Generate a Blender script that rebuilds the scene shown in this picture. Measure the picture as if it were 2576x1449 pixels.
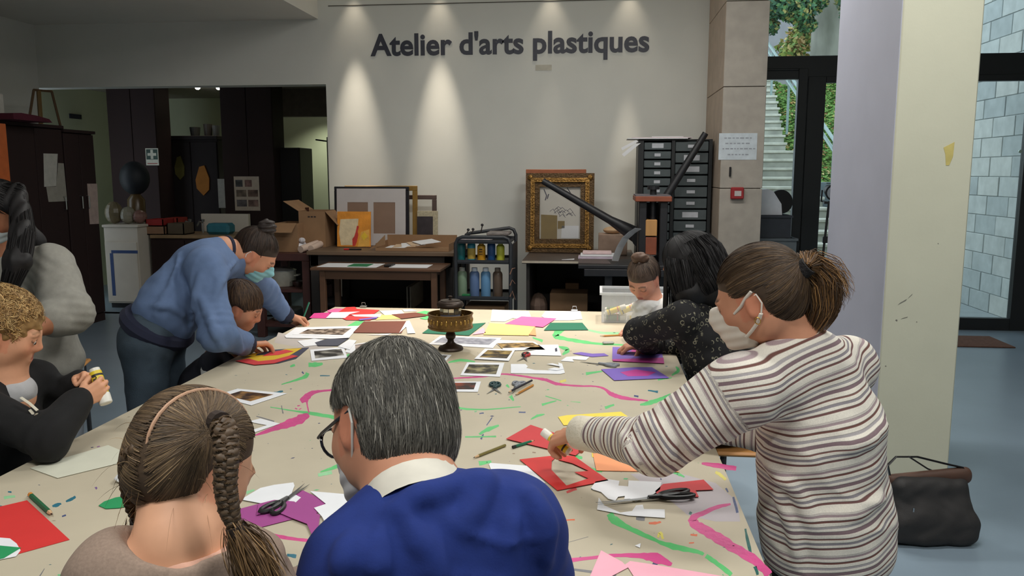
import bpy, math, random
import numpy as np
from mathutils import Vector, Matrix
random.seed(7); rng = np.random.default_rng(7)
sc = bpy.context.scene
for o in list(bpy.data.objects): bpy.data.objects.remove(o)
COL = sc.collection
# ---------------------------------------------------------------- camera
FPX, CAMH = 2030.0, 1.56
PITCH, YAW = math.radians(8.1), math.radians(6.1)
cam_d = bpy.data.cameras.new('camera'); cam = bpy.data.objects.new('camera', cam_d); COL.objects.link(cam)
cam_d.sensor_width = 36; cam_d.lens = FPX*36/2576; cam_d.clip_start = .05
cam.location = (0, 0, CAMH); cam.rotation_euler = (math.pi/2-PITCH, 0, YAW)
sc.camera = cam
# ---------------------------------------------------------------- view, sky, large lights
vs = sc.view_settings
vs.view_transform = 'Standard'; vs.look = 'None'; vs.gamma = 1; vs.use_curve_mapping = False
vs.exposure = 0.0
world = bpy.data.worlds.new('sky'); sc.world = world; world.use_nodes = True
bg = world.node_tree.nodes['Background']; bg.inputs[0].default_value = (.78, .90, 1.0, 1); bg.inputs[1].default_value = 1.9

def light(name, kind, loc, power, col, size=.1, size_y=None, aim=None, spot=60, blend=.5):
    d = bpy.data.lights.new(name, kind); d.energy = power; d.color = col
    if kind == 'AREA':
        d.size = size
        if size_y: d.shape = 'RECTANGLE'; d.size_y = size_y
    else: d.shadow_soft_size = size
    if kind == 'SPOT': d.spot_size = math.radians(spot); d.spot_blend = blend
    o = bpy.data.objects.new(name, d); COL.objects.link(o); o.location = loc
    a = Vector(aim) if aim else Vector((loc[0], loc[1], 0))
    o.rotation_euler = (a-Vector(loc)).to_track_quat('-Z', 'Y').to_euler()
    return o
ZC = 3.70                                   # ceiling height of the main room
PANELS = [(-1.1, .2, 50), (1.5, .2, 52), (1.2, 2.8, 42), (-1.0, 5.3, 34), (.7, 5.3, 34)]  # fluorescent ceiling panels; the far two are added to brighten the back wall
for (x, y, e) in PANELS:
    light('panel_light', 'AREA', (x, y, ZC-.05), e, (1.0, .985, .94), 1.2, .3)
TABLE_SPOTS = [(-1.3, 4.75), (-.45, 4.75), (.35, 4.75)]
for (x, y) in TABLE_SPOTS:
    light('table_downlight', 'SPOT', (x, y, ZC-.04), 190, (1.0, .87, .74), .05, aim=(x+.05, y-.35, 0), spot=46, blend=.9)
WALL_SPOTS = [(-2.50, 1.0, 1.1, 23), (-1.62, 1.0, 1.1, 23), (-.50, .12, .5, 20), (.27, .75, .55, 15)]
for (x, k, z, sp) in WALL_SPOTS:      # each lamp throws a tight streak and a faint scallop on the wall
    light('wall_downlight', 'SPOT', (x, 8.0, ZC-.05), 310*k, (1.0, .88, .72), .02, aim=(x, 8.30, z), spot=sp, blend=1)
    light('wall_downlight', 'SPOT', (x, 8.17, ZC-.2), 10, (1.0, .86, .68), .02, aim=(x, 8.30, 1.2), spot=60, blend=1)

# ---------------------------------------------------------------- pixel -> place helpers
_c, _s, _cy, _sy = math.cos(PITCH), math.sin(PITCH), math.cos(YAW), math.sin(YAW)
def ray(px, py):
    x = (px-1288)/FPX; y = -(py-724.5)/FPX
    d = (x, _c+y*_s, -_s+y*_c)
    return np.array([d[0]*_cy-d[1]*_sy, d[0]*_sy+d[1]*_cy, d[2]])
def onz(px, py, z):
    d = ray(px, py); t = (z-CAMH)/d[2]; return d*t+np.array([0, 0, CAMH])
def ony(px, py, Y):
    d = ray(px, py); return d*(Y/d[1])+np.array([0, 0, CAMH])
def onx(px, py, X):
    d = ray(px, py); return d*(X/d[0])+np.array([0, 0, CAMH])

# ---------------------------------------------------------------- materials
MATS = {}
def hx(r, g=None, b=None):
    f = lambda v: ((v/255)/12.92 if v/255 <= .04045 else ((v/255+.055)/1.055)**2.4)
    return (f(r), f(g), f(b))
def mat(name, col, rough=.6, var=.10, scale=18, bump=0, metal=0, bscale=None, stretch=None, spec=.5, emit=0, alpha=1, attr=None, sheen=0):
    """procedural material: base colour broken up by noise, optional bump, optional vertex colour attribute"""
    if name in MATS: return MATS[name]
    m = bpy.data.materials.new(name); m.use_nodes = True; nt = m.node_tree; N = nt.nodes; L = nt.links
    b = N['Principled BSDF']; b.inputs['Roughness'].default_value = rough; b.inputs['Metallic'].default_value = metal
    b.inputs['Specular IOR Level'].default_value = spec
    if sheen: b.inputs['Sheen Weight'].default_value = sheen
    tc = N.new('ShaderNodeTexCoord'); mp = N.new('ShaderNodeMapping'); L.new(tc.outputs['Object'], mp.inputs[0])
    if stretch: mp.inputs['Scale'].default_value = stretch
    nz = N.new('ShaderNodeTexNoise'); nz.inputs['Scale'].default_value = scale; nz.inputs['Detail'].default_value = 5
    L.new(mp.outputs[0], nz.inputs['Vector'])
    if attr:
        at = N.new('ShaderNodeVertexColor'); at.layer_name = attr
        mr = N.new('ShaderNodeMapRange'); mr.inputs['From Min'].default_value = .3; mr.inputs['From Max'].default_value = .7
        mr.inputs['To Min'].default_value = 1-var; mr.inputs['To Max'].default_value = 1+var; L.new(nz.outputs['Fac'], mr.inputs[0])
        mx = N.new('ShaderNodeVectorMath'); mx.operation = 'SCALE'; L.new(at.outputs[0], mx.inputs[0]); L.new(mr.outputs[0], mx.inputs['Scale'])
        L.new(mx.outputs[0], b.inputs['Base Color'])
    else:
        rp = N.new('ShaderNodeValToRGB'); rp.color_ramp.elements[0].position = .3; rp.color_ramp.elements[1].position = .7
        rp.color_ramp.elements[0].color = tuple(c*(1-var) for c in col)+(1,)
        rp.color_ramp.elements[1].color = tuple(min(1, c*(1+var)) for c in col)+(1,)
        L.new(nz.outputs['Fac'], rp.inputs[0]); L.new(rp.outputs[0], b.inputs['Base Color'])
        if emit:
            L.new(rp.outputs[0], b.inputs['Emission Color']); b.inputs['Emission Strength'].default_value = emit
    if alpha < 1: b.inputs['Alpha'].default_value = alpha
    if bump:
        n2 = N.new('ShaderNodeTexNoise'); n2.inputs['Scale'].default_value = bscale or scale*4; n2.inputs['Detail'].default_value = 4
        L.new(mp.outputs[0], n2.inputs['Vector'])
        bp = N.new('ShaderNodeBump'); bp.inputs['Strength'].default_value = bump; bp.inputs['Distance'].default_value = .01
        L.new(n2.outputs['Fac'], bp.inputs['Height']); L.new(bp.outputs[0], b.inputs['Normal'])
    MATS[name] = m; return m
def glassmat(name, tint=(1, 1, 1), gloss=.06, rough=0.0):
    if name in MATS: return MATS[name]
    m = bpy.data.materials.new(name); m.use_nodes = True; nt = m.node_tree; N = nt.nodes; L = nt.links
    N.remove(N['Principled BSDF']); out = N['Material Output']
    t = N.new('ShaderNodeBsdfTransparent'); t.inputs[0].default_value = tint+(1,)
    g = N.new('ShaderNodeBsdfGlossy'); g.inputs['Roughness'].default_value = rough
    lw = N.new('ShaderNodeLayerWeight'); lw.inputs[0].default_value = .25
    mr = N.new('ShaderNodeMapRange'); mr.inputs['To Min'].default_value = gloss; mr.inputs['To Max'].default_value = .6; L.new(lw.outputs['Fresnel'], mr.inputs[0])
    mx = N.new('ShaderNodeMixShader'); L.new(mr.outputs[0], mx.inputs[0]); L.new(t.outputs[0], mx.inputs[1]); L.new(g.outputs[0], mx.inputs[2])
    L.new(mx.outputs[0], out.inputs[0]); MATS[name] = m; return m
def milky(name, col, a):            # frosted clear plastic
    return mat(name, col, rough=.25, var=.03, alpha=a)

# ---------------------------------------------------------------- mesh builder
class MB:
    def __init__(s): s.v = []; s.f = []
    def add(s, v, f):
        o = len(s.v); s.v += [tuple(map(float, p)) for p in v]; s.f += [tuple(i+o for i in q) for q in f]; return s
    def box(s, lo, hi, ch=0, M=None):
        lo = list(lo); hi = list(hi)
        for i in range(3):
            if lo[i] > hi[i]: lo[i], hi[i] = hi[i], lo[i]
        ch = min(ch, .45*min(hi[i]-lo[i] for i in range(3)))
        if ch <= 0:
            v = [(x, y, z) for z in (lo[2], hi[2]) for y in (lo[1], hi[1]) for x in (lo[0], hi[0])]
            f = [(0, 2, 3, 1), (4, 5, 7, 6), (0, 1, 5, 4), (2, 6, 7, 3), (0, 4, 6, 2), (1, 3, 7, 5)]
        else:
            v = []; f = []; idx = {}
            for sx in (0, 1):
                for sy in (0, 1):
                    for sz in (0, 1):
                        c = [(lo, hi)[t][i] for i, t in enumerate((sx, sy, sz))]
                        for a in range(3):
                            p = list(c)
                            for b2 in range(3):
                                if b2 != a: p[b2] += ch if (sx, sy, sz)[b2] == 0 else -ch
                            idx[(sx, sy, sz, a)] = len(v); v.append(p)
            def q(keys):
                ks = [idx[k] for k in keys]
                P = [np.array(v[k]) for k in ks]; n = np.cross(P[1]-P[0], P[2]-P[0]); cc = sum(P)/len(P)-(np.array(lo)+np.array(hi))/2
                f.append(tuple(ks) if n.dot(cc) > 0 else tuple(ks[::-1]))
            for a in range(3):
                o = [i for i in range(3) if i != a]
                for t in (0, 1):
                    ks = []
                    for u, w in ((0, 0), (1, 0), (1, 1), (0, 1)):
                        k = [0, 0, 0]; k[a] = t; k[o[0]] = u; k[o[1]] = w; ks.append((*k, a))
                    q(ks)
                for u in (0, 1):
                    for w in (0, 1):
                        k0 = [0, 0, 0]; k0[o[0]] = u; k0[o[1]] = w; k1 = list(k0); k1[a] = 1
                        q([(*k0, o[0]), (*k1, o[0]), (*k1, o[1]), (*k0, o[1])])
            for sx in (0, 1):
                for sy in (0, 1):
                    for sz in (0, 1): q([(sx, sy, sz, 0), (sx, sy, sz, 1), (sx, sy, sz, 2)])
        if M is not None: v = [tuple(M @ Vector(p)) for p in v]
        return s.add(v, f)
    def prism(s, poly, h, M=None, z0=0.0):
        """poly: 2d outline (x,y) extruded z0..z0+h; M maps to the world"""
        n = len(poly); A = sum(poly[i][0]*poly[(i+1) % n][1]-poly[(i+1) % n][0]*poly[i][1] for i in range(n))
        if A < 0: poly = poly[::-1]
        v = [(p[0], p[1], z0) for p in poly]+[(p[0], p[1], z0+h) for p in poly]
        f = [tuple(range(n))[::-1], tuple(range(n, 2*n))]+[(i, (i+1) % n, n+(i+1) % n, n+i) for i in range(n)]
        if M is not None: v = [tuple(M @ Vector(p)) for p in v]
        return s.add(v, f)
    def lathe(s, prof, c=(0, 0, 0), n=24, M=None, cap=True):
        """prof: [(r,z)...] turned round z"""
        v = []; f = []
        for r, z in prof:
            for i in range(n):
                a = 2*math.pi*i/n; v.append((c[0]+r*math.cos(a), c[1]+r*math.sin(a), c[2]+z))
        for j in range(len(prof)-1):
            for i in range(n):
                k = (i+1) % n; f.append((j*n+i, j*n+k, (j+1)*n+k, (j+1)*n+i))
        if cap:
            f.append(tuple(range(n))[::-1]); m = (len(prof)-1)*n; f.append(tuple(range(m, m+n)))
        if M is not None: v = [tuple(M @ Vector(p)) for p in v]
        return s.add(v, f)
    def tube(s, pts, r, n=8, cap=True, flat=1.0, up=None):
        P = [np.array(p, float) for p in pts]; m = len(P); R = r if hasattr(r, '__len__') else [r]*m
        v = []; f = []; prev = None
        for j in range(m):
            t = P[min(j+1, m-1)]-P[max(j-1, 0)]; t = t/(np.linalg.norm(t)+1e-9)
            if up is not None: a = np.array(up, float)
            elif prev is None: a = np.array([0, 0, 1.]) if abs(t[2]) < .9 else np.array([1., 0, 0])
            else: a = prev
            a = a-t*a.dot(t); a /= (np.linalg.norm(a)+1e-9); b = np.cross(t, a); prev = a
            for i in range(n):
                w = 2*math.pi*i/n; v.append(P[j]+R[j]*(b*math.cos(w)+a*flat*math.sin(w)))
        for j in range(m-1):
            for i in range(n):
                k = (i+1) % n; f.append((j*n+i, j*n+k, (j+1)*n+k, (j+1)*n+i))
        if cap: f.append(tuple(range(n))[::-1]); f.append(tuple(range((m-1)*n, m*n)))
        return s.add(v, f)
    def sphere(s, c, r, n=12, m=8):
        r = r if hasattr(r, '__len__') else (r, r, r)
        prof = [(math.sin(math.pi*j/m), -math.cos(math.pi*j/m)) for j in range(m+1)]
        v = []; f = []
        for a, z in prof:
            for i in range(n):
                w = 2*math.pi*i/n; v.append((c[0]+r[0]*a*math.cos(w), c[1]+r[1]*a*math.sin(w), c[2]+r[2]*z))
        for j in range(m):
            for i in range(n):
                k = (i+1) % n; f.append((j*n+i, j*n+k, (j+1)*n+k, (j+1)*n+i))
        return s.add(v, f)

def root_of(p):
    while p.parent: p = p.parent
    return p
def mesh_obj(name, v, f, m, parent=None, smooth=False, attrs=None):
    me = bpy.data.meshes.new(name)
    off = np.array(root_of(parent).location) if parent else np.zeros(3)
    v = np.asarray(v, float)-off
    if isinstance(f, np.ndarray):
        n, k = f.shape; me.vertices.add(len(v)); me.vertices.foreach_set('co', v.ravel().astype(np.float32))
        me.loops.add(n*k); me.loops.foreach_set('vertex_index', f.ravel().astype(np.int32))
        me.polygons.add(n); me.polygons.foreach_set('loop_start', (np.arange(n)*k).astype(np.int32)); me.update(calc_edges=True)
    else: me.from_pydata([tuple(p) for p in v], [], f); me.update()
    if smooth: me.polygons.foreach_set('use_smooth', [True]*len(me.polygons))
    for an, (dt, arr) in (attrs or {}).items():
        a = me.attributes.new(an, dt, 'POINT')
        if dt == 'FLOAT': a.data.foreach_set('value', np.asarray(arr, np.float32).ravel())
        else: a.data.foreach_set('color', np.asarray(arr, np.float32).ravel())
    if m: me.materials.append(m)
    o = bpy.data.objects.new(name, me); COL.objects.link(o)
    if parent: o.parent = parent
    return o
def part(name, mb, m, parent=None, label=None, smooth=False):
    o = mesh_obj(name, mb.v, mb.f, m, parent, smooth)
    if smooth:
        try: o.data.set_sharp_from_angle(angle=math.radians(38))
        except Exception: pass
    if label: o['label'] = label
    return o
def tag(o, label, cat, group=None):
    o['label'] = label; o['category'] = cat
    if group: o['group'] = group
    return o
def thing(name, label, cat, loc=(0, 0, 0), group=None):
    o = bpy.data.objects.new(name, None); COL.objects.link(o); o.location = loc; o.empty_display_size = .1
    return tag(o, label, cat, group)
def solo(name, mb, m, label, cat, group=None, smooth=False):
    c = np.array(mb.v).mean(0); z = np.array(mb.v)[:, 2].min()
    o = part(name, mb, m, None, smooth=smooth)
    off = Vector((c[0], c[1], z)); o.data.transform(Matrix.Translation(-off)); o.location = off
    return tag(o, label, cat, group)
def struct(name, mb, m, parent=None, smooth=False):
    o = part(name, mb, m, parent, smooth=smooth)
    if not parent: o['kind'] = 'structure'
    return o
def dup(root, loc, label=None, group=None, rotz=None):
    r = root.copy(); COL.objects.link(r); r.location = loc
    if rotz is not None: r.rotation_euler = (0, 0, rotz)
    if label: r['label'] = label
    if group: r['group'] = group
    for ch in list(root.children):
        c = ch.copy(); COL.objects.link(c); c.parent = r
        for g in ch.children:
            d = g.copy(); COL.objects.link(d); d.parent = c
    return r
def rotm(loc, x=0, y=0, z=0):
    return Matrix.Translation(Vector(loc)) @ Matrix.Rotation(math.radians(z), 4, 'Z') @ Matrix.Rotation(math.radians(y), 4, 'Y') @ Matrix.Rotation(math.radians(x), 4, 'X')
def text_mesh(txt, size, M, ext=.002, offset=0.0, xs=1.0, align='LEFT'):
    cu = bpy.data.curves.new('txt', 'FONT'); cu.body = txt; cu.size = size; cu.extrude = ext; cu.offset = offset; cu.align_x = align; cu.resolution_u = 4
    o = bpy.data.objects.new('txt', cu); COL.objects.link(o)
    me = bpy.data.meshes.new_from_object(o.evaluated_get(bpy.context.evaluated_depsgraph_get()))
    mb = MB(); mb.add([tuple(M @ Vector((v.co.x*xs, v.co.y, v.co.z))) for v in me.vertices], [tuple(p.vertices) for p in me.polygons])
    bpy.data.objects.remove(o); bpy.data.curves.remove(cu); bpy.data.meshes.remove(me)
    return mb
FACE_CAM = Matrix(((1, 0, 0, 0), (0, 0, -1, 0), (0, 1, 0, 0), (0, 0, 0, 1)))   # local xy -> world xz, facing -Y
# ================================================================ THE SETTING
YB = 8.30       # back wall
M_wall = mat('wall_paint', hx(212, 212, 205), .85, .025, 3, bump=.03, bscale=120)
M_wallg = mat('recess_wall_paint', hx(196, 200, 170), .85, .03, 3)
M_ceil = mat('ceiling_paint', hx(220, 216, 206), .9, .02, 3)
M_floor = mat('floor_resin', hx(132, 149, 163), .30, .07, 2.2, bump=.02, bscale=60)
M_stone = mat('limestone', hx(186, 168, 150), .7, .10, 9, bump=.06, bscale=90)
M_joint = mat('stone_joint', hx(96, 84, 74), .9)
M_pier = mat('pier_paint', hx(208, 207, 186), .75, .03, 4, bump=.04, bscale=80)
M_brown = mat('dark_red_lacquer', hx(38, 19, 18), .8, .12, 6, stretch=(1, 1, .15))
M_black = mat('black_metal_frame', hx(24, 26, 28), .45, .1, 10)

struct('floor', MB().box((-6.2, -3.6, -.1), (6.4, 8.5, 0)).box((-6.9, 8.4, -.1), (-2.2, 12.1, 0)), M_floor)
XO = ony(820, 214, YB)[0]; ZL = ony(600, 214.5, YB)[2]
# back wall with the opening to the scullery on its left
struct('wall_back', MB().box((XO, YB, 0), (1.08, YB+.2, ZC)), M_wall)
struct('wall_back_lintel', MB().box((-6.9, YB, ZL), (XO, YB+.2, ZC)), M_wall)
struct('wall_left', MB().box((-6.15, -3.6, 0), (-6.0, YB, ZC)), M_wall)
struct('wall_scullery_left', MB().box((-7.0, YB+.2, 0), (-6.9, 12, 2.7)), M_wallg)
struct('wall_rear', MB().box((-6.15, -3.75, 0), (6.4, -3.6, ZC)), M_wall)
struct('wall_right', MB().box((6.4, -3.75, 0), (6.55, 8.4, ZC)), M_wall)
struct('ceiling', MB().box((-6.15, -3.75, ZC), (6.55, 8.65, ZC+.15)), M_ceil)
struct('ceiling_bulkhead', MB().box((-6.0, -3.6, ony(800, 48, YB)[2]), (ony(800, 48, YB)[0], YB, ZC)), M_ceil)
zt = ony(1100, 9, YB)[2]
struct('trim_1', MB().box((XO+.05, YB-.004, zt-.004), (1.05, YB, zt+.004)), mat('shadow_gap', hx(90, 84, 76), .9))
# scullery behind the opening
ZS = 2.68
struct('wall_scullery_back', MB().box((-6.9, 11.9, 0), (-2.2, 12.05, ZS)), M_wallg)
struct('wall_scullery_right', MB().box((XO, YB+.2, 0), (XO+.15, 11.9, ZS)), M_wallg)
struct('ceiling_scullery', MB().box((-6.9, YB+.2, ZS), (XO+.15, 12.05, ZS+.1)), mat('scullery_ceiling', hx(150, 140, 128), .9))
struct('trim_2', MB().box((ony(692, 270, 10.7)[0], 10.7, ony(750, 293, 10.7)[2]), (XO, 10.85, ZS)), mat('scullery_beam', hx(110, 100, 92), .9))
# two lacquered piers in the scullery, each of boards
for i, (pa, pb) in enumerate(((271, 390), (553, 682))):
    xa, xb = ony(pa+8, 400, 10.0)[0], ony(pb+8, 400, 10.0)[0]
    p = struct('wall_pier_%d' % (i+1), MB().box((xa, 10.0, 0), (xb, 10.35, ZS)), M_brown)
    for k in range(2):
        w = (xb-xa)/2
        struct('board', MB().box((xa+k*w+.004, 9.985, .0), (xa+(k+1)*w-.004, 10.0, ZS-.02), .003), M_brown, p)
# recessed downlights
def downlight(x, y, z, label, glow, em=8):
    t = thing('downlight', label, 'downlight', (x, y, z), 'recessed ceiling downlights')
    part('trim_ring', MB().lathe([(.035, -.001), (.052, -.006), (.055, 0), (.055, .01), (.035, .01)], (x, y, z), 20, cap=False), mat('chrome_ring', hx(190, 190, 190), .3, metal=1), t, smooth=True)
    part('lens', MB().lathe([(.0, -.028), (.014, -.026), (.026, -.018), (.033, -.004), (.034, .012), (0, .012)], (x, y, z), 16, cap=False), mat(glow, (1, .9, .75), emit=em), t)
scl = []
for px, py, lb in ((497, 219.5, 'lit recessed downlight in the scullery ceiling, leftmost of three'), (550, 220, 'lit recessed downlight beside the dark scullery pier'), (697, 231, 'lit recessed downlight right of the dark scullery pier')):
    P = onz(px, py, ZS); downlight(P[0], P[1], ZS-.003, lb, 'lamp_glow', 22); scl.append(P)
light('scullery_downlight', 'SPOT', (-3.95, 11.35, ZS-.05), 46, (.95, 1, .84), .03, spot=120, blend=.8); downlight(-3.95, 11.35, ZS-.003, 'unseen downlight added behind the scullery beam', 'lamp_glow')  # unseen lamp and fitting added behind the beam to brighten the far wall
for P in scl: light('scullery_downlight', 'SPOT', (P[0], P[1], ZS-.03), 5, (1, .86, .66), .03, spot=100, blend=.8)
for i, (x, k, z, sp) in enumerate(WALL_SPOTS): downlight(x, 8.1, ZC-.003, 'recessed wall-washing downlight above the back wall, number %s from the left' % ('one', 'two', 'three', 'four')[i], 'lamp_glow')
for i, (x, y) in enumerate(TABLE_SPOTS): downlight(x, y, ZC-.003, 'recessed downlight above the far end of the table, %s of three' % ('leftmost', 'middle one', 'rightmost')[i], 'lamp_glow')
for i, (x, y, e) in enumerate(PANELS):
    t = thing('ceiling_panel_light', 'long fluorescent ceiling panel %s' % ('over the left near corner of the room', 'over the right near corner of the room', 'over the right side of the table', 'added over the far left of the table', 'added over the far right of the table')[i], 'ceiling light', (x, y, ZC), 'fluorescent ceiling panels')
    part('housing', MB().box((x-.63, y-.18, ZC-.04), (x+.63, y-.155, ZC)).box((x-.63, y+.155, ZC-.04), (x+.63, y+.18, ZC)).box((x-.63, y-.155, ZC-.04), (x-.605, y+.155, ZC)).box((x+.605, y-.155, ZC-.04), (x+.63, y+.155, ZC)), mat('white_enamel', hx(230, 230, 228), .4), t)
    part('diffuser', MB().box((x-.6, y-.15, ZC-.035), (x+.6, y+.15, ZC-.02)), mat('diffuser_glow', (1, .97, .9), emit=2), t)
# stone clad wall end right of the back wall
SY0, SY1 = 7.22, 8.44; SX0, SX1 = ony(1813, 500, SY0)[0], ony(1912, 500, SY0)[0]
wp = struct('wall_pier_stone', MB().box((SX0, SY0, 0), (SX1, SY1, ZC)), M_joint)
zj = [ony(1850, y, SY0-.012)[2] for y in (2, 218, 474)]
zz = [ZC-.005]+zj+[zj[-1]-.8, 0.01]
for a, b in zip(zz[:-1], zz[1:]):
    struct('stone_slab', MB().box((SX0-.012, SY0-.012, b+.003), (SX1+.012, SY0, a-.003), .003), mat('limestone_shaded', hx(166, 158, 148), .75, .10, 9, bump=.06, bscale=90), wp)  # front slabs greyer than the side: its shade is put into the colour
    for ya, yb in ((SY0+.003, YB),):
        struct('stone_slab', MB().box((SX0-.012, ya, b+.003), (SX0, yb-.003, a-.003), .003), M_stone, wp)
# painted pier, right foreground
PX0, PX1, PY0, PY1 = 1.343, 1.69, 3.92, 4.90
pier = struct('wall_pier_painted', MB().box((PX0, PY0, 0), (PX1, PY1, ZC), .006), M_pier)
struct('pier_side_daylight', MB().box((PX0-.004, PY0+.004, 0), (PX0, PY1-.004, ZC)), mat('pier_daylight_tint', hx(176, 178, 192), .75, .03, 4), pier)  # bluish grey coat stands in for cool daylight on the left face
# marks on the pier: tape remains, scuffs
q = ony(2385, 388, PY0-.0008)
part('tape_scrap', MB().prism([(-.022, .03), (.024, .055), (.022, -.01), (.008, -.05), (-.006, -.05), (-.012, 0)], .0008, Matrix.Translation((q[0], PY0-.0008, q[2])) @ FACE_CAM), mat('yellow_tape', hx(206, 190, 116), .6), pier, 'scrap of yellowed tape')
for (px, py, w, h, a) in ((2270, 760, .05, .006, 35), (2255, 806, .010, .010, 0), (2275, 800, .035, .004, 20), (2360, 613, .005, .005, 0), (2228, 921, .007, .006, 0), (2290, 745, .03, .003, 50), (2306, 810, .006, .005, 0)):
    q = ony(px, py, PY0-.0005)
    part('scuff_mark', MB().prism([(-w/2, 0), (-w/5, h/2), (w/2, h/4), (w/3, -h/2)], .0004, Matrix.Translation((q[0], PY0-.0005, q[2])) @ FACE_CAM @ Matrix.Rotation(math.radians(a), 4, 'Z')), mat('scuff_grey', hx(120, 118, 110), .8), pier)

# ---------------------------------------------------------------- glazed front
YG = 8.42
M_glass = glassmat('window_glass', (.93, .97, .96), .03)
gl = struct('window_1', MB().box((SX1, YG, 2.48), (4.9, YG+.09, 2.70), .004).box((SX1, YG, 3.28), (6.4, YG+.09, ZC)).box((4.82, YG, 0), (4.90, YG+.09, ZC)), M_black)
def frame(name, x0, x1, z0, z1, w0, w1, wb, wt, hand=None):
    part(name, MB().box((x0, YG-.01, z0), (x0+w0, YG+.07, z1), .004).box((x1-w1, YG-.01, z0), (x1, YG+.07, z1), .004).box((x0+w0, YG-.01, z1-wt), (x1-w1, YG+.07, z1), .004).box((x0+w0, YG-.01, z0), (x1-w1, YG+.07, z0+wb), .004), M_black, gl)
    part('pane', MB().box((x0+w0, YG+.03, z0+wb), (x1-w1, YG+.04, z1-wt)), M_glass, gl)
frame('side_light_frame', SX1, 2.03, 0, 2.58, .06, .09, .12, .02)
part('side_light_head', MB().box((SX1, YG-.012, 2.46), (1.30, YG+.07, 2.58)), M_black, gl)
frame('door_leaf_frame', 2.035, 3.0, 0, 2.5, .17, .09, .12, .06)
frame('door_leaf_frame', 3.005, 4.42, 0, 2.5, .09, .32, .12, .06)
frame('fixed_light_frame', 4.42, 4.82, 0, 2.5, .05, .05, .12, .06)
part('pane', MB().box((SX1, YG+.03, 2.70), (4.82, YG+.04, 3.28)), M_glass, gl)
part('door_lock', MB().lathe([(0, 0), (.016, 0), (.016, .012), (0, .012)], (0, 0, 0), 14, Matrix.Translation(ony(2566, 381, YG-.012)) @ Matrix.Rotation(math.pi/2, 4, 'X')), mat('lock_steel', hx(170, 190, 180), .3, metal=1), gl)
struct('wall_facade_right', MB().box((4.9, YG, 0), (6.55, YG+.2, ZC)), M_wall)
# ---------------------------------------------------------------- outdoors
M_conc = mat('weathered_concrete', hx(168, 168, 158), .9, .22, 5, bump=.1, bscale=30)
M_grass = mat('grass', hx(92, 128, 52), .95, .3, 6, bump=.6, bscale=40)
struct('ground_terrace', MB().box((-2.2, 8.45, -.12), (9, 26, -.02)), mat('terrace_paving', hx(150, 158, 160), .8, .12, 4))
st = struct('steps_garden', MB().box((.8, 10.3, -.02), (3.40, 20.2, .02)), M_conc)
nst = 27
for i in range(nst):
    y = 10.35+.36*i; x1 = 3.42 if i < 14 else 3.42-.0*i+.02*(i-14)
    if i >= 13: x1 = 3.30+.045*(i-13)
    part('step', MB().box((.8, y, max(-.02, .15*i-.5)), (x1, y+.40, .15*(i+1)-.045), .01), M_conc, st)
    part('step_nosing', MB().box((.8, y-.03, .15*(i+1)-.045), (x1+.02, y+.40, .15*(i+1)), .008), mat('step_nosing', hx(196, 194, 182), .85, .2, 7), st)
# lawn bank beside the steps, a bumpy sloping mesh
nx, ny = 30, 70; gx = np.linspace(3.3, 9.0, nx); gy = np.linspace(13.4, 27, ny); v = []; f = []
for j in range(ny):
    for i in range(nx):
        z = .42*(min(gy[j], 19.8)-10.9)+.03*max(0, gy[j]-19.8)+.10*math.sin(gx[i]*2.1+gy[j])+.06*math.sin(3.1*gy[j]-gx[i]*4)+rng.normal(0, .015)+max(0, gx[i]-4.3)*.05
        v.append((gx[i], gy[j], z-.12))
for j in range(ny-1):
    for i in range(nx-1): a = j*nx+i; f.append((a, a+1, a+nx+1, a+nx))
o = mesh_obj('lawn_bank', v, f, M_grass, smooth=True); o['kind'] = 'structure'
struct('wall_garden_low', MB().box((3.45, 13.2, -.02), (4.9, 13.4, 1.42), .01), mat('dark_coping', hx(120, 132, 138), .85, .15, 6))
# fallen leaves, grass blades: nobody could count them
def scatter(name, n, cols, label, cat, fn, size):
    V = []; F = []; C = []
    for i in range(n):
        p, nn = fn(); s = size*random.uniform(.6, 1.4); a = random.uniform(0, 6.28)
        t = np.array([math.cos(a), math.sin(a), random.uniform(-.5, .7)]); b = np.cross(nn, t); b /= np.linalg.norm(b)+1e-6
        k = len(V); V += [p-t*s, p+b*s*.5+nn*s*.25, p+t*s, p-b*s*.5+nn*s*.1]; F.append((k, k+1, k+2, k+3)); c = random.choice(cols); C += [c+(1,)]*4
    o = mesh_obj(name, V, np.array(F), mat(name+'_mat', (1, 1, 1), .8, .15, 30, attr='col'), attrs={'col': ('FLOAT_COLOR', C)})
    o['kind'] = 'stuff'; o['label'] = label; o['category'] = cat
def bank():
    x = random.uniform(3.4, 6.0); y = random.uniform(13.75, 19.7); z = .42*(y-10.9)+.10*math.sin(x*2.1+y)+.06*math.sin(3.1*y-x*4)+max(0, x-4.3)*.05-.10
    return np.array([x, y, z]), np.array([0, -.4, .9])
scatter('fallen_leaves', 1300, [hx(196, 160, 96), hx(170, 120, 70), hx(214, 186, 130), hx(140, 96, 60)], 'dry tan autumn leaves scattered over the green lawn bank', 'leaves', bank, .05)
scatter('grass_blades', 9000, [hx(104, 146, 62), hx(126, 166, 80), hx(86, 126, 54)], 'green grass growing on the bank beside the garden steps', 'grass', bank, .045)
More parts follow.
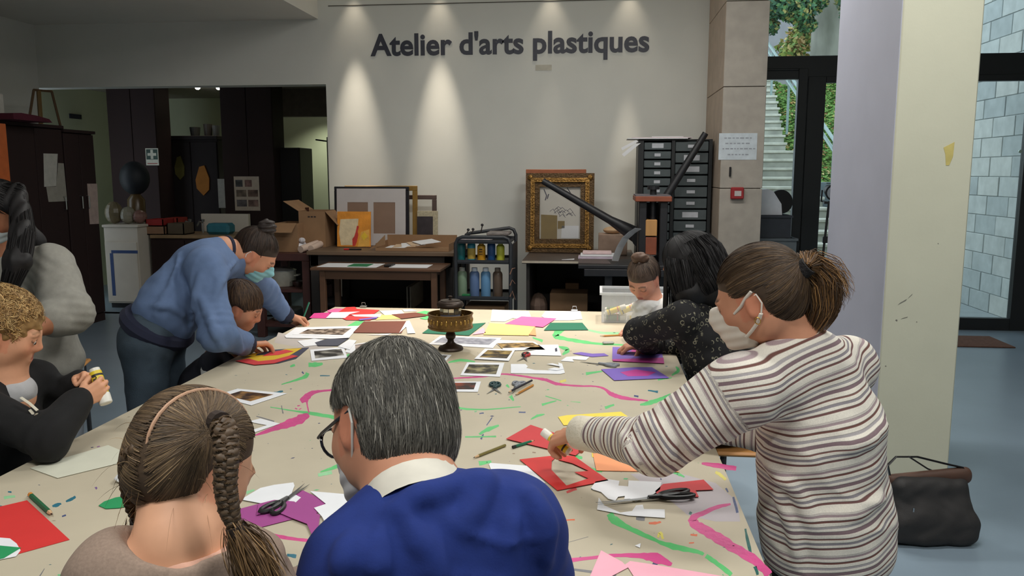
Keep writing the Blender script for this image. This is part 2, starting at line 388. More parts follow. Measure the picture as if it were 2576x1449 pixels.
# handrail on the right of the steps
M_rail = mat('galvanised_rail', hx(150, 168, 166), .45, .1, 20, metal=.6)
hr = thing('handrail', 'grey steel handrail climbing beside the garden steps', 'handrail', (3.5, 13, .9))
def rz(y): return .42*(y-10.2)
for dz in (.95, .80):
    part('rail', MB().tube([(3.52, y, rz(y)+dz) for y in (11.0, 13.2, 16.5, 19.5)], .028, 8), M_rail, hr)
for y in (11.2, 12.8, 14.4, 16.0, 17.6, 19.2): part('post', MB().box((3.50, y-.02, rz(y)-.15), (3.54, y+.02, rz(y)+.95)), M_rail, hr)
# tree
M_bark = mat('bark', hx(150, 146, 138), .95, .25, 4, bump=.5, bscale=14, stretch=(1, 1, .35))
tr = thing('garden_tree', 'broad tree with grey trunk and dark green leaves above the steps', 'tree', (5.6, 21.5, 4.3))
tp = [(5.62, 21.5, 3.6), (5.60, 21.5, 4.6), (5.55, 21.5, 5.6), (5.52, 21.5, 6.8), (5.5, 21.5, 8.4)]
tb = MB().tube(tp, [.47, .38, .34, .32, .28], 18).tube([(5.5, 21.5, 6.4), (4.9, 21.2, 7.0), (4.0, 20.6, 7.4)], [.15, .1, .04], 8).tube([(5.5, 21.5, 6.6), (6.2, 21.4, 7.3), (7.2, 21, 7.7)], [.14, .1, .04], 8)
part('trunk', tb, M_bark, tr, smooth=True)
def crown():
    c = [(4.0, 19.6, 5.35, .45), (4.5, 19.8, 5.25, .42), (3.85, 20, 4.95, .28), (4.9, 20.4, 5.6, .45), (4.75, 20.0, 4.95, .22), (5.85, 20.3, 5.2, .3), (5.9, 20.5, 5.6, .45), (5.85, 20.2, 4.8, .22), (4.3, 20.5, 6.4, .8), (5.3, 20.5, 7.0, .9), (6.6, 21, 6.4, .8), (3.6, 20.3, 6.2, .6)]
    q = random.choice(c); u = rng.normal(size=3); u /= np.linalg.norm(u); r = q[3]*random.random()**.4
    return np.array(q[:3])+u*r*np.array([1, .8, .75]), u
V = []; F = []; C = []
for i in range(9000):
    p, u = crown(); s = random.uniform(.04, .085); t = rng.normal(size=3); t /= np.linalg.norm(t); b = np.cross(u, t); b /= np.linalg.norm(b)+1e-6
    k = len(V); V += [p-t*s, p+b*s*.6, p+t*s, p-b*s*.6]; F.append((k, k+1, k+2, k+3)); C += [random.choice([hx(52, 92, 66), hx(74, 118, 80), hx(40, 76, 58), hx(90, 130, 74), hx(150, 140, 80)])+(1,)]*4
mesh_obj('leaves', V, np.array(F), mat('leaf_mat', (1, 1, 1), .7, .15, 20, attr='col'), tr, attrs={'col': ('FLOAT_COLOR', C)})['kind'] = 'stuff'
# grey hill and warm shrubs far behind
hv = MB().prism([(2, 3.0), (2, 8.2), (3.2, 8.4), (4.4, 7.9), (6, 7.6), (9, 7.2), (12, 7.0), (12, 3.0)], 2.0, Matrix.Translation((0, 29, 0)) @ FACE_CAM)
solo('distant_house', hv, mat('far_roof', hx(150, 146, 152), .9, .1, 2), 'pale grey roof of a house beyond the garden', 'house')
def bush():
    q = random.choice([(4.9, 22.2, 4.65, .42), (5.25, 22.6, 5.1, .4), (6.9, 23, 5.0, .6), (7.2, 22.6, 4.7, .5)]); u = rng.normal(size=3); u /= np.linalg.norm(u)
    return np.array(q[:3])+u*q[3]*random.random()**.4, u
V = []; F = []; C = []
for i in range(1800):
    p, u = bush(); s = random.uniform(.05, .10); t = rng.normal(size=3); t /= np.linalg.norm(t); b = np.cross(u, t); b /= np.linalg.norm(b)+1e-6
    k = len(V); V += [p-t*s, p+b*s*.6, p+t*s, p-b*s*.6]; F.append((k, k+1, k+2, k+3)); C += [random.choice([hx(196, 170, 110), hx(150, 160, 80), hx(176, 140, 86), hx(110, 140, 70)])+(1,)]*4
bs = thing('garden_shrub', 'yellowing shrub behind the tree trunk', 'shrub', (5.4, 22.5, 3.8))
mesh_obj('foliage', V, np.array(F), MATS['leaf_mat'], bs, attrs={'col': ('FLOAT_COLOR', C)})['kind'] = 'stuff'
part('stem', MB().tube([(4.9, 22.2, 3.7), (4.95, 22.25, 4.7)], [.05, .03]), M_bark, bs)
part('stem', MB().tube([(7.0, 23, 3.7), (6.95, 23, 4.9)], [.05, .03]), M_bark, bs)
# concrete block wall, right, running away from the glazing
bw = struct('wall_garden_block', MB().box((4.45, 8.6, -.05), (4.75, 13.6, 4.4)), mat('block_mortar', hx(150, 156, 156), .95))
M_blk = [mat('block_%d' % i, hx(*c), .9, .12, 8, bump=.08, bscale=40) for i, c in enumerate(((190, 194, 192), (180, 186, 186), (196, 198, 194), (174, 180, 180)))]
for r in range(20):
    z0 = -.02+.22*r; y = 8.62-(.25 if r % 2 else 0)
    while y < 13.5:
        ya = max(y, 8.61); yb = min(y+.49, 13.58)
        if yb-ya > .06: part('block', MB().box((4.437+random.uniform(0, .006), ya+.004, z0+.004), (4.47, yb-.004, z0+.216), .004), random.choice(M_blk), bw)
        y += .5
# ================================================================ FURNITURE ROUND THE ROOM
def R(px0, py0, px1, py1, Y):
    a = ony(px0, py1, Y); b = ony(px1, py0, Y); m = ony((px0+px1)/2, (py0+py1)/2, Y)
    dx = (ony(px1, (py0+py1)/2, Y)[0]-ony(px0, (py0+py1)/2, Y)[0])/2
    dz = (ony((px0+px1)/2, py0, Y)[2]-ony((px0+px1)/2, py1, Y)[2])/2
    return m[0]-dx, m[0]+dx, m[2]-dz, m[2]+dz
def B(px0, py0, px1, py1, Y, dep, ch=.004, mb=None, z0=None):
    x0, x1, a, b = R(px0, py0, px1, py1, Y)
    return (mb or MB()).box((x0, Y, a if z0 is None else z0), (x1, Y+dep, b), ch)
def lean(px0, py0, px1, py1, Y, deg=5, z0=None):
    """matrix + size of an upright rectangle leaning back from its bottom edge; local x right, y up, z towards the camera"""
    x0, x1, a, b = R(px0, py0, px1, py1, Y)
    if z0 is not None: a = z0
    M = Matrix.Translation(((x0+x1)/2, Y, a)) @ Matrix.Rotation(-math.radians(deg), 4, 'X') @ FACE_CAM
    return M, x1-x0, (b-a)/math.cos(math.radians(deg))
def fbox(mb, M, x0, y0, x1, y1, z0, z1, ch=.002): return mb.box((x0, y0, z0), (x1, y1, z1), ch, M)
M_dwood = mat('dark_bench_wood', hx(46, 40, 37), .6, .2, 6, stretch=(.15, 1, 1))
M_top = mat('bench_top_board', hx(104, 84, 66), .55, .15, 5, stretch=(.2, 1, 1))
M_pine = mat('stained_pine', hx(96, 66, 46), .55, .15, 8, stretch=(.3, .3, 1))
M_card = mat('cardboard', hx(150, 116, 84), .85, .08, 8)
M_card2 = mat('cardboard_inside', hx(128, 98, 70), .9, .08, 8)
M_paper = mat('white_paper', hx(228, 228, 230), .7, .02, 10)
M_steel = mat('brushed_steel', hx(176, 178, 180), .3, .05, 20, metal=1)
M_blackp = mat('black_plastic', hx(26, 26, 28), .4, .1, 10)
M_char = mat('charcoal_metal', hx(44, 46, 50), .5, .12, 12)
# ---- left workbench
zb = ony(950, 634, 7.2)[2]; x0, x1, _, _ = R(768, 600, 1140, 640, 7.2)
t = thing('workbench', 'long dark workbench with a brown board top against the back wall', 'workbench', ((x0+x1)/2, 7.7, 0))
part('bench_top', MB().box((x0, 7.2, zb-.035), (x1, 8.27, zb), .004), M_top, t)
for ya in (7.24, 8.2): part('apron_board', MB().box((x0+.02, ya, zb-.14), (x1-.02, ya+.03, zb-.036)), M_dwood, t)
for xa in (x0+.02, x1-.1):
    for ya in (7.24, 8.15): part('leg', MB().box((xa, ya, 0), (xa+.08, ya+.08, zb-.036), .004), M_dwood, t)
part('lower_shelf', MB().box((x0+.03, 7.5, .22), (x1-.03, 8.2, .25)), M_dwood, t)
part('back_panel', MB().box((x0+.1, 8.2, .25), (x1-.1, 8.215, zb-.14)), M_dwood, t)
ZBN = zb
# things pushed under it
for (px0, py0, px1, py1, Y, m, nm, lb) in ((815, 745, 870, 790, 7.65, mat('grey_bundle', hx(70, 66, 72), .8), 'storage_bag', 'dim grey bag under the left workbench'),):
    a, b_, c_, d_ = R(px0, py0, px1, py1, Y)
    mb = MB().sphere(((a+b_)/2, Y, .25+(d_-.25)/2+.0), ((b_-a)/2, .16, (d_-.25)/2), 14, 9); solo(nm, mb, m, lb, 'bag', smooth=True)
for k, px in enumerate((1026, 1034)):
    a = R(px, 720, px+4, 800, 7.6); solo('canvas_board', MB().box((a[0], 7.55, .25), (a[0]+.012, 8.1, a[3]), .002), mat('canvas_edge', hx(150, 140, 124), .8), 'thin board on edge under the workbench, %s of the pair' % ('left one', 'right one')[k], 'board', 'boards under the workbench')
# ---- small wooden table in front of it
zt_ = ony(940, 676, 6.72)[2]; x0, x1, _, _ = R(778, 660, 1106, 690, 6.72)
t = thing('side_table', 'low brown wooden table standing before the left workbench', 'table', ((x0+x1)/2, 6.95, 0))
part('tabletop', MB().box((x0, 6.72, zt_-.022), (x1, 7.22, zt_), .003), M_pine, t)
for ya in (6.76, 7.15): part('apron_board', MB().box((x0+.08, ya, zt_-.10), (x1-.05, ya+.02, zt_-.023)), M_pine, t)
for xa in (x0+.07, x1-.09):
    for ya in (6.75, 7.14): part('leg', MB().box((xa, ya, 0), (xa+.05, ya+.05, zt_-.023), .004), M_pine, t)
for k, (pa, pb, yv, m, lb) in enumerate(((808, 955, 667, M_paper, 'wide white paper sheet on the small table before the workbench'), (985, 1080, 668, M_paper, 'white paper sheet at the right end of the small table'), (880, 930, 666, mat('green_card', hx(30, 116, 70), .8), 'green card strip on the small table papers'), (970, 988, 669, M_blackp, 'small black clip lying on the small table papers'))):
    a = R(pa, 660, pb, 680, 6.9); solo(('paper_sheet', 'paper_sheet', 'card_strip', 'clip')[k], MB().box((a[0], 6.78+.02*k, zt_+.001+.004*(k > 1)), (a[1], 7.08-.03*k, zt_+.004+.004*(k > 1)+(.01 if k == 3 else 0)), .001), m, lb, ('paper', 'paper', 'card', 'clip')[k])
# ---- brown open shelf left of the bench
x0, x1, _, _ = R(640, 640, 778, 700, 7.3); zt2 = ony(730, 638, 7.3)[2]
M_rbrown = mat('red_brown_wood', hx(74, 42, 38), .5, .15, 8, stretch=(1, 1, .2))
t = thing('open_shelf', 'reddish brown open shelf unit left of the workbench', 'shelf', ((x0+x1)/2, 7.6, 0))
part('top_board', MB().box((x0, 7.3, zt2-.07), (x1, 8.0, zt2), .004), M_rbrown, t)
for xa in (x0, x1-.075):
    for ya in (7.3, 7.93): part('post', MB().box((xa, ya, 0), (xa+.075, ya+.07, zt2-.071), .004), M_rbrown, t)
zsh = ony(730, 727, 7.35)[2]
part('shelf_board', MB().box((x0+.01, 7.32, zsh-.03), (x1-.01, 7.98, zsh), .003), M_rbrown, t)
part('shelf_board', MB().box((x0+.01, 7.32, .10), (x1-.01, 7.98, .13), .003), M_rbrown, t)
c = R(675, 680, 738, 727, 7.55); cx = (c[0]+c[1])/2
t = thing('cooking_pot', 'pale enamel pot with side handles on the brown shelf', 'pot', (cx, 7.6, zsh))
part('pot_body', MB().lathe([(.0, .0), (.115, 0), (.125, .02), (.128, .145), (.134, .15), (.122, .15), (.118, .02), (0, .015)], (cx, 7.6, zsh), 28, cap=False), mat('cream_enamel', hx(206, 204, 190), .35), t, smooth=True)
part('pot_lid', MB().lathe([(0, .185), (.03, .183), (.09, .168), (.134, .153), (.134, .147), (0, .147)], (cx, 7.6, zsh), 28, cap=False), mat('pot_lid_enamel', hx(170, 172, 170), .3), t, smooth=True)
for s in (-1, 1): part('handle', MB().tube([(cx+s*.125, 7.57, zsh+.10), (cx+s*.165, 7.575, zsh+.105), (cx+s*.165, 7.625, zsh+.105), (cx+s*.125, 7.63, zsh+.10)], .008, 6), MATS['cream_enamel'], t)
b = R(738, 705, 757, 727, 7.5); solo('metal_bowl', MB().lathe([(0, .0), (.03, 0), (.06, .04), (.065, .055), (.06, .055), (.028, .01), (0, .01)], ((b[0]+b[1])/2, 7.52, zsh), 20, cap=False), M_steel, 'small steel bowl beside the pale pot', 'bowl', smooth=True)
b = R(690, 755, 740, 780, 7.5); solo('glass_dish', MB().box((b[0], 7.45, .131), (b[1], 7.75, .24), .02), mat('grey_plastic', hx(120, 124, 124), .4), 'grey plastic tub on the lowest brown shelf', 'tub')
# things on that shelf
c = R(703, 600, 760, 634, 7.42); solo('plastic_bag', MB().sphere(((c[0]+c[1])/2, 7.55, zt2+.055), ((c[1]-c[0])/2, .1, .056), 10, 6).sphere((c[1]-.03, 7.5, zt2+.11), (.035, .03, .028), 8, 5), mat('white_bag', hx(214, 210, 214), .35, .06, 20, bump=.5, bscale=25), 'crumpled white plastic bag on the brown shelf top', 'bag')
for k, (pa, pb, ya, yb) in enumerate(((756, 798, 628, 606), (782, 812, 631, 612))):
    A = ony(pa, ya, 7.36+.06*k); Bq = ony(pb, yb, 7.62+.06*k); A[2] = zt2+.035; Bq[2] = ZBN+.038
    solo('paper_roll', MB().tube([A, Bq], .033, 14), mat('roll_paper', hx(214, 190, 174), .7, .04, 8), 'pale paper roll lying across the brown shelf, %s' % ('left of the pair', 'right of the pair')[k], 'paper roll', 'paper rolls', smooth=True)
# ---- cartons
def carton(px0, py0, px1, py1, Y, dep, z0, label, flaps=('l', 'r'), mark=False):
    x0, x1, a, b = R(px0, py0, px1, py1, Y)
    t = thing('carton', label, 'carton', ((x0+x1)/2, Y+dep/2, z0)); th = .005
    part('box_walls', MB().box((x0, Y, z0), (x1, Y+th, b)).box((x0, Y+dep-th, z0), (x1, Y+dep, b)).box((x0, Y+th, z0), (x0+th, Y+dep-th, b)).box((x1-th, Y+th, z0), (x1, Y+dep-th, b)).box((x0+th, Y+th, z0), (x1-th, Y+dep-th, z0+th)), M_card, t)
    h = min(.18, dep*.45)
    if 'l' in flaps: part('flap', MB().box((-h, 0, 0), (0, dep-.01, .004), M=rotm((x0, Y+.005, b), y=32)), M_card, t)
    if 'r' in flaps: part('flap', MB().box((0, 0, 0), (h, dep-.01, .004), M=rotm((x1, Y+.005, b), y=48)), M_card, t)
    if 'f' in flaps: part('flap', MB().box((.005, -h, 0), (x1-x0-.005, 0, .004), M=rotm((x0, Y, b), x=30)), M_card, t)
    if mark:
        for k in range(3): part('stamp', MB().box(((x0+x1)/2-.04+.03*k, Y-.0006, b-.06), ((x0+x1)/2-.018+.03*k, Y, b-.045)), mat('carton_ink', hx(60, 50, 46), .8), t)
    return t
carton(752, 532, 818, 612, 7.62, .42, ZBN+.001, 'tall brown carton with open flaps on the workbench', ('l', 'r'), True)
carton(688, 562, 748, 610, 7.45, .36, zt2+.001, 'brown carton with raised front flap on the shelf top', ('f',))
c = R(684, 535, 712, 600, 7.9); solo('paper_cup', MB().lathe([(0, 0), (.045, 0), (.058, .17), (.055, .17), (.042, .01), (0, .01)], ((c[0]+c[1])/2, 7.93, zt2+.001), 18, cap=False), mat('white_cup', hx(214, 212, 206), .5), 'white tall paper tub behind the cartons', 'tub', smooth=True)
c = R(805, 518, 836, 612, 8.1); solo('green_crate', MB().prism([(-.11, 0), (.11, 0), (.125, .32), (-.125, .32)], .12, Matrix.Translation(((c[0]+c[1])/2, 8.25, ZBN+.001)) @ FACE_CAM), mat('green_plastic', hx(52, 104, 44), .5), 'green plastic bin behind the tall carton', 'bin')
c = R(764, 515, 772, 535, 7.8); solo('glass_bottle', MB().lathe([(0, 0), (.04, 0), (.04, .2), (.02, .25), (.018, .36), (.02, .37), (0, .37)], ((c[0]+c[1])/2-.0, 7.85, ZBN+.006), 14, cap=False), mat('brown_bottle', hx(70, 40, 30), .3), 'brown bottle standing in the tall carton', 'bottle', smooth=True)
# ---- frames and boards leaning on the back wall
def picture_frame(name, px0, py0, px1, py1, Y, w, m, label, cat='picture frame', inner=None, deg=4, z0=None, thick=.025):
    M, W_, H_ = lean(px0, py0, px1, py1, Y, deg, z0)
    t = thing(name, label, cat, tuple(M.to_translation()))
    for (a, b, c, d) in ((-W_/2, 0, W_/2, w), (-W_/2, H_-w, W_/2, H_), (-W_/2, w, -W_/2+w, H_-w), (W_/2-w, w, W_/2, H_-w)):
        part('moulding', fbox(MB(), M, a, b, c, d, 0, thick, .004), m, t)
    if inner: part('panel', fbox(MB(), M, -W_/2+w, w, W_/2-w, H_-w, .004, .009, 0), inner, t)
    return t, M, W_, H_
picture_frame('picture_frame', 900, 491, 1098, 640, 8.13, .045, mat('walnut_frame', hx(78, 62, 58), .5), 'dark walnut empty frame rearmost against the back wall', deg=3, z0=ZBN+.003)
picture_frame('picture_frame', 868, 468, 1050, 640, 8.03, .05, mat('ochre_frame', hx(150, 116, 58), .4, metal=.3), 'ochre gold empty frame behind the black frame', deg=3, z0=ZBN+.003)
picture_frame('picture_frame', 842, 470, 1029, 640, 7.93, .038, mat('black_frame', hx(34, 34, 40), .4), 'large black frame behind the grey mat board', deg=3, z0=ZBN+.003)
M, W_, H_ = lean(846, 475, 1019, 609, 7.84, 4, ZBN+.003)
t = thing('mat_board', 'pale grey mat board with two brown windows leaning on workbench', 'mat board', tuple(M.to_translation()))
mb = MB(); wx = [-W_/2, -W_/2+.155*W_, -W_/2+.455*W_, -W_/2+.535*W_, -W_/2+.85*W_, W_/2]; y1, y2, y2b = .21*H_, .76*H_, .35*H_
for (a, b, c, d) in ((wx[0], 0, wx[5], y1), (wx[0], y2, wx[5], H_), (wx[0], y1, wx[1], y2), (wx[2], y1, wx[3], y2), (wx[4], y1, wx[5], y2)): fbox(mb, M, a, b, c, d, .004, .008, 0)
part('board', mb, mat('grey_matboard', hx(198, 192, 190), .8, .03, 10), t)
part('backing', fbox(MB(), M, wx[0], 0, wx[5], H_, 0, .004, 0), mat('kraft_backing', hx(142, 116, 98), .8, .06, 8), t)
# orange painting
M, W_, H_ = lean(848, 533, 932, 613, 7.66, 6, ZBN+.003)
t = thing('canvas_painting', 'small orange and white abstract canvas with red figure leaning on workbench', 'painting', tuple(M.to_translation()))
part('canvas', fbox(MB(), M, -W_/2, 0, W_/2, H_, 0, .02, .002), mat('orange_paint', hx(232, 150, 52), .5, .18, 9, bump=.3, bscale=40), t)
def blob(poly, name, col, lab=None, z=.0205):
    part('paint_patch', MB().prism([((x-.5)*W_, y*H_) for x, y in poly], .0012, M, z), mat(name, col, .5, .12, 16, bump=.3, bscale=40), t, lab)
blob([(.1, .78), (.64, .80), (.62, .55), (.58, .35), (.52, .05), (.12, .04), (.06, .4)], 'cream_paint', hx(226, 206, 168), 'cream patch')
blob([(.62, .0), (.98, .02), (.96, .5), (.72, .42)], 'amber_paint', hx(236, 178, 82))
blob([(.52, .30), (.56, .42), (.60, .60), (.66, .58), (.62, .44), (.64, .34), (.60, .16), (.55, .03), (.47, .02), (.46, .22)], 'red_paint', hx(204, 62, 52), 'red figure', .0218)
blob([(.72, .3), (.82, .42), (.93, .3), (.80, .18)], 'yellow_paint', hx(240, 200, 60), None, .0218)
# small picture in pale mat
M, W_, H_ = lean(1049, 531, 1101, 600, 7.97, 4, ZBN+.003)
t = thing('small_picture', 'small dark picture in a speckled pale mat behind carton tray', 'picture', tuple(M.to_translation()))
part('mat', fbox(MB(), M, -W_/2, 0, W_/2, H_, 0, .008), mat('speckled_mat', hx(176, 166, 140), .8, .2, 60), t)
part('picture', fbox(MB(), M, -W_/2+.0, .02, W_/2-.05, H_-.055, .008, .010, 0), mat('dark_print', hx(52, 44, 48), .5, .3, 14), t)
# carton tray with papers
x0, x1, a, b = R(958, 597, 1138, 625, 7.5)
t = thing('carton_tray', 'shallow torn carton tray full of papers on the workbench', 'tray', ((x0+x1)/2, 7.55, ZBN))
part('tray_walls', MB().box((x0, 7.30, ZBN+.001), (x1, 7.31, ZBN+.03)).box((x0, 7.74, ZBN+.001), (x1, 7.75, ZBN+.12)).box((x0, 7.31, ZBN+.001), (x0+.006, 7.74, ZBN+.07)).box((x1-.006, 7.31, ZBN+.001), (x1, 7.74, ZBN+.07)).box((x0+.006, 7.31, ZBN+.001), (x1-.006, 7.74, ZBN+.006)), M_card, t)
part('torn_flap', MB().prism([(0, 0), (.16, .05), (.16, .14), (.07, .05)], .005, Matrix.Translation((x0-.07, 7.32, ZBN+.01)) @ FACE_CAM), M_card, t)
for k in range(5):
    xa = x0+.05+.09*k; solo('loose_paper', MB().prism([(0, 0), (.22, .03), (.20, .20), (-.02, .17)], .004, rotm((xa, 7.36+.01*k, ZBN+.012+.010*k), x=6, z=-20+14*k, y=-3)), (M_paper, mat('buff_paper', hx(206, 178, 148), .8), M_paper, MATS['buff_paper'], M_paper)[k], 'loose paper in the carton tray, %s from the bottom' % ('first', 'second', 'third', 'fourth', 'topmost')[k], 'paper', 'papers in the carton tray')
q = R(865, 613, 908, 617, 7.35)
t = thing('marker_pen', 'thin red and black marker on the workbench edge', 'marker', (q[0], 7.35, ZBN+.008))
part('barrel', MB().tube([(q[0]+.05, 7.35, ZBN+.0085), (q[1], 7.36, ZBN+.0085)], .0075, 10), M_blackp, t); part('cap', MB().tube([(q[0], 7.35, ZBN+.0085), (q[0]+.05, 7.35, ZBN+.0085)], .0080, 10), mat('red_plastic', hx(200, 40, 44), .4), t)
# ---- trolley
x0, x1, _, _ = R(1146, 600, 1284, 700, 6.85); yf, yk = 6.85, 7.30
zs = [ony(1210, yy, 6.87)[2] for yy in (607, 657, 748)]
t = thing('trolley', 'black three tier trolley loaded with paint bottles', 'trolley', ((x0+x1)/2, 7.07, 0))
zt3 = ony(1210, 596, 6.87)[2]
for ya in (yf, yk):
    part('frame_tube', MB().tube([(x0, ya, .07), (x0, ya, zt3-.06), (x0+.02, ya, zt3-.015), (x0+.06, ya, zt3), (x1-.06, ya, zt3+(0 if ya == yf else .05)), (x1-.02, ya, zt3+(-.015 if ya == yf else .035)), (x1, ya, zt3-.06+(0 if ya == yf else .05)), (x1, ya, .07)], .016, 10), M_char, t, smooth=True)
zsv = [zt3-.045, zs[1]-.01, zs[2]-.01, .16]
for z in zsv:
    mb = MB().box((x0+.01, yf, z-.012), (x1-.01, yk, z), .002)
    mb.box((x0+.01, yf-.004, z), (x1-.01, yf+.004, z+.022)).box((x0+.01, yk-.004, z), (x1-.01, yk+.004, z+.022))
    part('shelf_tray', mb, M_char, t)
for xa in (x0, x1):
    for ya in (yf, yk): part('caster', MB().tube([(xa, ya-.012, .035), (xa, ya+.012, .035)], .035, 14), M_blackp, t)
part('side_panel', MB().box((x1+.012, yf+.03, zsv[2]), (x1+.018, yk-.03, zt3-.06)), M_char, t)
def bottle(cx, cy, z, h, r, mb_, mc, label, band=None, grp=None, cap_h=.3):
    t = thing('paint_bottle', label, 'bottle', (cx, cy, z), grp)
    part('body', MB().lathe([(0, 0), (r*.96, 0), (r, .01), (r, h*.78), (r*.9, h*.84), (r*.62, h*.88), (0, h*.88)], (cx, cy, z), 18, cap=False), mb_, t, smooth=True)
    part('cap', MB().lathe([(0, h*.86), (r*.62, h*.86), (r*.58, h), (0, h)], (cx, cy, z), 16, cap=False), mc, t, smooth=True)
    if band: part('label_band', MB().lathe([(r*1.012, h*.12), (r*1.012, h*.62)], (cx, cy, z), 18, cap=False), band, t, smooth=True)
    return t
def bm(n, c): return mat('bottle_'+n, hx(*c), .35, .05, 12)
zz = zsv[1]+.001
for i, (px, nm, cb, cc, cbd, hh) in enumerate(((1160, 'dark teal squeeze', (22, 96, 100), (22, 88, 96), None, .185), (1186, 'brown and sky blue', (40, 130, 150), (120, 110, 60), (176, 150, 70), .185), (1211, 'ochre yellow', (214, 160, 44), (206, 150, 40), (196, 140, 30), .165), (1236, 'navy and ochre', (26, 70, 120), (206, 160, 70), (214, 170, 90), .185), (1259, 'lime yellow', (184, 186, 60), (190, 190, 66), None, .165))):
    X = ony(px, 640, 6.95)[0]; bt = bottle(X, 6.95, zz, hh, .036, bm(nm.replace(' ', '_'), cb), bm(nm.replace(' ', '_')+'_cap', cc), '%s paint bottle on the upper trolley shelf' % nm, bm(nm.replace(' ', '_')+'_band', cbd) if cbd and i != 3 else None, 'bottles on the upper trolley shelf')
    if i == 2:
        for k, dz in enumerate((.11, .09, .07)): part('label_print', MB().box((X-.014, 6.95-.0385, zz+dz-.008), (X+.014, 6.95-.036, zz+dz+.002-.003*k)), mat('label_ink', hx(50, 40, 30), .7), bt)
zz = zsv[2]+.001
for i, (px, nm, cb, cc) in enumerate(((1163, 'sage green', (120, 140, 116), (150, 150, 140)), (1194, 'slate blue', (90, 112, 150), (190, 196, 204)), (1222, 'sky blue', (96, 140, 178), (200, 204, 210)), (1252, 'dull brown', (90, 74, 62), (110, 96, 84)))):
    X = ony(px, 720, 6.95)[0]; bottle(X, 6.95, zz, .26, .043, bm(nm.replace(' ', '_'), cb), bm(nm.replace(' ', '_')+'_cap', cc), '%s tall bottle on the lower trolley shelf' % nm, None, 'bottles on the lower trolley shelf')
q = ony(1178, 735, 6.9); solo('green_box', MB().box((q[0]-.05, 6.86, zz), (q[0]+.02, 6.90, zz+.035), .003), mat('green_tin', hx(24, 110, 60), .5), 'small green tin at the front of the lower trolley shelf', 'tin')
a = R(1170, 753, 1270, 790, 6.95); solo('carton', MB().box((a[0], 6.93, .161), (a[1], 7.25, .40), .004), M_card2, 'closed brown carton on the bottom trolley tray', 'carton')
ztp = zsv[0]+.001
for k, (px, dy, w, d, h, c, nm, lb) in enumerate(((1195, .08, .30, .22, .02, (150, 140, 140), 'paint_palette', 'grey smeared palette stacked on the trolley top'), (1188, .10, .22, .16, .02, (198, 182, 178), 'paint_palette', 'pinkish white palette on the trolley top'), (1250, .2, .20, .24, .03, (120, 112, 108), 'rag_pile', 'folded grey rag on the trolley top'))):
    X = ony(px, 590, 7.0)[0]; o = MB().box((X-w/2, yf+dy, ztp+.02*k+.001), (X+w/2, yf+dy+d, ztp+.02*k+h), .008)
    solo(nm, o, mat('palette_%d' % k, hx(*c), .5, .3, 30), lb, nm.split('_')[1] if k == 2 else 'palette')
for k, (px, py) in enumerate(((1178, 578), (1213, 566), (1190, 577))):
    X = ony(px, py, 7.05); t = thing('paint_brush', 'short brush or tool standing up on the trolley top, %s' % ('left', 'tallest', 'middle')[k], 'brush', (X[0], 7.05, ztp+.06)); A = (X[0]-.02, 7.1, ztp+.062)
    part('handle', MB().tube([A, (X[0], 7.05, X[2]-.01)], .005, 6), M_blackp, t); part('tip', MB().sphere((X[0], 7.05, X[2]), .013, 8, 6), M_blackp, t)
for k in range(3):   # dried twigs hanging off the trolley
    A = ony(1283, 690+k*28, 6.83); solo('twig', MB().tube([A, A+np.array([.02, -.01, .05]), A+np.array([.045, 0, .055-.04*k])], [.006, .004, .002], 5), mat('dry_twig', hx(150, 110, 90), .9), 'pale dried twig hanging on the trolley right post, %s' % ('top', 'middle', 'bottom')[k], 'twig', 'twigs on the trolley')
# ---- right workbench
zr = ony(1400, 656, 7.15)[2]; x0, x1, _, _ = R(1312, 640, 1600, 660, 7.15); ZRB = zr
t = thing('workbench', 'black workbench with pale worn edge under the gilded frame', 'workbench', ((x0+x1)/2, 7.7, 0))
part('bench_top', MB().box((x0, 7.15, zr-.03), (x1, 8.27, zr), .003), mat('worn_black_top', hx(70, 60, 54), .5, .2, 6), t)
part('edge_strip', MB().box((x0, 7.142, zr-.022), (x0+.62, 7.15, zr-.004)), mat('pale_edge', hx(180, 168, 150), .5), t)
part('left_end', MB().box((x0+.03, 7.25, 0), (x0+.06, 8.2, zr-.03)), M_dwood, t); part('right_end', MB().box((x1-.06, 7.25, 0), (x1-.03, 8.2, zr-.03)), M_dwood, t)
part('back_panel', MB().box((x0+.06, 8.17, 0), (x1-.06, 8.2, zr-.03)), M_dwood, t); part('lower_shelf', MB().box((x0+.06, 7.3, .14), (x1-.06, 8.17, .17)), M_dwood, t)
for (p0, y0, p1, y1, Y, lb) in ((1383, 738, 1478, 790, 7.4, 'closed brown carton under the right workbench'), (1422, 712, 1456, 738, 7.75, 'small dim carton behind the carton under the right workbench')):
    a = R(p0, y0, p1, y1, Y); solo('carton', MB().box((a[0], Y, .171), (a[1], Y+.3, a[3]), .004), M_card2, lb, 'carton')
a = R(1328, 740, 1376, 790, 7.35); solo('paper_bag', MB().sphere(((a[0]+a[1])/2, 7.45, .171+(a[3]-.171)/2), ((a[1]-a[0])/2, .12, (a[3]-.171)/2), 10, 7), mat('brown_bag', hx(96, 76, 64), .8, .25, 10, bump=.6, bscale=12), 'crumpled brown bag under the right workbench', 'bag')
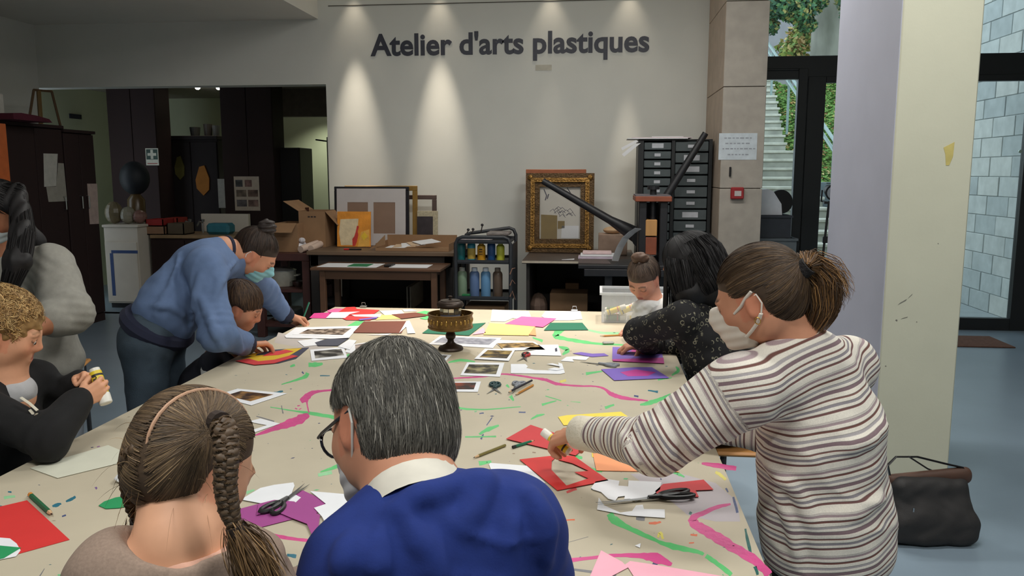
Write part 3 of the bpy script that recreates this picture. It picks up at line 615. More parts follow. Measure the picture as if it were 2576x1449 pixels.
# ---- frames on the right bench
picture_frame('picture_frame', 1322, 427, 1473, 640, 8.06, .05, mat('cherry_frame', hx(166, 92, 54), .4), 'plain reddish wooden frame behind the ornate gilded one', deg=3, z0=ZRB+.002)
M, W_, H_ = lean(1323, 437, 1494, 630, 7.9, 4, ZRB+.002)
M_gilt = mat('gilt_gesso', hx(150, 112, 58), .38, .35, 26, bump=.7, bscale=60, metal=.75); M_gilt2 = mat('gilt_dark', hx(92, 70, 44), .45, .35, 30, bump=.6, bscale=70, metal=.6)
t = thing('gilded_frame', 'ornate gilded picture frame with glass on the black workbench', 'picture frame', tuple(M.to_translation())); w = .20*W_
for k, (o_, wo, z1, m) in enumerate(((0, .35*w, .05, M_gilt2), (.35*w, .3*w, .065, M_gilt), (.65*w, .35*w, .04, M_gilt2))):
    a = W_/2-o_; b = a-wo; l = o_; h = H_-o_
    for poly in ([(-a, l), (a, l), (b, l+wo), (-b, l+wo)], [(-a, h), (-b, h-wo), (b, h-wo), (a, h)], [(-a, l), (-b, l+wo), (-b, h-wo), (-a, h)], [(a, l), (a, h), (b, h-wo), (b, l+wo)]):
        part('moulding', MB().prism(poly, z1, M), m, t)
# beading and corner ornaments
for i in range(20):
    for sx in (-1, 1):
        p = M @ Vector((sx*(W_/2-.5*w), w*.6+(H_-1.2*w)*(i+.5)/20, .066)); part('bead', MB().sphere(p, (.008, .006, .013), 6, 4), M_gilt, t)
for i in range(16):
    for yy in (.5*w, H_-.5*w):
        p = M @ Vector((-W_/2+.6*w+(W_-1.2*w)*(i+.5)/16, yy, .066)); part('bead', MB().sphere(p, (.013, .006, .008), 6, 4), M_gilt, t)
for sx in (-1, 1):
    for yy in (.32*w, H_-.32*w):
        p = M @ Vector((sx*(W_/2-.32*w), yy, .055)); part('corner_ornament', MB().sphere(p, (.028, .016, .028), 8, 6), M_gilt, t)
part('drawing_sheet', fbox(MB(), M, -W_/2+w, w, W_/2-w, H_-w, .004, .008, 0), mat('drawing_paper', hx(206, 200, 190), .7, .03, 6), t)
ink = mat('pencil_ink', hx(84, 80, 96), .8)
for k in range(14):
    a0 = random.uniform(-.16, .14)*W_; b0 = (.50+random.uniform(-.05, .06))*H_
    part('scribble', MB().tube([M @ Vector((a0, b0, .009)), M @ Vector((a0+.03, b0+.025, .009)), M @ Vector((a0+.06, b0-.01+random.uniform(-.02, .02), .009))], .0022, 4), ink, t)
for pts in ([(-.24, .80), (-.20, .72), (-.22, .66)], [(-.17, .74), (-.19, .68)], [(.1, .82), (.16, .74), (.12, .70), (.2, .70)]):
    part('scribble', MB().tube([M @ Vector((x*W_, y*H_, .009)) for x, y in pts], .005, 4), ink, t)
part('pasted_shape', MB().prism([(-.28*W_, .17*H_), (-.04*W_, .17*H_), (-.04*W_, .47*H_), (-.28*W_, .48*H_)], .003, M, .009), mat('ochre_card', hx(136, 112, 60), .8), t, 'ochre cut card behind the glass')
part('pasted_shape', MB().prism([(-.03*W_, .30*H_), (.07*W_, .31*H_), (.07*W_, .40*H_), (-.03*W_, .40*H_)], .003, M, .009), MATS['ochre_card'], t)
part('pasted_shape', MB().prism([(.02*W_, .18*H_), (.28*W_, .18*H_), (.28*W_, .34*H_), (.03*W_, .34*H_)], .003, M, .009), M_paper, t, 'white cut paper behind the glass')
part('glass', fbox(MB(), M, -W_/2+w, w, W_/2-w, H_-w, .020, .022, 0), glassmat('picture_glass', (1, 1, 1), .05), t)
# ---- small things on the right bench
a = R(1505, 590, 1578, 628, 7.7); solo('shoe_box', MB().box((a[0], 7.7, ZRB+.001), (a[1], 7.95, a[3]), .005), mat('pinkish_box', hx(168, 142, 124), .7), 'pinkish grey box behind the press wheel', 'box')
solo('wooden_form', MB().sphere(((a[0]+a[1])/2+.0, 7.8, a[3]+.035), ((a[1]-a[0])*.34, .07, .036), 14, 8), mat('pale_wood', hx(200, 166, 128), .6), 'pale rounded wooden form on the pinkish box', 'wooden form', smooth=True)
for k in range(3):
    a = R(1455, 612, 1555, 632, 7.4); solo('paper_stack', MB().box((a[0]+.02*k, 7.30+.01*k, ZRB+.001+.022*k), (a[1]-.03*k, 7.5, ZRB+.02+.022*k), .003), (mat('lilac_paper', hx(196, 180, 196), .7), M_paper, mat('pink_paper', hx(224, 196, 196), .7))[k], '%s of the flat boxes beside the gilded frame' % ('lowest', 'middle', 'top')[k], 'box', 'flat boxes on the black bench')
a = ony(1430, 648, 7.2); solo('paper_scrap', MB().prism([(-.06, .0), (.05, .03), (.05, .10)], .003, rotm((a[0], 7.22, ZRB+.001))), M_paper, 'small white paper triangle at the black bench edge', 'paper')
cs = [ony(px, py, 6.80) for px, py in ((1606, 575), (1590, 585), (1573, 600), (1560, 622), (1551, 645), (1547, 657))]
v = []; f = []
for p in cs: v += [p+np.array([-.028, -.02, .008]), p+np.array([.028, .10, -.008])]
for i in range(len(cs)-1): f.append((2*i, 2*i+2, 2*i+3, 2*i+1))
nv = len(v); v += [q+np.array([.003, 0, -.003]) for q in v[:nv]]; f += [tuple(i+nv for i in q)[::-1] for q in f[:5]]
m_ = MB(); m_.add(v, f); solo('paper_curl', m_, M_paper, 'white paper strip curling down from the press', 'paper')
# ---- etching press
M_iron = mat('black_cast_iron', hx(30, 30, 34), .45, .15, 12, bump=.05); M_rw = mat('red_oak', hx(140, 74, 50), .5, .15, 12)
t = thing('etching_press', 'black etching press with long star wheel spokes beside drawer unit', 'etching press', (ony(1640, 690, 7.0)[0], 7.0, 0))
x0, x1, a, b = R(1606, 508, 1678, 700, 6.9); bedz = ony(1520, 668, 6.6)[2]
part('upright', MB().box((x0, 6.9, 0), (x0+.065, 7.15, b), .006), M_iron, t); part('upright', MB().box((x1-.065, 6.9, 0), (x1, 7.15, b), .006), M_iron, t)
part('upright_back', MB().box((x0+.02, 7.22, 0), (x1-.03, 7.32, b-.02), .006), M_iron, t)
part('cap_beam', MB().box((x0-.035, 6.86, b), (x1+.03, 7.36, b+.045), .006), M_rw, t, 'reddish wooden cap beam')
part('cap_plate', MB().box((x0-.03, 6.88, b+.045), (x1+.02, 7.34, b+.055)), mat('dusty_grey', hx(110, 104, 108), .7), t)
part('pressure_screw', MB().tube([((x0+x1)/2, 6.98, b-.16), ((x0+x1)/2, 6.98, b+.13)], .028, 12), M_iron, t, smooth=True)
part('screw_cap', MB().lathe([(0, 0), (.05, 0), (.05, .03), (0, .03)], ((x0+x1)/2, 6.98, b-.02+.12), 14, cap=False), M_iron, t)
c0, c1, c2, c3 = R(1624, 553, 1653, 594, 6.9); part('bearing_block', MB().box((c0, 6.895, c2), (c1, 7.12, c3), .005), mat('brass_wood', hx(190, 140, 84), .5, .15, 12, stretch=(1, 1, .1)), t, 'amber bearing block')
part('bearing_block', MB().box((c0, 6.90, c2-.16), (c1, 7.12, c2-.01), .005), M_rw, t)
part('roller', MB().tube([((x0+x1)/2, 7.155, bedz+.12), ((x0+x1)/2, 7.215, bedz+.12)], .10, 24), M_steel, t, smooth=True)
bx0, bx1, _, _ = R(1452, 660, 1870, 680, 6.62)
part('bed', MB().box((bx0, 6.62, bedz-.03), (bx1, 7.12, bedz), .004), M_iron, t)
part('bed_rail', MB().box((bx0+.05, 6.60, bedz-.09), (bx1-.05, 6.66, bedz-.031), .004), M_iron, t)
for xa in (bx0+.25, bx1-.25): part('leg', MB().box((xa-.03, 6.66, 0), (xa+.03, 6.72, bedz-.09)), M_iron, t)
part('brace', MB().tube([(bx0+.28, 6.69, bedz-.28), (x0, 6.95, bedz-.6)], .02, 6), M_iron, t)
YWH = 7.42; hub = ony(1612, 598, YWH); part('wheel_hub', MB().tube([(hub[0], YWH-.08, hub[2]), (hub[0], YWH+.06, hub[2])], .085, 20), M_iron, t, smooth=True)
for (px, py) in ((1775, 335), (1365, 455)):
    e = ony(px, py, YWH); d = e-hub; d /= np.linalg.norm(d)
    part('wheel_spoke', MB().tube([hub, hub+d*.14, hub+d*.32, e], [.075, .062, .038, .028], 12), M_iron, t, smooth=True)
    if px > 1500: part('spoke_ferrule', MB().tube([e-d*.13, e-d*.05], .0275, 12), mat('worn_ferrule', hx(86, 64, 44), .5), t, smooth=True)
# dark card on the press bed
a = ony(1485, 655, 6.75); solo('card_folder', MB().prism([(-.13, -.05), (.14, -.08), (.11, .25), (-.13, .27)], .006, rotm((a[0]+.03, 6.78, bedz+.001))), mat('grey_brown_card', hx(88, 76, 74), .7), 'grey brown card lying on the press bed', 'card')
# ---- drawer unit
M_dr = mat('drawer_green_grey', hx(74, 82, 84), .5, .12, 10); M_lab = mat('drawer_label', hx(188, 190, 196), .6)
YD = 7.62; x0, x1, _, zt4 = R(1604, 354, 1790, 500, YD)
t = thing('drawer_unit', 'tall black unit with two columns of labelled grey drawers', 'drawer unit', ((x0+x1)/2, YD+.2, 0))
xm = R(1690, 400, 1694, 500, YD)[0]
for xa, wd in ((x0, .05), (xm-.008, .03), (x1-.03, .03)): part('side_panel', MB().box((xa, YD-.01, 0), (xa+wd, YD+.42, zt4)), M_black, t)
part('back_panel', MB().box((x0, YD+.42, 0), (x1, YD+.43, zt4)), M_black, t); part('top_panel', MB().box((x0, YD, zt4), (x1, YD+.43, zt4+.012)), M_black, t)
def drawers(xa, xb, ytop, step, n, lblw, odd):
    for i in range(n):
        zt_i = ony(1690, ytop+step*i, YD)[2]; zb_i = ony(1690, ytop+step*(i+1), YD)[2]+.012
        if zb_i < .1: break
        d = part('drawer', MB().box((xa+.004, YD, zb_i), (xb-.004, YD+.36, zt_i), .004), M_dr, t)
        part('drawer_lip', MB().box((xa+.01, YD-.012, zb_i+.002), (xb-.01, YD, zb_i+.018), .003), M_dr, d)
        xc = (xa+xb)/2; w = lblw*(1.9 if i in odd else 1)
        part('label_holder', MB().box((xc-w/2, YD-.006, (zt_i+zb_i)/2-.012*(2.0 if i in odd else 1)), (xc+w/2, YD, (zt_i+zb_i)/2+.016*(1.6 if i in odd else 1))), M_lab, d)
drawers(x0+.05, xm-.008, 358, 22.6, 16, .055, {0})
drawers(xm+.022, x1-.03, 356, 28.6, 13, .075, {1, 2, 6})
for k, (pa, pb, z_, dy) in enumerate(((1578, 1730, .0, -.04), (1590, 1742, .009, -.01), (1640, 1720, .018, .03))):
    xa, xb = ony(pa, 352, YD)[0], ony(pb, 352, YD)[0]
    solo('paper_sheet', MB().box((xa, YD+dy, zt4+.014+z_), (xb, YD+dy+.3, zt4+.022+z_), .002), (M_paper, mat('pinkish_paper', hx(220, 204, 208), .7), M_paper)[k], 'white paper stack on the drawer unit, %s' % ('lowest', 'pinkish middle one', 'uppermost')[k], 'paper', 'papers on the drawer unit')
for k, pl in enumerate(([(1606, 356), (1600, 352), (1562, 372), (1566, 378)], [(1612, 360), (1596, 362), (1564, 388), (1570, 394)])):
    P = [ony(px, py, YD-.05+.004*k) for px, py in pl]; solo('paper_strip', MB().prism([(p[0], p[2]) for p in P], .003, Matrix.Translation((0, YD-.05+.006*k, 0)) @ FACE_CAM), M_paper, 'white paper strip drooping off the drawer unit, %s' % ('upper', 'lower')[k], 'paper', 'strips drooping off the drawer unit')
# ---- notice, alarm on the stone pier
a = R(1808, 335, 1904, 402, SY0-.013); n_ = solo('notice_sheet', MB().box((a[0], SY0-.0145, a[2]), (a[1], SY0-.0125, a[3])), mat('notice_paper', hx(196, 204, 210), .7), 'pale printed notice taped on the stone pier', 'notice')
for k, (l, wd) in enumerate(((.82, .72), (.62, .66), (.42, .80), (.2, .52))):
    x = a[0]+.5*(1-wd)*(a[1]-a[0])
    while x < a[0]+.5*(1+wd)*(a[1]-a[0]):
        w_ = random.uniform(.012, .035); o = part('print_line', MB().box((x, SY0-.0150, a[2]+l*(a[3]-a[2])-.006), (x+w_, SY0-.0146, a[2]+l*(a[3]-a[2])+.004)), mat('faint_ink', hx(150, 154, 162), .8)); o.parent = n_; o.matrix_parent_inverse = Matrix.Translation(-n_.location); x += w_+.010
a = R(1837, 471, 1870, 501, SY0-.012)
t = thing('fire_alarm', 'square red fire alarm button on the stone pier', 'fire alarm', ((a[0]+a[1])/2, SY0-.012, a[2]))
part('housing', MB().box((a[0], SY0-.05, a[2]), (a[1], SY0-.012, a[3]), .008), mat('alarm_red', hx(150, 40, 44), .4), t)
c = .27; part('press_panel', MB().box((a[0]+c*(a[1]-a[0]), SY0-.053, a[2]+c*(a[3]-a[2])), (a[1]-c*(a[1]-a[0])*.8, SY0-.05, a[3]-c*(a[3]-a[2])*1.1)), mat('alarm_white', hx(190, 180, 178), .5), t)
a = R(1834, 420, 1839, 444, SY0-.012); solo('cable_clip', MB().box((a[0], SY0-.03, a[2]), (a[1], SY0-.012, a[3]), .003), M_blackp, 'thin black clip above the fire alarm', 'clip')
# ---- crates and lamp by the glazing
M_cr = milky('smoky_plastic', hx(110, 118, 124), .75)
def crate(p0, y0, p1, y1, Y, dep, label, m, z0):
    x0, x1, a, b = R(p0, y0, p1, y1, Y); t = thing('storage_crate', label, 'crate', ((x0+x1)/2, Y+dep/2, z0)); th = .006
    part('crate_walls', MB().box((x0, Y, z0), (x1, Y+th, b)).box((x0, Y+dep-th, z0), (x1, Y+dep, b)).box((x0, Y+th, z0), (x0+th, Y+dep-th, b)).box((x1-th, Y+th, z0), (x1, Y+dep-th, b)).box((x0+th, Y+th, z0), (x1-th, Y+dep-th, z0+th)), m, t)
    part('rim', MB().box((x0-.012, Y-.012, b-.02), (x1+.012, Y, b)).box((x0-.012, Y+dep, b-.02), (x1+.012, Y+dep+.012, b)).box((x0-.012, Y, b-.02), (x0, Y+dep, b)).box((x1, Y, b-.02), (x1+.012, Y+dep, b)), m, t); return b, x0, x1
z0 = 0.001; Yc = 7.55
zc, xa, xb = crate(1885, 690, 2002, 770, Yc, .42, 'grey storage crate lowest in the stack by the glazing', mat('grey_crate', hx(84, 90, 98), .5), z0)
zc, xa, xb = crate(1885, 600, 2002, 690, Yc, .42, 'smoky translucent crate in the middle of the stack by the glazing', M_cr, zc+.002)
z1 = zc
zc, xa, xb = crate(1885, 542, 1990, 598, Yc+.02, .38, 'dark upper crate holding a grey cloth by the glazing', mat('dark_crate', hx(48, 52, 60), .45), zc+.002)
solo('grey_cloth', MB().sphere(((xa+xb)/2, Yc+.2, z1+.09), (.15, .12, .08), 12, 7), mat('cloth_grey', hx(120, 122, 126), .9, .1, 10, bump=.4, bscale=20), 'grey cloth heaped in the upper crate', 'cloth', smooth=True)
a = R(1898, 478, 1966, 541, Yc); solo('carrier_bag', MB().prism([(-.13, 0), (.14, 0), (.13, .10), (.05, .22), (.0, .235), (-.11, .22), (-.13, .1)], .2, Matrix.Translation((a[0]+.13, Yc+.3, zc+.001)) @ FACE_CAM), mat('white_carrier', hx(214, 218, 226), .4, .08, 9, bump=.4, bscale=14), 'white carrier bag on top of the crate stack', 'bag')
a = ony(1966, 505, Yc+.3); solo('round_reflector', MB().lathe([(0, -.012), (.11, -.01), (.115, 0), (.11, .01), (0, .012)], (0, 0, 0), 24, rotm((a[0], Yc+.32, zc+.116), x=80, z=10), cap=False), M_blackp, 'black round disc beside the carrier bag on the crates', 'disc', smooth=True)
# lamp on tripod
p = ony(2075, 600, 7.6); hz = ony(2078, 478, 7.6)[2]
t = thing('tripod_lamp', 'black studio lamp on a thin stand before the glazing', 'lamp', (p[0], 7.6, 0))
part('pole', MB().tube([(p[0]-.03, 7.6, .45), (p[0]+.02, 7.6, hz-.1)], .011, 8), M_blackp, t)
part('pole_clamp', MB().box((p[0]-.02, 7.58, .93), (p[0]+.03, 7.62, .99), .006), M_blackp, t)
for k in range(3):
    w_ = k*2.094+.4; part('leg', MB().tube([(p[0]-.03, 7.6, .48), (p[0]-.03+.2*math.cos(w_), 7.6+.2*math.sin(w_), .008)], .009, 6), M_blackp, t)
part('lamp_head', MB().tube([(p[0]+.03, 7.66, hz), (p[0]+.03, 7.50, hz-.02)], [.05, .075], 18), M_blackp, t, smooth=True)
part('lamp_lens', MB().tube([(p[0]+.03, 7.499, hz-.02), (p[0]+.03, 7.494, hz-.021)], .06, 18), mat('lamp_lens', hx(150, 156, 164), .2), t)
part('barn_door', MB().box((p[0]-.05, 7.46, hz+.06), (p[0]+.12, 7.5, hz+.066), M=None), M_blackp, t); part('barn_door', MB().box((p[0]-.06, 7.46, hz-.12), (p[0]+.12, 7.5, hz-.10)), M_blackp, t)
part('yoke', MB().tube([(p[0]-.055, 7.57, hz), (p[0]-.055, 7.58, hz-.1), (p[0]+.02, 7.6, hz-.11), (p[0]+.11, 7.58, hz-.1), (p[0]+.11, 7.57, hz)], .008, 6), M_blackp, t)
a = R(2050, 655, 2120, 800, 7.85); solo('white_plinth', MB().box((a[0], 7.85, 0.001), (a[1]+.25, 8.2, a[3]), .006), mat('pale_blue_paint', hx(190, 204, 220), .5), 'pale bluish plinth behind the painted pier', 'plinth')
a = onz(2475, 868, 0); solo('door_mat', MB().box((a[0]-.5, 7.55, .001), (a[0]+.22, 8.05, .012), .004), mat('coir_mat', hx(104, 72, 58), .95, .2, 40, bump=.5), 'brown door mat before the glass door', 'mat')
p = onz(2572, 845, 0); solo('leaning_pole', MB().tube([(p[0]-.06, 7.7, .02), (p[0]+.45, 8.3, 1.0)], .03, 10), mat('pale_pole', hx(190, 190, 184), .5), 'pale pole leaning by the glass door', 'pole', smooth=True)
# ================================================================ LEFT SIDE
XF = -5.25
def LY(px, py=500): return onx(px, py, XF)[1]
def wardrobe(pa, pb, ptop, label, doors, zt=None):
    ya, yb = LY(pa), LY(pb); z = onx((pa+pb)/2, ptop, XF)[2]
    t = thing('wardrobe', label, 'wardrobe', (XF-.3, (ya+yb)/2, 0))
    part('carcass', MB().box((XF-.6, ya, 0), (XF-.02, yb, z), .004), M_brown, t)
    part('cornice', MB().box((XF-.6, ya-.01, z), (XF+.02, yb+.01, z+.03), .004), M_brown, t)
    part('plinth_board', MB().box((XF-.02, ya+.01, 0), (XF-.005, yb-.01, .08)), M_brown, t)
    for k in range(doors):
        a = ya+(yb-ya)*k/doors+.004; b = ya+(yb-ya)*(k+1)/doors-.004
        d = part('door', MB().box((XF-.019, a, .09), (XF, b, z-.01), .004), M_brown, t)
        hy = b-.05 if k % 2 == 0 else a+.05
        part('handle', MB().tube([(XF, hy, 1.20), (XF+.03, hy, 1.205), (XF+.03, hy, 1.325), (XF, hy, 1.33)], .006, 6), M_steel, d)
    return z, ya, yb
zA, a1, a2 = wardrobe(-60, 168, 316, 'dark red brown wardrobe with taped papers at the left wall', 3)
zB, b1, b2 = wardrobe(171, 246, 336, 'narrower dark red brown wardrobe with a picture strip on its door', 2)
def doorpaper(poly, label, m, name='notice_sheet', cat='notice', d=.003):
    Q = [onx(px, py, XF+d) for px, py in poly]; v = [q for q in Q]+[q+np.array([.0012, 0, 0]) for q in Q]; n = len(Q)
    m_ = MB(); m_.add(v, [tuple(range(n)), tuple(range(n, 2*n))[::-1]]+[(i, (i+1) % n, n+(i+1) % n, n+i) for i in range(n)]); return solo(name, m_, m, label, cat)
M_gp = mat('grey_paper', hx(180, 178, 170), .8)
doorpaper([(109, 386), (145, 387), (141, 468), (111, 470)], 'pale printed sheet on the wardrobe door, upper of two', M_gp)
doorpaper([(146, 410), (160, 411), (169, 506), (122, 508), (116, 470), (141, 469)], 'pale printed sheet on the wardrobe door, lower of two', mat('grey_paper_2', hx(150, 146, 136), .8), d=.002)
doorpaper([(219, 462), (244, 462), (249, 563), (226, 564)], 'narrow pinkish picture strip on the wardrobe door', mat('pink_strip', hx(178, 158, 150), .8, .12, 16))
# orange panel at the far left
a = onx(25, 430, -5.0); solo('orange_panel', MB().box((-5.2, a[1]-1.0, .002), (-5.0, a[1], onx(22, 312, -5.0)[2]), .004), mat('orange_laminate', hx(190, 96, 46), .5), 'orange laminate cupboard side at the left edge', 'cupboard')
# on top of the wardrobes
zt5 = zA+.031
y_ = LY(40); solo('white_box', MB().box((XF-.45, LY(-10), zt5), (XF-.05, LY(44), zt5+.24), .006), mat('white_carton', hx(190, 188, 180), .7), 'white box on top of the wardrobe', 'box')
solo('magenta_cloth', MB().prism([(0, 0), (.5, 0), (.46, .03), (.3, .05), (.1, .06), (0, .05)], .25, Matrix.Translation((XF-.02, LY(-10), zt5)) @ Matrix.Rotation(math.pi/2, 4, 'Z') @ FACE_CAM), mat('magenta_fabric', hx(74, 14, 34), .9, .2, 10, bump=.4), 'dark magenta folded cloth on top of the wardrobe', 'cloth')
t = thing('table_easel', 'small wooden easel frame standing on the wardrobe', 'easel', (XF-.2, LY(115), zt5))
q = [onx(px, py, XF-.15) for px, py in ((72, 312), (85, 226), (130, 230), (152, 318), (97, 228), (103, 312))]
for i, j in ((0, 1), (1, 2), (2, 3)):
    A, C = q[i].copy(), q[j].copy()
    for w_ in (A, C): w_[2] = max(w_[2], zt5+.012)
    part('strut', MB().tube([A, C], .012, 6), mat('easel_wood', hx(90, 66, 40), .6), t)
A = q[4]; C = q[5]; A[2] = max(A[2], zt5); C[2] = max(C[2], zt5+.014); part('strut', MB().tube([A, C], .02, 6), mat('ochre_strut', hx(110, 84, 40), .6), t)
a = ony(192, 293, YB-.003); 
# ---- scullery furniture
M_cream = mat('cream_laminate', hx(206, 198, 184), .5, .04, 6); M_tape = mat('blue_tape', hx(44, 70, 120), .6)
YW = 8.75; x0, x1, _, z1 = R(266, 566, 350, 745, YW)
t = thing('white_cabinet', 'cream cabinet outlined with blue tape in the scullery', 'cabinet', ((x0+x1)/2, YW+.3, 0))
part('body', MB().box((x0, YW, .06), (x1, YW+.6, z1-.03), .004), M_cream, t); part('worktop', MB().box((x0-.01, YW-.02, z1-.03), (x1+.02, YW+.6, z1), .006), M_cream, t); part('kick_board', MB().box((x0+.01, YW+.04, 0), (x1-.01, YW+.58, .06)), M_blackp, t)
part('door', MB().box((x0+.01, YW-.018, .08), (x1-.01, YW, z1-.20), .004), M_cream, t)
tz = ony(310, 632, YW-.02)[2]; tx = ony(283, 680, YW-.02)[0]
part('tape_strip', MB().box((tx, YW-.0195, tz-.025), (x1, YW-.018, tz+.01)), M_tape, t, 'blue tape'); part('tape_strip', MB().box((tx-.02, YW-.0195, .15), (tx+.02, YW-.018, tz-.025)), M_tape, t, 'blue tape')
XCB = x1+.04; YK = 8.95; x0, x1, _, z2 = R(352, 592, 640, 740, YK); x0 = max(x0, XCB)
t = thing('sink_counter', 'dark sink counter with pale worktop in the scullery', 'counter', ((x0+x1)/2, YK+.3, 0))
part('body', MB().box((x0, YK, .05), (x1, YK+.6, z2-.04), .004), M_brown, t); part('worktop', MB().box((x0, YK-.02, z2-.04), (x1, YK+.62, z2), .006), mat('beige_worktop', hx(150, 124, 92), .45), t)
for k in range(3):
    w_ = (x1-x0)/3; d = part('door', MB().box((x0+w_*k+.006, YK-.016, .08), (x0+w_*(k+1)-.006, YK, z2-.06), .004), M_brown, t)
part('backsplash', MB().box((x0+.35, YK+.55, z2), (x1-.3, YK+.61, z2+.22), .004), M_cream, t)
tp_ = ony(482, 575, YK+.35)
for k, dx in enumerate((-.05, .12)):
    u = thing('tap', 'chrome tap at the scullery sink, %s' % ('left', 'right')[k], 'tap', (tp_[0]+dx, YK+.4, z2)); X = tp_[0]+dx
    part('spout', MB().tube([(X, YK+.4, z2), (X, YK+.4, z2+.12), (X, YK+.32, z2+.14), (X, YK+.25, z2+.09)], .011, 8), M_steel, u, smooth=True); part('tap_head', MB().lathe([(0, .13), (.022, .13), (.026, .16), (0, .165)], (X, YK+.4, z2), 12, cap=False), M_steel, u)
for k, (p0, y0, p1, y1, Y, c, lb, cat) in enumerate(((366, 552, 410, 576, YK+.0, (150, 36, 34), 'red tray on the scullery counter, left one', 'tray'), (414, 545, 446, 562, YK+.29, (150, 50, 40), 'red tray on the scullery counter, right one', 'tray'), (362, 575, 414, 592, YK-.0, (150, 116, 90), 'wooden tray under the red tray', 'tray'), (420, 562, 462, 590, YK+.02, (90, 78, 62), 'brown mesh basket by the sink', 'basket'), (516, 548, 574, 578, YK+.1, (52, 118, 134), 'folded teal towel on the scullery counter', 'towel'))):
    x0_, x1_, a, b = R(p0, y0, p1, y1, Y); zb_ = z2+.001+(.10 if k == 0 else 0); h_ = min(max(b-zb_, .05), .18) if k != 2 else .095
    if k == 4: mb = MB().box((x0_, Y, zb_), (x1_, Y+.2, zb_+.13), .03)
    else: mb = MB().box((x0_, Y, zb_), (x1_, Y+.25, zb_+.01)).box((x0_, Y, zb_), (x1_, Y+.01, zb_+h_)).box((x0_, Y+.24, zb_), (x1_, Y+.25, zb_+h_)).box((x0_, Y, zb_), (x0_+.01, Y+.25, zb_+h_)).box((x1_-.01, Y, zb_), (x1_, Y+.25, zb_+h_))
    solo('tray' if k < 3 else ('basket', 'towel')[k-3], mb, mat('scullery_item_%d' % k, hx(*c), .5), lb, cat)
for k, (px, py, rx, rz_, c, lb) in enumerate(((288, 530, .10, .13, (110, 100, 76), 'dull olive plastic bag on the cream cabinet, left one'), (318, 540, .085, .10, (140, 136, 120), 'translucent bag on the cream cabinet, middle one'), (343, 540, .075, .08, (130, 96, 88), 'pinkish wrapped parcel on the cream cabinet, right one'))):
    p = ony(px+6, py, YW+.2); solo('plastic_bag', MB().sphere((p[0], YW+.14+.04*k, z1+rz_+.001), (rx, .1, rz_), 12, 8), mat('bag_%d' % k, hx(*c), .35, .15, 14, bump=.6, bscale=16), lb, 'bag')
XJ = ony(266, 566, 8.75)[0]+.12
solo('helmet', MB().sphere((XJ, 9.2, ony(272, 448, 9.2)[2]), (.17, .17, .2), 18, 12), mat('dark_blue_rubber', hx(16, 22, 30), .6), 'dark blue round helmet on the amber jar', 'helmet', smooth=True)
p = ony(276, 510, 9.2); zq = ony(272, 448, 9.2)[2]-.19; solo('amber_jar', MB().lathe([(0, 0), (.09, 0), (.1, .03), (.1, (zq-z1)*.8), (.05, zq-z1), (0, zq-z1)], (XJ, 9.2, z1+.001), 16, cap=False), mat('amber_glass', hx(84, 66, 40), .3), 'amber jar at the back of the cream cabinet', 'jar', smooth=True)
# dark cupboard with aprons
YQ = 10.4; x0, x1, _, z3 = R(418, 352, 551, 540, YQ)
t = thing('dark_cupboard', 'black brown cupboard with hanging aprons between the scullery piers', 'cupboard', ((x0+x1)/2, YQ+.2, 0))
part('body', MB().box((x0, YQ, 0), (x1, YQ+.4, z3), .004), mat('black_brown', hx(28, 19, 19), .85), t); part('cornice', MB().box((x0-.05, YQ-.05, z3), (x1+.02, YQ+.42, z3+.05), .006), MATS['black_brown'], t)
for k in range(2): w_ = (x1-x0)/2; part('door', MB().box((x0+k*w_+.01, YQ-.016, .05), (x0+(k+1)*w_-.01, YQ, z3-.03), .004), MATS['black_brown'], t)
for k, (px, py, w_, h_, c, lb) in enumerate(((508, 456, .10, .19, (150, 96, 36), 'orange yellow apron hanging on the dark cupboard'), (450, 424, .07, .15, (96, 90, 40), 'olive green cloth hanging on the dark cupboard'))):
    p = ony(px, py, YQ-.04); solo('apron', MB().prism([(-w_*.3, h_), (w_*.4, h_*1.1), (w_, h_*.2), (w_*.9, -h_*.6), (w_*.1, -h_), (-w_*.8, -h_*.5), (-w_*.9, h_*.1)], .02, Matrix.Translation((p[0], YQ-.018, p[2])) @ FACE_CAM), mat('apron_%d' % k, hx(*c), .9, .15, 8, bump=.4), lb, 'apron')
for k, (px, h_, r_) in enumerate(((487, .12, .07), (520, .16, .06), (540, .14, .05))):
    p = ony(px, 345, YQ+.1); solo('plant_pot', MB().lathe([(0, 0), (r_*.8, 0), (r_, h_), (r_*.9, h_), (r_*.7, .02), (0, .02)], (p[0], YQ+.15, z3+.051), 14, cap=False), mat('dim_pot_%d' % k, hx(*((60, 60, 56), (64, 58, 52), (90, 92, 90))[k]), .6), 'dim pot on the dark cupboard, %s' % ('left', 'middle', 'right')[k], 'pot', 'pots on the dark cupboard')
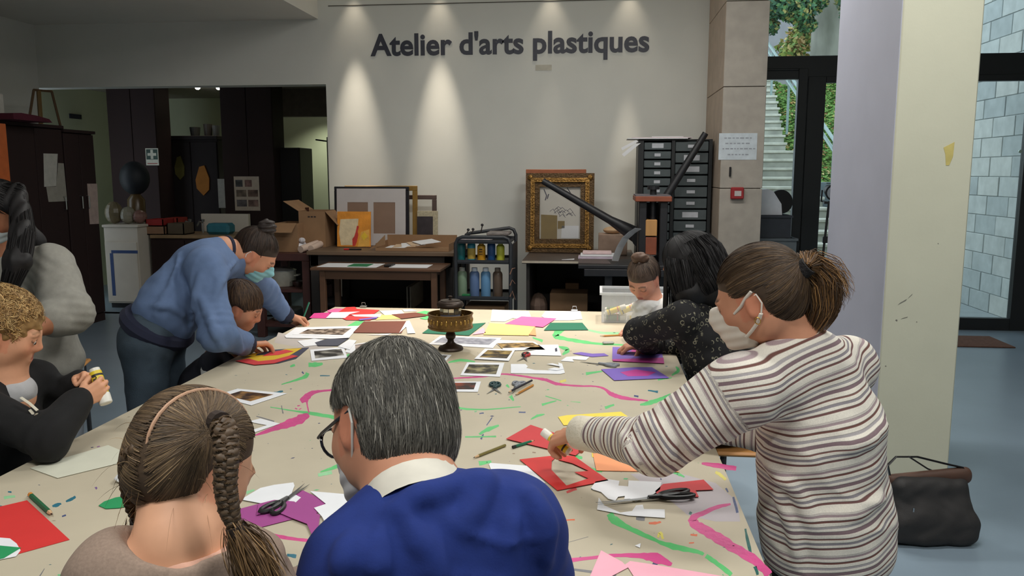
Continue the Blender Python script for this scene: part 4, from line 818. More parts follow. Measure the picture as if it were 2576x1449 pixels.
# black cupboard right of the second pier
x0, x1, _, z4 = R(706, 372, 757, 540, 10.2)
t = thing('black_cupboard', 'tall black cupboard right of the second scullery pier', 'cupboard', ((x0+x1)/2, 10.4, 0)); part('body', MB().box((x0, 10.2, 0), (x1, 10.65, z4), .005), mat('black_lacquer', hx(24, 22, 24), .5), t)
part('door', MB().box((x0+.01, 10.184, .05), (x1-.01, 10.2, z4-.02), .004), MATS['black_lacquer'], t); part('knob', MB().sphere((x1-.05, 10.17, 1.2), .014, 8, 6), M_steel, t)
t = thing('thin_stand', 'thin pole with a dark arm near the opening edge', 'stand', (ony(824, 430, 9.6)[0], 9.6, 0)); p = ony(824, 345, 9.6)
part('pole', MB().tube([(p[0], 9.6, .02), (p[0], 9.6, p[2])], .014, 8), mat('olive_metal', hx(110, 112, 90), .5), t); part('base', MB().lathe([(0, 0), (.12, 0), (.12, .02), (0, .02)], (p[0], 9.6, .001), 18, cap=False), M_char, t); part('arm', MB().tube([(p[0], 9.6, p[2]-.05), (ony(794, 349, 9.6)[0], 9.6, p[2]-.03)], .010, 6), M_blackp, t)
# first aid sign, poster and strips on the piers
def sheet(px0, py0, px1, py1, Y, m, label, name='notice_sheet', cat='notice'):
    x0, x1, a, b = R(px0, py0, px1, py1, Y); return solo(name, MB().box((x0, Y-.004, a), (x1, Y, b)), m, label, cat), x0, x1, a, b
def sub(parent, name, mb, m, label=None):
    o = part(name, mb, m, None, label); o.parent = parent; o.matrix_parent_inverse = Matrix.Translation(-parent.location); return o
YP = 9.984
s_, x0, x1, a, b = sheet(367, 373, 399, 416, YP, mat('sign_white', hx(196, 194, 180), .6), 'first aid sign with a white cross on the left scullery pier', 'first_aid_sign', 'sign')
h_ = b-a; w_ = x1-x0; xc = (x0+x1)/2; zc_ = a+.64*h_
sub(s_, 'green_field', MB().box((x0+.06*w_, YP-.006, a+.34*h_), (x1-.06*w_, YP-.004, b-.06*h_)), mat('sign_green', hx(40, 66, 58), .6))
sub(s_, 'white_cross', MB().prism([(-.1*w_, -.34*w_), (.1*w_, -.34*w_), (.1*w_, -.1*w_), (.34*w_, -.1*w_), (.34*w_, .1*w_), (.1*w_, .1*w_), (.1*w_, .34*w_), (-.1*w_, .34*w_), (-.1*w_, .1*w_), (-.34*w_, .1*w_), (-.34*w_, -.1*w_), (-.1*w_, -.1*w_)], .001, Matrix.Translation((xc, YP-.006, zc_)) @ FACE_CAM), MATS['sign_white'])
sub(s_, 'red_line', MB().box((x0+.1*w_, YP-.005, a+.08*h_), (x1-.1*w_, YP-.004, a+.13*h_)), mat('sign_red', hx(150, 60, 56), .6))
s_, x0, x1, a, b = sheet(590, 444, 653, 530, YP, mat('poster_paper', hx(190, 176, 160), .7), 'poster with six small photographs on the right scullery pier', 'photo_poster', 'poster')
for i in range(3):
    for j in range(2):
        xa = x0+(.08+.46*j)*(x1-x0)*(.8 if i == 0 else 1); za = b-(.30+.29*i)*(b-a)
        sub(s_, 'photo', MB().box((xa, YP-.005, za), (xa+(.28 if i == 0 else .40)*(x1-x0), YP-.004, za+.2*(b-a))), mat('poster_photo_%d' % (i*2+j), hx(*((70, 70, 72), (120, 90, 84), (110, 96, 84), (100, 80, 70), (96, 90, 92), (130, 104, 96))[i*2+j]), .6, .6, 14))
sheet(549, 450, 566, 523, YP, mat('strip_paper', hx(160, 160, 156), .7, .12, 20), 'narrow pale printed strip on the right scullery pier', 'notice_strip')
a = onx(192, 293, -6.88); solo('name_plate', MB().box((-6.899, a[1]-.12, a[2]-.03), (-6.885, a[1]+.12, a[2]+.03)), mat('plate_navy', hx(30, 32, 48), .5), 'small dark name plate on the left wall above the wardrobes', 'sign')
# ---- lettering on the back wall
LM = mat('anthracite_letters', hx(52, 54, 66), .5)
A0 = ony(935, 137, YB-.004); A1 = ony(1636, 131, YB-.004)
LW = A1[0]-A0[0]; probe = text_mesh("Atelier d'arts plastiques", 1.0, Matrix.Identity(4), .002, .026); ws = np.array(probe.v); W0 = ws[:, 0].max()-ws[:, 0].min()
caph = (ony(955, 84, YB)[2]-ony(955, 137, YB)[2]); hA = .73*1.0
size = caph/.70; xs = LW/(W0*size)
Mx = Matrix.Translation((A0[0], YB-.003, (A0[2]+A1[2])/2)) @ Matrix.Rotation(0, 4, 'Y') @ FACE_CAM
probe = text_mesh("Atelier d'arts plastiques", size, Mx, .003, 0.026*size, xs)
# split into letters: islands merged when they overlap in x
par = list(range(len(probe.v)))
def fnd(i):
    while par[i] != i: par[i] = par[par[i]]; i = par[i]
    return i
for q in probe.f:
    for i in q[1:]: par[fnd(q[0])] = fnd(i)
isl = {}
for q in probe.f: isl.setdefault(fnd(q[0]), []).append(q)
PV = np.array(probe.v); g = []
for r_, fs in isl.items():
    ids = sorted({i for q in fs for i in q}); g.append([PV[ids, 0].min(), PV[ids, 0].max(), fs])
g.sort(key=lambda e: e[0]); mg = []
for e in g:
    if mg and e[0] < mg[-1][1]-.008: mg[-1][1] = max(mg[-1][1], e[1]); mg[-1][2] = mg[-1][2]+e[2]
    else: mg.append(e)
t = thing('wall_lettering', 'large dark grey lettering reading Atelier d\'arts plastiques on the back wall', 'lettering', (A0[0], YB-.003, A0[2]))
for e in mg:
    ids = sorted({i for q in e[2] for i in q}); mp_ = {j: k for k, j in enumerate(ids)}
    m_ = MB(); m_.add(PV[ids], [tuple(mp_[i] for i in q) for q in e[2]]); part('letter', m_, LM, t)
a = R(1347, 163, 1388, 177, YB-.001); solo('faint_plate', MB().box((a[0], YB-.003, a[2]), (a[1], YB, a[3])), mat('faint_plate', hx(190, 186, 172), .85), 'faint patch of tape under the wall lettering', 'tape')
# ================================================================ IMPLICIT SURFACES (smooth unions meshed with surface nets)
def unit(v): v = np.asarray(v, float); return v/(np.linalg.norm(v)+1e-9)
class SDF:
    """list of rounded primitives blended with a smooth minimum"""
    def __init__(s): s.ops = []
    def cap(s, a, b, ra, rb=None, k=.02, sub=False, tag=0):
        s.ops.append(('c', np.asarray(a, float), np.asarray(b, float), ra, ra if rb is None else rb, k, sub, tag)); return s
    def ell(s, c, r, rot=None, k=.02, sub=False, tag=0):
        s.ops.append(('e', np.asarray(c, float), np.asarray(r, float), np.eye(3) if rot is None else np.asarray(rot, float), None, k, sub, tag)); return s
    def box(s, c, h, rot=None, rd=.01, k=.02, sub=False, tag=0):
        s.ops.append(('b', np.asarray(c, float), np.asarray(h, float), np.eye(3) if rot is None else np.asarray(rot, float), rd, k, sub, tag)); return s
    def plane(s, p, n, k=.004):            # keep the side against the normal
        s.ops.append(('p', np.asarray(p, float), unit(n), None, None, k, True, 0)); return s
    def path(s, pts, rs, k=.02, tag=0):
        for i in range(len(pts)-1): s.cap(pts[i], pts[i+1], rs[i], rs[i+1], k, tag=tag)
        return s
    @staticmethod
    def dist(op, P):
        t = op[0]
        if t == 'c':
            a, b, ra, rb = op[1:5]; ab = b-a; L = ab.dot(ab)+1e-12
            h = np.clip(((P-a)@ab)/L, 0, 1); return np.linalg.norm(P-a-h[..., None]*ab, axis=-1)-(ra+(rb-ra)*h)
        if t == 'e':
            q = (P-op[1])@op[3]; r = op[2]; k0 = np.linalg.norm(q/r, axis=-1); k1 = np.linalg.norm(q/(r*r), axis=-1)+1e-9
            return k0*(k0-1)/k1
        if t == 'b':
            q = np.abs((P-op[1])@op[3])-op[2]+op[4]
            return np.linalg.norm(np.maximum(q, 0), axis=-1)+np.minimum(q.max(-1), 0)-op[4]
        return (P-op[1])@op[2]
    def bounds(s):
        lo = np.full(3, 1e9); hi = -lo
        for op in s.ops:
            if op[6]: continue
            l, h = s.opb(op); lo = np.minimum(lo, l); hi = np.maximum(hi, h)
        return lo, hi
    @staticmethod
    def opb(op):
        if op[0] == 'c':
            r = max(op[3], op[4]); return np.minimum(op[1], op[2])-r, np.maximum(op[1], op[2])+r
        e = np.sqrt(((op[3]*op[2])**2).sum(1)) if op[0] == 'e' else np.abs(op[3])@op[2]
        return op[1]-e, op[1]+e
    def mesh(s, vox, disp=None, keep=None):
        lo, hi = s.bounds(); lo = lo-4*vox; hi = hi+4*vox
        n = np.ceil((hi-lo)/vox).astype(int)+1
        ax = [lo[i]+vox*np.arange(n[i]) for i in range(3)]
        f = np.full(n, .2, np.float32)
        for op in s.ops:
            if op[0] == 'p': i0 = np.zeros(3, int); i1 = n.copy()
            else:
                l, h = s.opb(op); m = op[5]+3*vox
                i0 = np.clip(((l-m-lo)/vox).astype(int), 0, n-1); i1 = np.clip(((h+m-lo)/vox).astype(int)+2, 1, n)
            sl = tuple(slice(a, b) for a, b in zip(i0, i1))
            P = np.stack(np.meshgrid(*[ax[i][i0[i]:i1[i]] for i in range(3)], indexing='ij'), -1)
            d = s.dist(op, P).astype(np.float32); g = f[sl]; k = op[5]
            if op[6]:
                e = -d if op[0] != 'p' else d
                h = np.clip(.5+.5*(e-g)/k, 0, 1); f[sl] = g*(1-h)+e*h+k*h*(1-h)
            else:
                h = np.clip(.5+.5*(g-d)/k, 0, 1); f[sl] = g*(1-h)+d*h-k*h*(1-h)
        if disp is not None:
            near = np.abs(f) < 5*vox
            f[near] += disp(lo+np.argwhere(near)*vox).astype(np.float32)
        return surface_net(f, lo, vox)
    def ev(s, P):
        f = np.full(P.shape[:-1], .5)
        for op in s.ops:
            if op[6]: continue
            d = s.dist(op, P); h = np.clip(.5+.5*(f-d)/op[5], 0, 1); f = f*(1-h)+d*h-op[5]*h*(1-h)
        return f
    def vtags(s, V):
        """nearest primitive of every vertex: tag and position along its axis (metres)"""
        best = np.full(len(V), 1e9); tg = np.zeros(len(V), int); idx = np.zeros(len(V), int)
        for j, op in enumerate(s.ops):
            if op[6]: continue
            d = s.dist(op, V); m = d < best; best[m] = d[m]; tg[m] = op[7]; idx[m] = j
        return tg, idx
def surface_net(f, lo, vox):
    s = f < 0; n = np.array(f.shape)
    c = [s[a:n[0]-1+a, b:n[1]-1+b, d:n[2]-1+d] for a in (0, 1) for b in (0, 1) for d in (0, 1)]
    cnt = sum(x.astype(np.int8) for x in c); act = (cnt > 0) & (cnt < 8)
    I = np.argwhere(act); idm = np.full(act.shape, -1, np.int32); idm[act] = np.arange(len(I))
    acc = np.zeros((len(I), 3)); num = np.zeros(len(I))
    off = [(a, b, d) for a in (0, 1) for b in (0, 1) for d in (0, 1)]
    val = {o: f[I[:, 0]+o[0], I[:, 1]+o[1], I[:, 2]+o[2]] for o in off}
    for o in off:
        for a in range(3):
            if o[a]: continue
            p = list(o); p[a] = 1; p = tuple(p); v0, v1 = val[o], val[p]; m = (v0 < 0) != (v1 < 0)
            t = v0[m]/(v0[m]-v1[m]); q = np.tile(np.array(o, float), (m.sum(), 1)); q[:, a] = t; acc[m] += q; num[m] += 1
    V = lo+(I+acc/num[:, None])*vox; F = []
    for a in range(3):
        b, d = (a+1) % 3, (a+2) % 3
        sl0 = [slice(None)]*3; sl1 = [slice(None)]*3; sl0[a] = slice(0, -1); sl1[a] = slice(1, None)
        s0, s1 = s[tuple(sl0)], s[tuple(sl1)]; E = np.argwhere(s0 != s1)
        ok = (E[:, b] > 0) & (E[:, d] > 0) & (E[:, b] < n[b]-1) & (E[:, d] < n[d]-1); E = E[ok]
        fl = s0[E[:, 0], E[:, 1], E[:, 2]]; q = []
        for (u, w) in ((-1, -1), (0, -1), (0, 0), (-1, 0)):
            e = E.copy(); e[:, b] += u; e[:, d] += w; q.append(idm[e[:, 0], e[:, 1], e[:, 2]])
        Q = np.stack(q, 1); Q[~fl] = Q[~fl][:, ::-1]; F.append(Q)
    return V, np.concatenate(F)
def relax(V, F, it=2, lam=.5):
    e = np.concatenate([F[:, [0, 1]], F[:, [1, 2]], F[:, [2, 3]], F[:, [3, 0]]]); e = np.concatenate([e, e[:, ::-1]])
    cnt = np.bincount(e[:, 0], minlength=len(V))[:, None]+1e-9
    for _ in range(it):
        A = np.stack([np.bincount(e[:, 0], V[e[:, 1], i], minlength=len(V)) for i in range(3)], 1)/cnt
        V = V+lam*(A-V)
    return V
def blobmesh(name, sdf, vox, m, parent, disp=None, it=1, attrs=None, label=None):
    V, F = sdf.mesh(vox, disp); V = relax(V, F, it) if it else V
    at = attrs(V, sdf) if attrs else None
    o = mesh_obj(name, V, F, m, parent, True, at)
    if label: o['label'] = label
    return o
def wob(P, fx, ph=0.0):
    return np.sin(P[..., 0]*fx+ph+1.7*np.sin(P[..., 2]*fx*.6+ph))*np.sin(P[..., 1]*fx*.9+2*ph+np.sin(P[..., 0]*fx*.5))*np.sin(P[..., 2]*fx*1.1+.7*ph)

# ================================================================ THE TABLE
TZ = .76; TX0, TX1, TY0, TY1 = -1.575, .352, 1.30, 4.67
def T(px, py, z=TZ): return onz(px, py, z)
M_kraft = mat('kraft_paper', hx(192, 182, 160), .62, .07, 3.5, bump=.10, bscale=9)
tb = thing('work_table', 'huge work table covered with paint splashed brown paper', 'table', (-.6, 3.0, 0))
part('tabletop', MB().box((TX0+.004, TY0+.004, TZ-.04), (TX1-.004, TY1-.004, TZ-.0015), .003), mat('table_ply', hx(150, 120, 84), .6), tb)
for x in (TX0+.2, (TX0+TX1)/2, TX1-.2):
    for y in (TY0+.3, (TY0+TY1)/2, TY1-.25): part('leg', MB().box((x-.03, y-.03, 0), (x+.03, y+.03, TZ-.041), .004), M_char, tb)
cov = part('paper_cover', MB().box((TX0, TY0, TZ-.0012), (TX1, TY1, TZ)).box((TX0-.001, TY0, TZ-.05), (TX0, TY1, TZ-.0012)).box((TX1, TY0, TZ-.05), (TX1+.001, TY1, TZ-.0012)).box((TX0, TY1, TZ-.05), (TX1, TY1+.001, TZ-.0012)).box((TX0, TY0-.001, TZ-.05), (TX1, TY0, TZ-.0012)), M_kraft, tb)
for k, (px, py) in enumerate(((907, 778), (1445, 784))):
    q = T(px, py); t = thing('paper_clip', 'small metal clip gripping the paper at the far table edge, %s' % ('left', 'right')[k], 'clip', (q[0], TY1, TZ))
    part('jaw', MB().box((q[0]-.02, TY1-.02, TZ+.0005), (q[0]+.02, TY1+.008, TZ+.012), .003), M_steel, t); part('wire', MB().tube([(q[0]-.012, TY1, TZ+.01), (q[0]-.01, TY1-.005, TZ+.03), (q[0]+.01, TY1-.005, TZ+.03), (q[0]+.012, TY1, TZ+.01)], .002, 5), M_steel, t)
# ---- paint on the paper
PAINT = {k: mat('paint_'+k, hx(*c), .45, .12, 12, bump=.2, bscale=60) for k, c in dict(pink=(208, 74, 138), green=(98, 198, 120), lgreen=(150, 208, 158), blue=(70, 84, 128), teal=(44, 112, 132), orange=(226, 110, 70), yellow=(226, 214, 110), grey=(120, 120, 124), dgreen=(30, 96, 90), violet=(120, 92, 150), red=(214, 90, 90)).items()}
pid = [0]
def stroke(col, pts, jit=.18, sub=5):
    """painted streak on the table: pixel points with widths, laid on the paper as a thin film"""
    P = np.array([p[:2] for p in pts], float); Wd = np.array([p[2] for p in pts], float); n = len(P); Q = []; Ws = []
    for i in range(n-1):
        p0, p1, p2, p3 = P[max(i-1, 0)], P[i], P[i+1], P[min(i+2, n-1)]
        for j in range(sub):
            t = j/sub; Q.append(.5*((2*p1)+(-p0+p2)*t+(2*p0-5*p1+4*p2-p3)*t*t+(-p0+3*p1-3*p2+p3)*t**3)); Ws.append(Wd[i]*(1-t)+Wd[i+1]*t)
    Q.append(P[-1]); Ws.append(Wd[-1]); Q = np.array(Q); Ws = np.array(Ws); d = np.gradient(Q, axis=0); d /= np.linalg.norm(d, axis=1)[:, None]+1e-9
    nn = np.stack([-d[:, 1], d[:, 0]], 1); pid[0] += 1; z = TZ+.0002+.00002*(pid[0] % 7)
    a = Q+nn*(Ws*.5*(1+rng.uniform(-jit, jit, len(Ws))))[:, None]; b = Q-nn*(Ws*.5*(1+rng.uniform(-jit, jit, len(Ws))))[:, None]
    v = []; f = []
    for i in range(len(Q)):
        A, Bq = T(a[i][0], a[i][1], z), T(b[i][0], b[i][1], z); v += [A, Bq, A-np.array([0, 0, .0002]), Bq-np.array([0, 0, .0002])]
    for i in range(len(Q)-1):
        k = 4*i; f += [(k, k+4, k+5, k+1), (k, k+2, k+6, k+4), (k+1, k+5, k+7, k+3)]
    m_ = MB(); m_.add(v, f); part('paint_streak', m_, PAINT[col], tb)
S = stroke
S('pink', [(1120, 953, 2), (1170, 950, 4), (1215, 947, 5), (1260, 941, 4), (1300, 944, 4), (1345, 951, 5), (1375, 956, 8), (1395, 964, 9), (1420, 968, 5), (1460, 971, 4), (1500, 972, 4), (1522, 979, 6), (1540, 992, 11), (1565, 1000, 9), (1600, 1005, 6), (1630, 1008, 3)])
S('pink', [(836, 981, 4), (805, 984, 6), (783, 990, 12), (768, 1002, 20), (757, 1010, 10)]); S('pink', [(772, 1012, 4), (774, 1024, 3), (777, 1038, 3)])
S('pink', [(777, 1043, 8), (755, 1055, 24), (725, 1066, 20), (690, 1078, 12), (642, 1095, 3)])
S('pink', [(1838, 1268, 5), (1800, 1277, 10), (1765, 1292, 12), (1742, 1306, 18), (1752, 1322, 24), (1795, 1347, 26), (1850, 1380, 24), (1900, 1410, 22), (1935, 1446, 20)])
S('pink', [(1405, 1424, 18), (1430, 1411, 11), (1490, 1403, 8), (1550, 1397, 8), (1610, 1398, 14), (1650, 1404, 26), (1690, 1420, 8)])
S('pink', [(556, 1325, 7), (620, 1335, 11), (680, 1346, 10), (735, 1355, 8), (800, 1362, 7)]); S('pink', [(1765, 1166, 4), (1795, 1170, 12), (1852, 1179, 12)])
S('pink', [(1678, 1010, 3), (1700, 1014, 5)])
for r in ([(748, 1021, 3), (755, 1020, 2)], [(742, 1027, 3), (748, 1029, 2)], [(758, 1027, 2), (752, 1030, 2)]): S('pink', r)
S('green', [(1533, 1292, 14), (1545, 1308, 20), (1580, 1327, 12), (1630, 1350, 11), (1660, 1363, 5)]); S('green', [(1648, 1360, 5), (1695, 1375, 16), (1755, 1388, 10), (1770, 1395, 7)]); S('green', [(1776, 1398, 12), (1805, 1418, 11), (1840, 1446, 11)])
S('green', [(1422, 826, 6), (1405, 834, 16), (1398, 845, 14), (1420, 852, 8), (1455, 858, 9), (1500, 864, 6), (1590, 869, 3)]); S('green', [(1340, 849, 3), (1365, 858, 7)]); S('green', [(1405, 872, 3), (1428, 880, 12), (1415, 892, 4)])
S('lgreen', [(1480, 830, 5), (1520, 838, 6), (1580, 838, 8)])
S('green', [(1688, 992, 5), (1662, 1004, 9), (1632, 1014, 11), (1610, 1018, 3)]); S('green', [(1522, 1026, 8), (1545, 1018, 4)])
S('green', [(680, 1024, 2), (735, 1033, 3), (785, 1040, 8), (848, 1051, 9)]); S('green', [(806, 1187, 3), (840, 1176, 9), (870, 1163, 8)])
S('green', [(708, 967, 2), (745, 956, 5), (768, 947, 10), (774, 938, 9)]); S('green', [(776, 918, 10), (795, 917, 12), (812, 915, 4)]); S('green', [(730, 922, 4), (742, 918, 7)]); S('green', [(868, 897, 8), (880, 893, 7)])
S('green', [(170, 1438, 4), (185, 1416, 18), (215, 1403, 20), (245, 1388, 14)]); S('lgreen', [(172, 1449, 10), (180, 1425, 8)])
S('green', [(1145, 1020, 4), (1165, 1028, 5), (1220, 1030, 3), (1310, 1023, 2)]); S('green', [(1205, 1092, 4), (1228, 1080, 10), (1255, 1070, 4)]); S('green', [(1170, 1099, 3), (1248, 1098, 4)]); S('green', [(1205, 1166, 12), (1236, 1161, 5)])
S('green', [(1335, 1055, 2), (1352, 1046, 7), (1370, 1042, 2)]); S('green', [(1363, 1018, 6), (1400, 1008, 2)]); S('green', [(1284, 996, 10), (1292, 1008, 4)]); S('green', [(1274, 968, 7), (1281, 975, 3)])
S('green', [(1678, 1182, 2), (1705, 1192, 8), (1722, 1200, 3)]); S('green', [(1700, 922, 3), (1706, 932, 9), (1690, 944, 3)]); S('green', [(1474, 940, 7), (1515, 934, 3)]); S('green', [(1128, 912, 3), (1160, 906, 7), (1195, 910, 3)])
S('green', [(885, 1000, 3), (1000, 1005, 3)]); S('green', [(1372, 996, 2), (1412, 1008, 2)]); S('green', [(1655, 955, 5), (1690, 950, 2)]); S('green', [(1435, 1010, 0.5), (1460, 1012, 2)]); S('green', [(1480, 1180, 14), (1515, 1186, 4)])
S('lgreen', [(620, 1240, 8), (640, 1232, 4)]); S('lgreen', [(800, 1195, 8), (835, 1188, 10)]); S('green', [(1445, 1150, 16), (1465, 1152, 5)])
for c, r in (('teal', [(132, 1274, 5), (142, 1270, 9), (154, 1267, 5)]), ('teal', [(166, 1262, 4), (180, 1255, 8), (190, 1249, 6)]), ('blue', [(156, 1299, 3), (166, 1296, 4)]), ('teal', [(20, 1237, 3), (29, 1238, 4)]), ('violet', [(240, 1229, 6), (244, 1226, 5)]), ('teal', [(640, 1345, 4), (650, 1335, 8)]), ('teal', [(655, 1377, 8), (690, 1380, 12), (706, 1378, 3)]),
             ('teal', [(722, 1396, 6), (745, 1400, 10)]), ('dgreen', [(735, 1440, 12), (752, 1428, 18)]), ('teal', [(700, 1395, 1), (738, 1401, 2)]), ('dgreen', [(1875, 1330, 5), (1882, 1365, 8), (1890, 1398, 6)]), ('dgreen', [(1899, 1425, 8), (1906, 1446, 7)]), ('dgreen', [(1734, 1289, 7), (1740, 1292, 7)]),
             ('blue', [(1845, 1250, 5), (1855, 1290, 7)]), ('blue', [(1826, 1228, 5), (1832, 1238, 3)]), ('orange', [(1632, 1316, 3), (1648, 1316, 7), (1663, 1313, 4)]), ('orange', [(1418, 1309, 2), (1446, 1307, 4)]), ('orange', [(1737, 1345, 4), (1754, 1346, 5)]), ('orange', [(1733, 1366, 3), (1746, 1365, 3)]), ('orange', [(1650, 1021, 8), (1675, 1025, 10)]),
             ('red', [(1425, 1238, 5), (1450, 1228, 10)]), ('yellow', [(1655, 1352, 5), (1662, 1340, 8), (1668, 1356, 5)]), ('yellow', [(1800, 1187, 6), (1815, 1196, 9), (1826, 1207, 6)]), ('yellow', [(1408, 960, 5), (1424, 957, 6)]), ('teal', [(1704, 985, 8), (1712, 990, 6)]), ('teal', [(1630, 982, 3), (1655, 986, 6)]), ('blue', [(1595, 995, 4), (1606, 998, 4)]),
             ('blue', [(1305, 1037, 3), (1322, 1037, 3)]), ('blue', [(1206, 1040, 3), (1217, 1039, 3)]), ('blue', [(1224, 1070, 2), (1238, 1050, 2)]), ('blue', [(1210, 1105, 5), (1216, 1092, 3)]), ('grey', [(1395, 1425, 2), (1550, 1448, 10)]), ('grey', [(1350, 1355, 1), (1390, 1372, 1), (1480, 1350, 1)]), ('grey', [(708, 1020, 2), (712, 1040, 3)]), ('grey', [(645, 1047, 2), (690, 1060, 3)]),
             ('grey', [(1600, 1304, 8), (1622, 1306, 8)]), ('teal', [(805, 985-40, 3), (830, 945, 2)]), ('blue', [(760, 935, 4), (764, 940, 3)]), ('teal', [(690, 990, 8), (712, 984, 4)]), ('lgreen', [(10, 1252, 8), (38, 1248, 5)]), ('grey', [(100, 1449, 3), (112, 1430, 1)]), ('grey', [(1563, 1432, 9), (1578, 1426, 5)]), ('teal', [(640, 1375, 12), (660, 1360, 4)])): S(c, r, .3, 3)
# tiny specks: joined, nobody could pick them apart
V = []; F = []; C = []
for i in range(420):
    x = random.uniform(TX0+.05, TX1-.03); y = random.uniform(TY0+.1, TY1-.1); r = random.choice((.002, .003, .003, .005, .008)); z = TZ+.0003; k = len(V); a = random.random()*6; e = random.uniform(.3, 1)
    V += [(x+r*math.cos(a+w)*(1 if j % 2 == 0 else e), y+r*math.sin(a+w)*(1 if j % 2 == 0 else e), z) for j, w in enumerate((0, 1.57, 3.14, 4.71))]; F.append((k, k+1, k+2, k+3)); C += [random.choice([hx(70, 74, 110), hx(120, 120, 130), hx(98, 190, 130), hx(60, 110, 120), hx(150, 130, 110), hx(150, 110, 150)])+(1,)]*4
o = mesh_obj('paint_specks', V, np.array(F), mat('speck_mat', (1, 1, 1), .6, .1, 20, attr='col'), tb, attrs={'col': ('FLOAT_COLOR', C)}); o['kind'] = 'stuff'
# pale washes of dried paint, thinner than the streaks
for k, po in enumerate(([(1585, 1192), (1700, 1188), (1800, 1215), (1856, 1262), (1862, 1312), (1800, 1312), (1730, 1296), (1690, 1262), (1640, 1232)], [(700, 836), (745, 846), (860, 880), (820, 886), (740, 872), (690, 862)], [(1120, 884), (1180, 886), (1210, 905), (1150, 915), (1110, 905)])):
    Q = [T(px, py, TZ+.00012) for px, py in po]; m_ = MB(); m_.add(Q, [tuple(range(len(Q)))[::-1]]); part('paint_wash', m_, mat('wash_%d' % k, hx(*((190, 182, 186), (190, 182, 176), (178, 166, 140))[k]), .6, .06, 6), tb)
# ---- papers and cards
CARD = {k: mat('card_'+k, hx(*c), .65, .03, 14) for k, c in dict(red=(206, 58, 62), red2=(214, 50, 48), orange=(244, 160, 110), yellow=(246, 222, 84), lyellow=(250, 218, 130), pink=(232, 104, 160), lpink=(246, 178, 196), magenta=(214, 60, 140), green=(20, 108, 80), lgreen=(96, 200, 120), leaf=(36, 150, 92), purple=(160, 70, 140), violet=(126, 100, 190), brown=(120, 66, 50), white=(234, 236, 240), cream=(214, 214, 196), black=(36, 36, 44), slate=(70, 72, 86), navy=(58, 60, 80), gold=(214, 176, 40), fuchsia=(196, 66, 150), bluegrey=(176, 186, 196)).items()}
def flat(poly, layer, m, th=.0007):
    z = TZ+.0006+layer*.0011; Q = [T(px, py, z) for px, py in poly]; n = len(Q)
    a = sum(Q[i][0]*Q[(i+1) % n][1]-Q[(i+1) % n][0]*Q[i][1] for i in range(n))
    if a < 0: Q = Q[::-1]
    m_ = MB(); m_.add([q for q in Q]+[q+np.array([0, 0, th]) for q in Q], [tuple(range(n))[::-1], tuple(range(n, 2*n))]+[(i, (i+1) % n, n+(i+1) % n, n+i) for i in range(n)]); return m_
def paper(poly, layer, col, label, name='paper_sheet', cat='paper', grp=None):
    return solo(name, flat(poly, layer, None), CARD[col], label, cat, grp)
def photomat(i, c1, c2, sc=22):
    nm = 'print_%d' % i
    m = mat(nm, hx(*c1), .35, .5, sc); N = m.node_tree.nodes
    for nd in N:
        if nd.type == 'VALTORGB':
            nd.color_ramp.elements[0].color = hx(*c1)+(1,); nd.color_ramp.elements[1].color = hx(*c2)+(1,); nd.color_ramp.elements[0].position = .42; nd.color_ramp.elements[1].position = .66
    return m
def photo(poly, inner, layer, i, c1, c2, label, sc=22):
    o = solo('photo_print', flat(poly, layer, None), CARD['white'], label, 'photo print', 'photo prints on the table')
    z = TZ+.0006+layer*.0011+.0007
    m_ = flat(inner, layer, None); m_.v = [(v[0], v[1], v[2]+.0004) for v in m_.v]; sub(o, 'picture', m_, photomat(i, c1, c2, sc)); return o
# near left
paper([(75, 1178), (272, 1120), (322, 1141), (318, 1161), (145, 1203)], 1, 'cream', 'long pale sheet lying before the curly haired boy')
paper([(-90, 1296), (68, 1259), (175, 1358), (-20, 1412), (-90, 1425)], 0, 'red2', 'bright red card at the bottom left corner', 'card_sheet', 'card')
paper([(-40, 1360), (0, 1353), (25, 1355), (42, 1368), (52, 1385), (40, 1400), (0, 1408), (-40, 1410)], 1, 'white', 'rounded white paper cut on the red card')
paper([(-60, 1366), (0, 1373), (53, 1378), (10, 1404), (-60, 1420)], 2, 'leaf', 'green triangular card cut on the red card', 'card_piece', 'card')
paper([(248, 1272), (262, 1262), (290, 1252), (345, 1243), (350, 1268), (300, 1278), (266, 1280)], 1, 'leaf', 'green leaf shaped card beside the braided girl', 'card_piece', 'card')
# crumpled scrap
q = T(315, 1212); sd = SDF().ell((q[0], q[1], TZ+.012), (.026, .022, .0115), k=.01); V, F = sd.mesh(.003, lambda P: .004*wob(P, 170)); V[:, 2] = np.maximum(V[:, 2], TZ+.001)
o = mesh_obj('paper_scrap', V-np.array([q[0], q[1], TZ]), F, CARD['white']); o.location = (q[0], q[1], TZ); tag(o, 'crumpled white paper scrap beside the braided girl', 'paper')
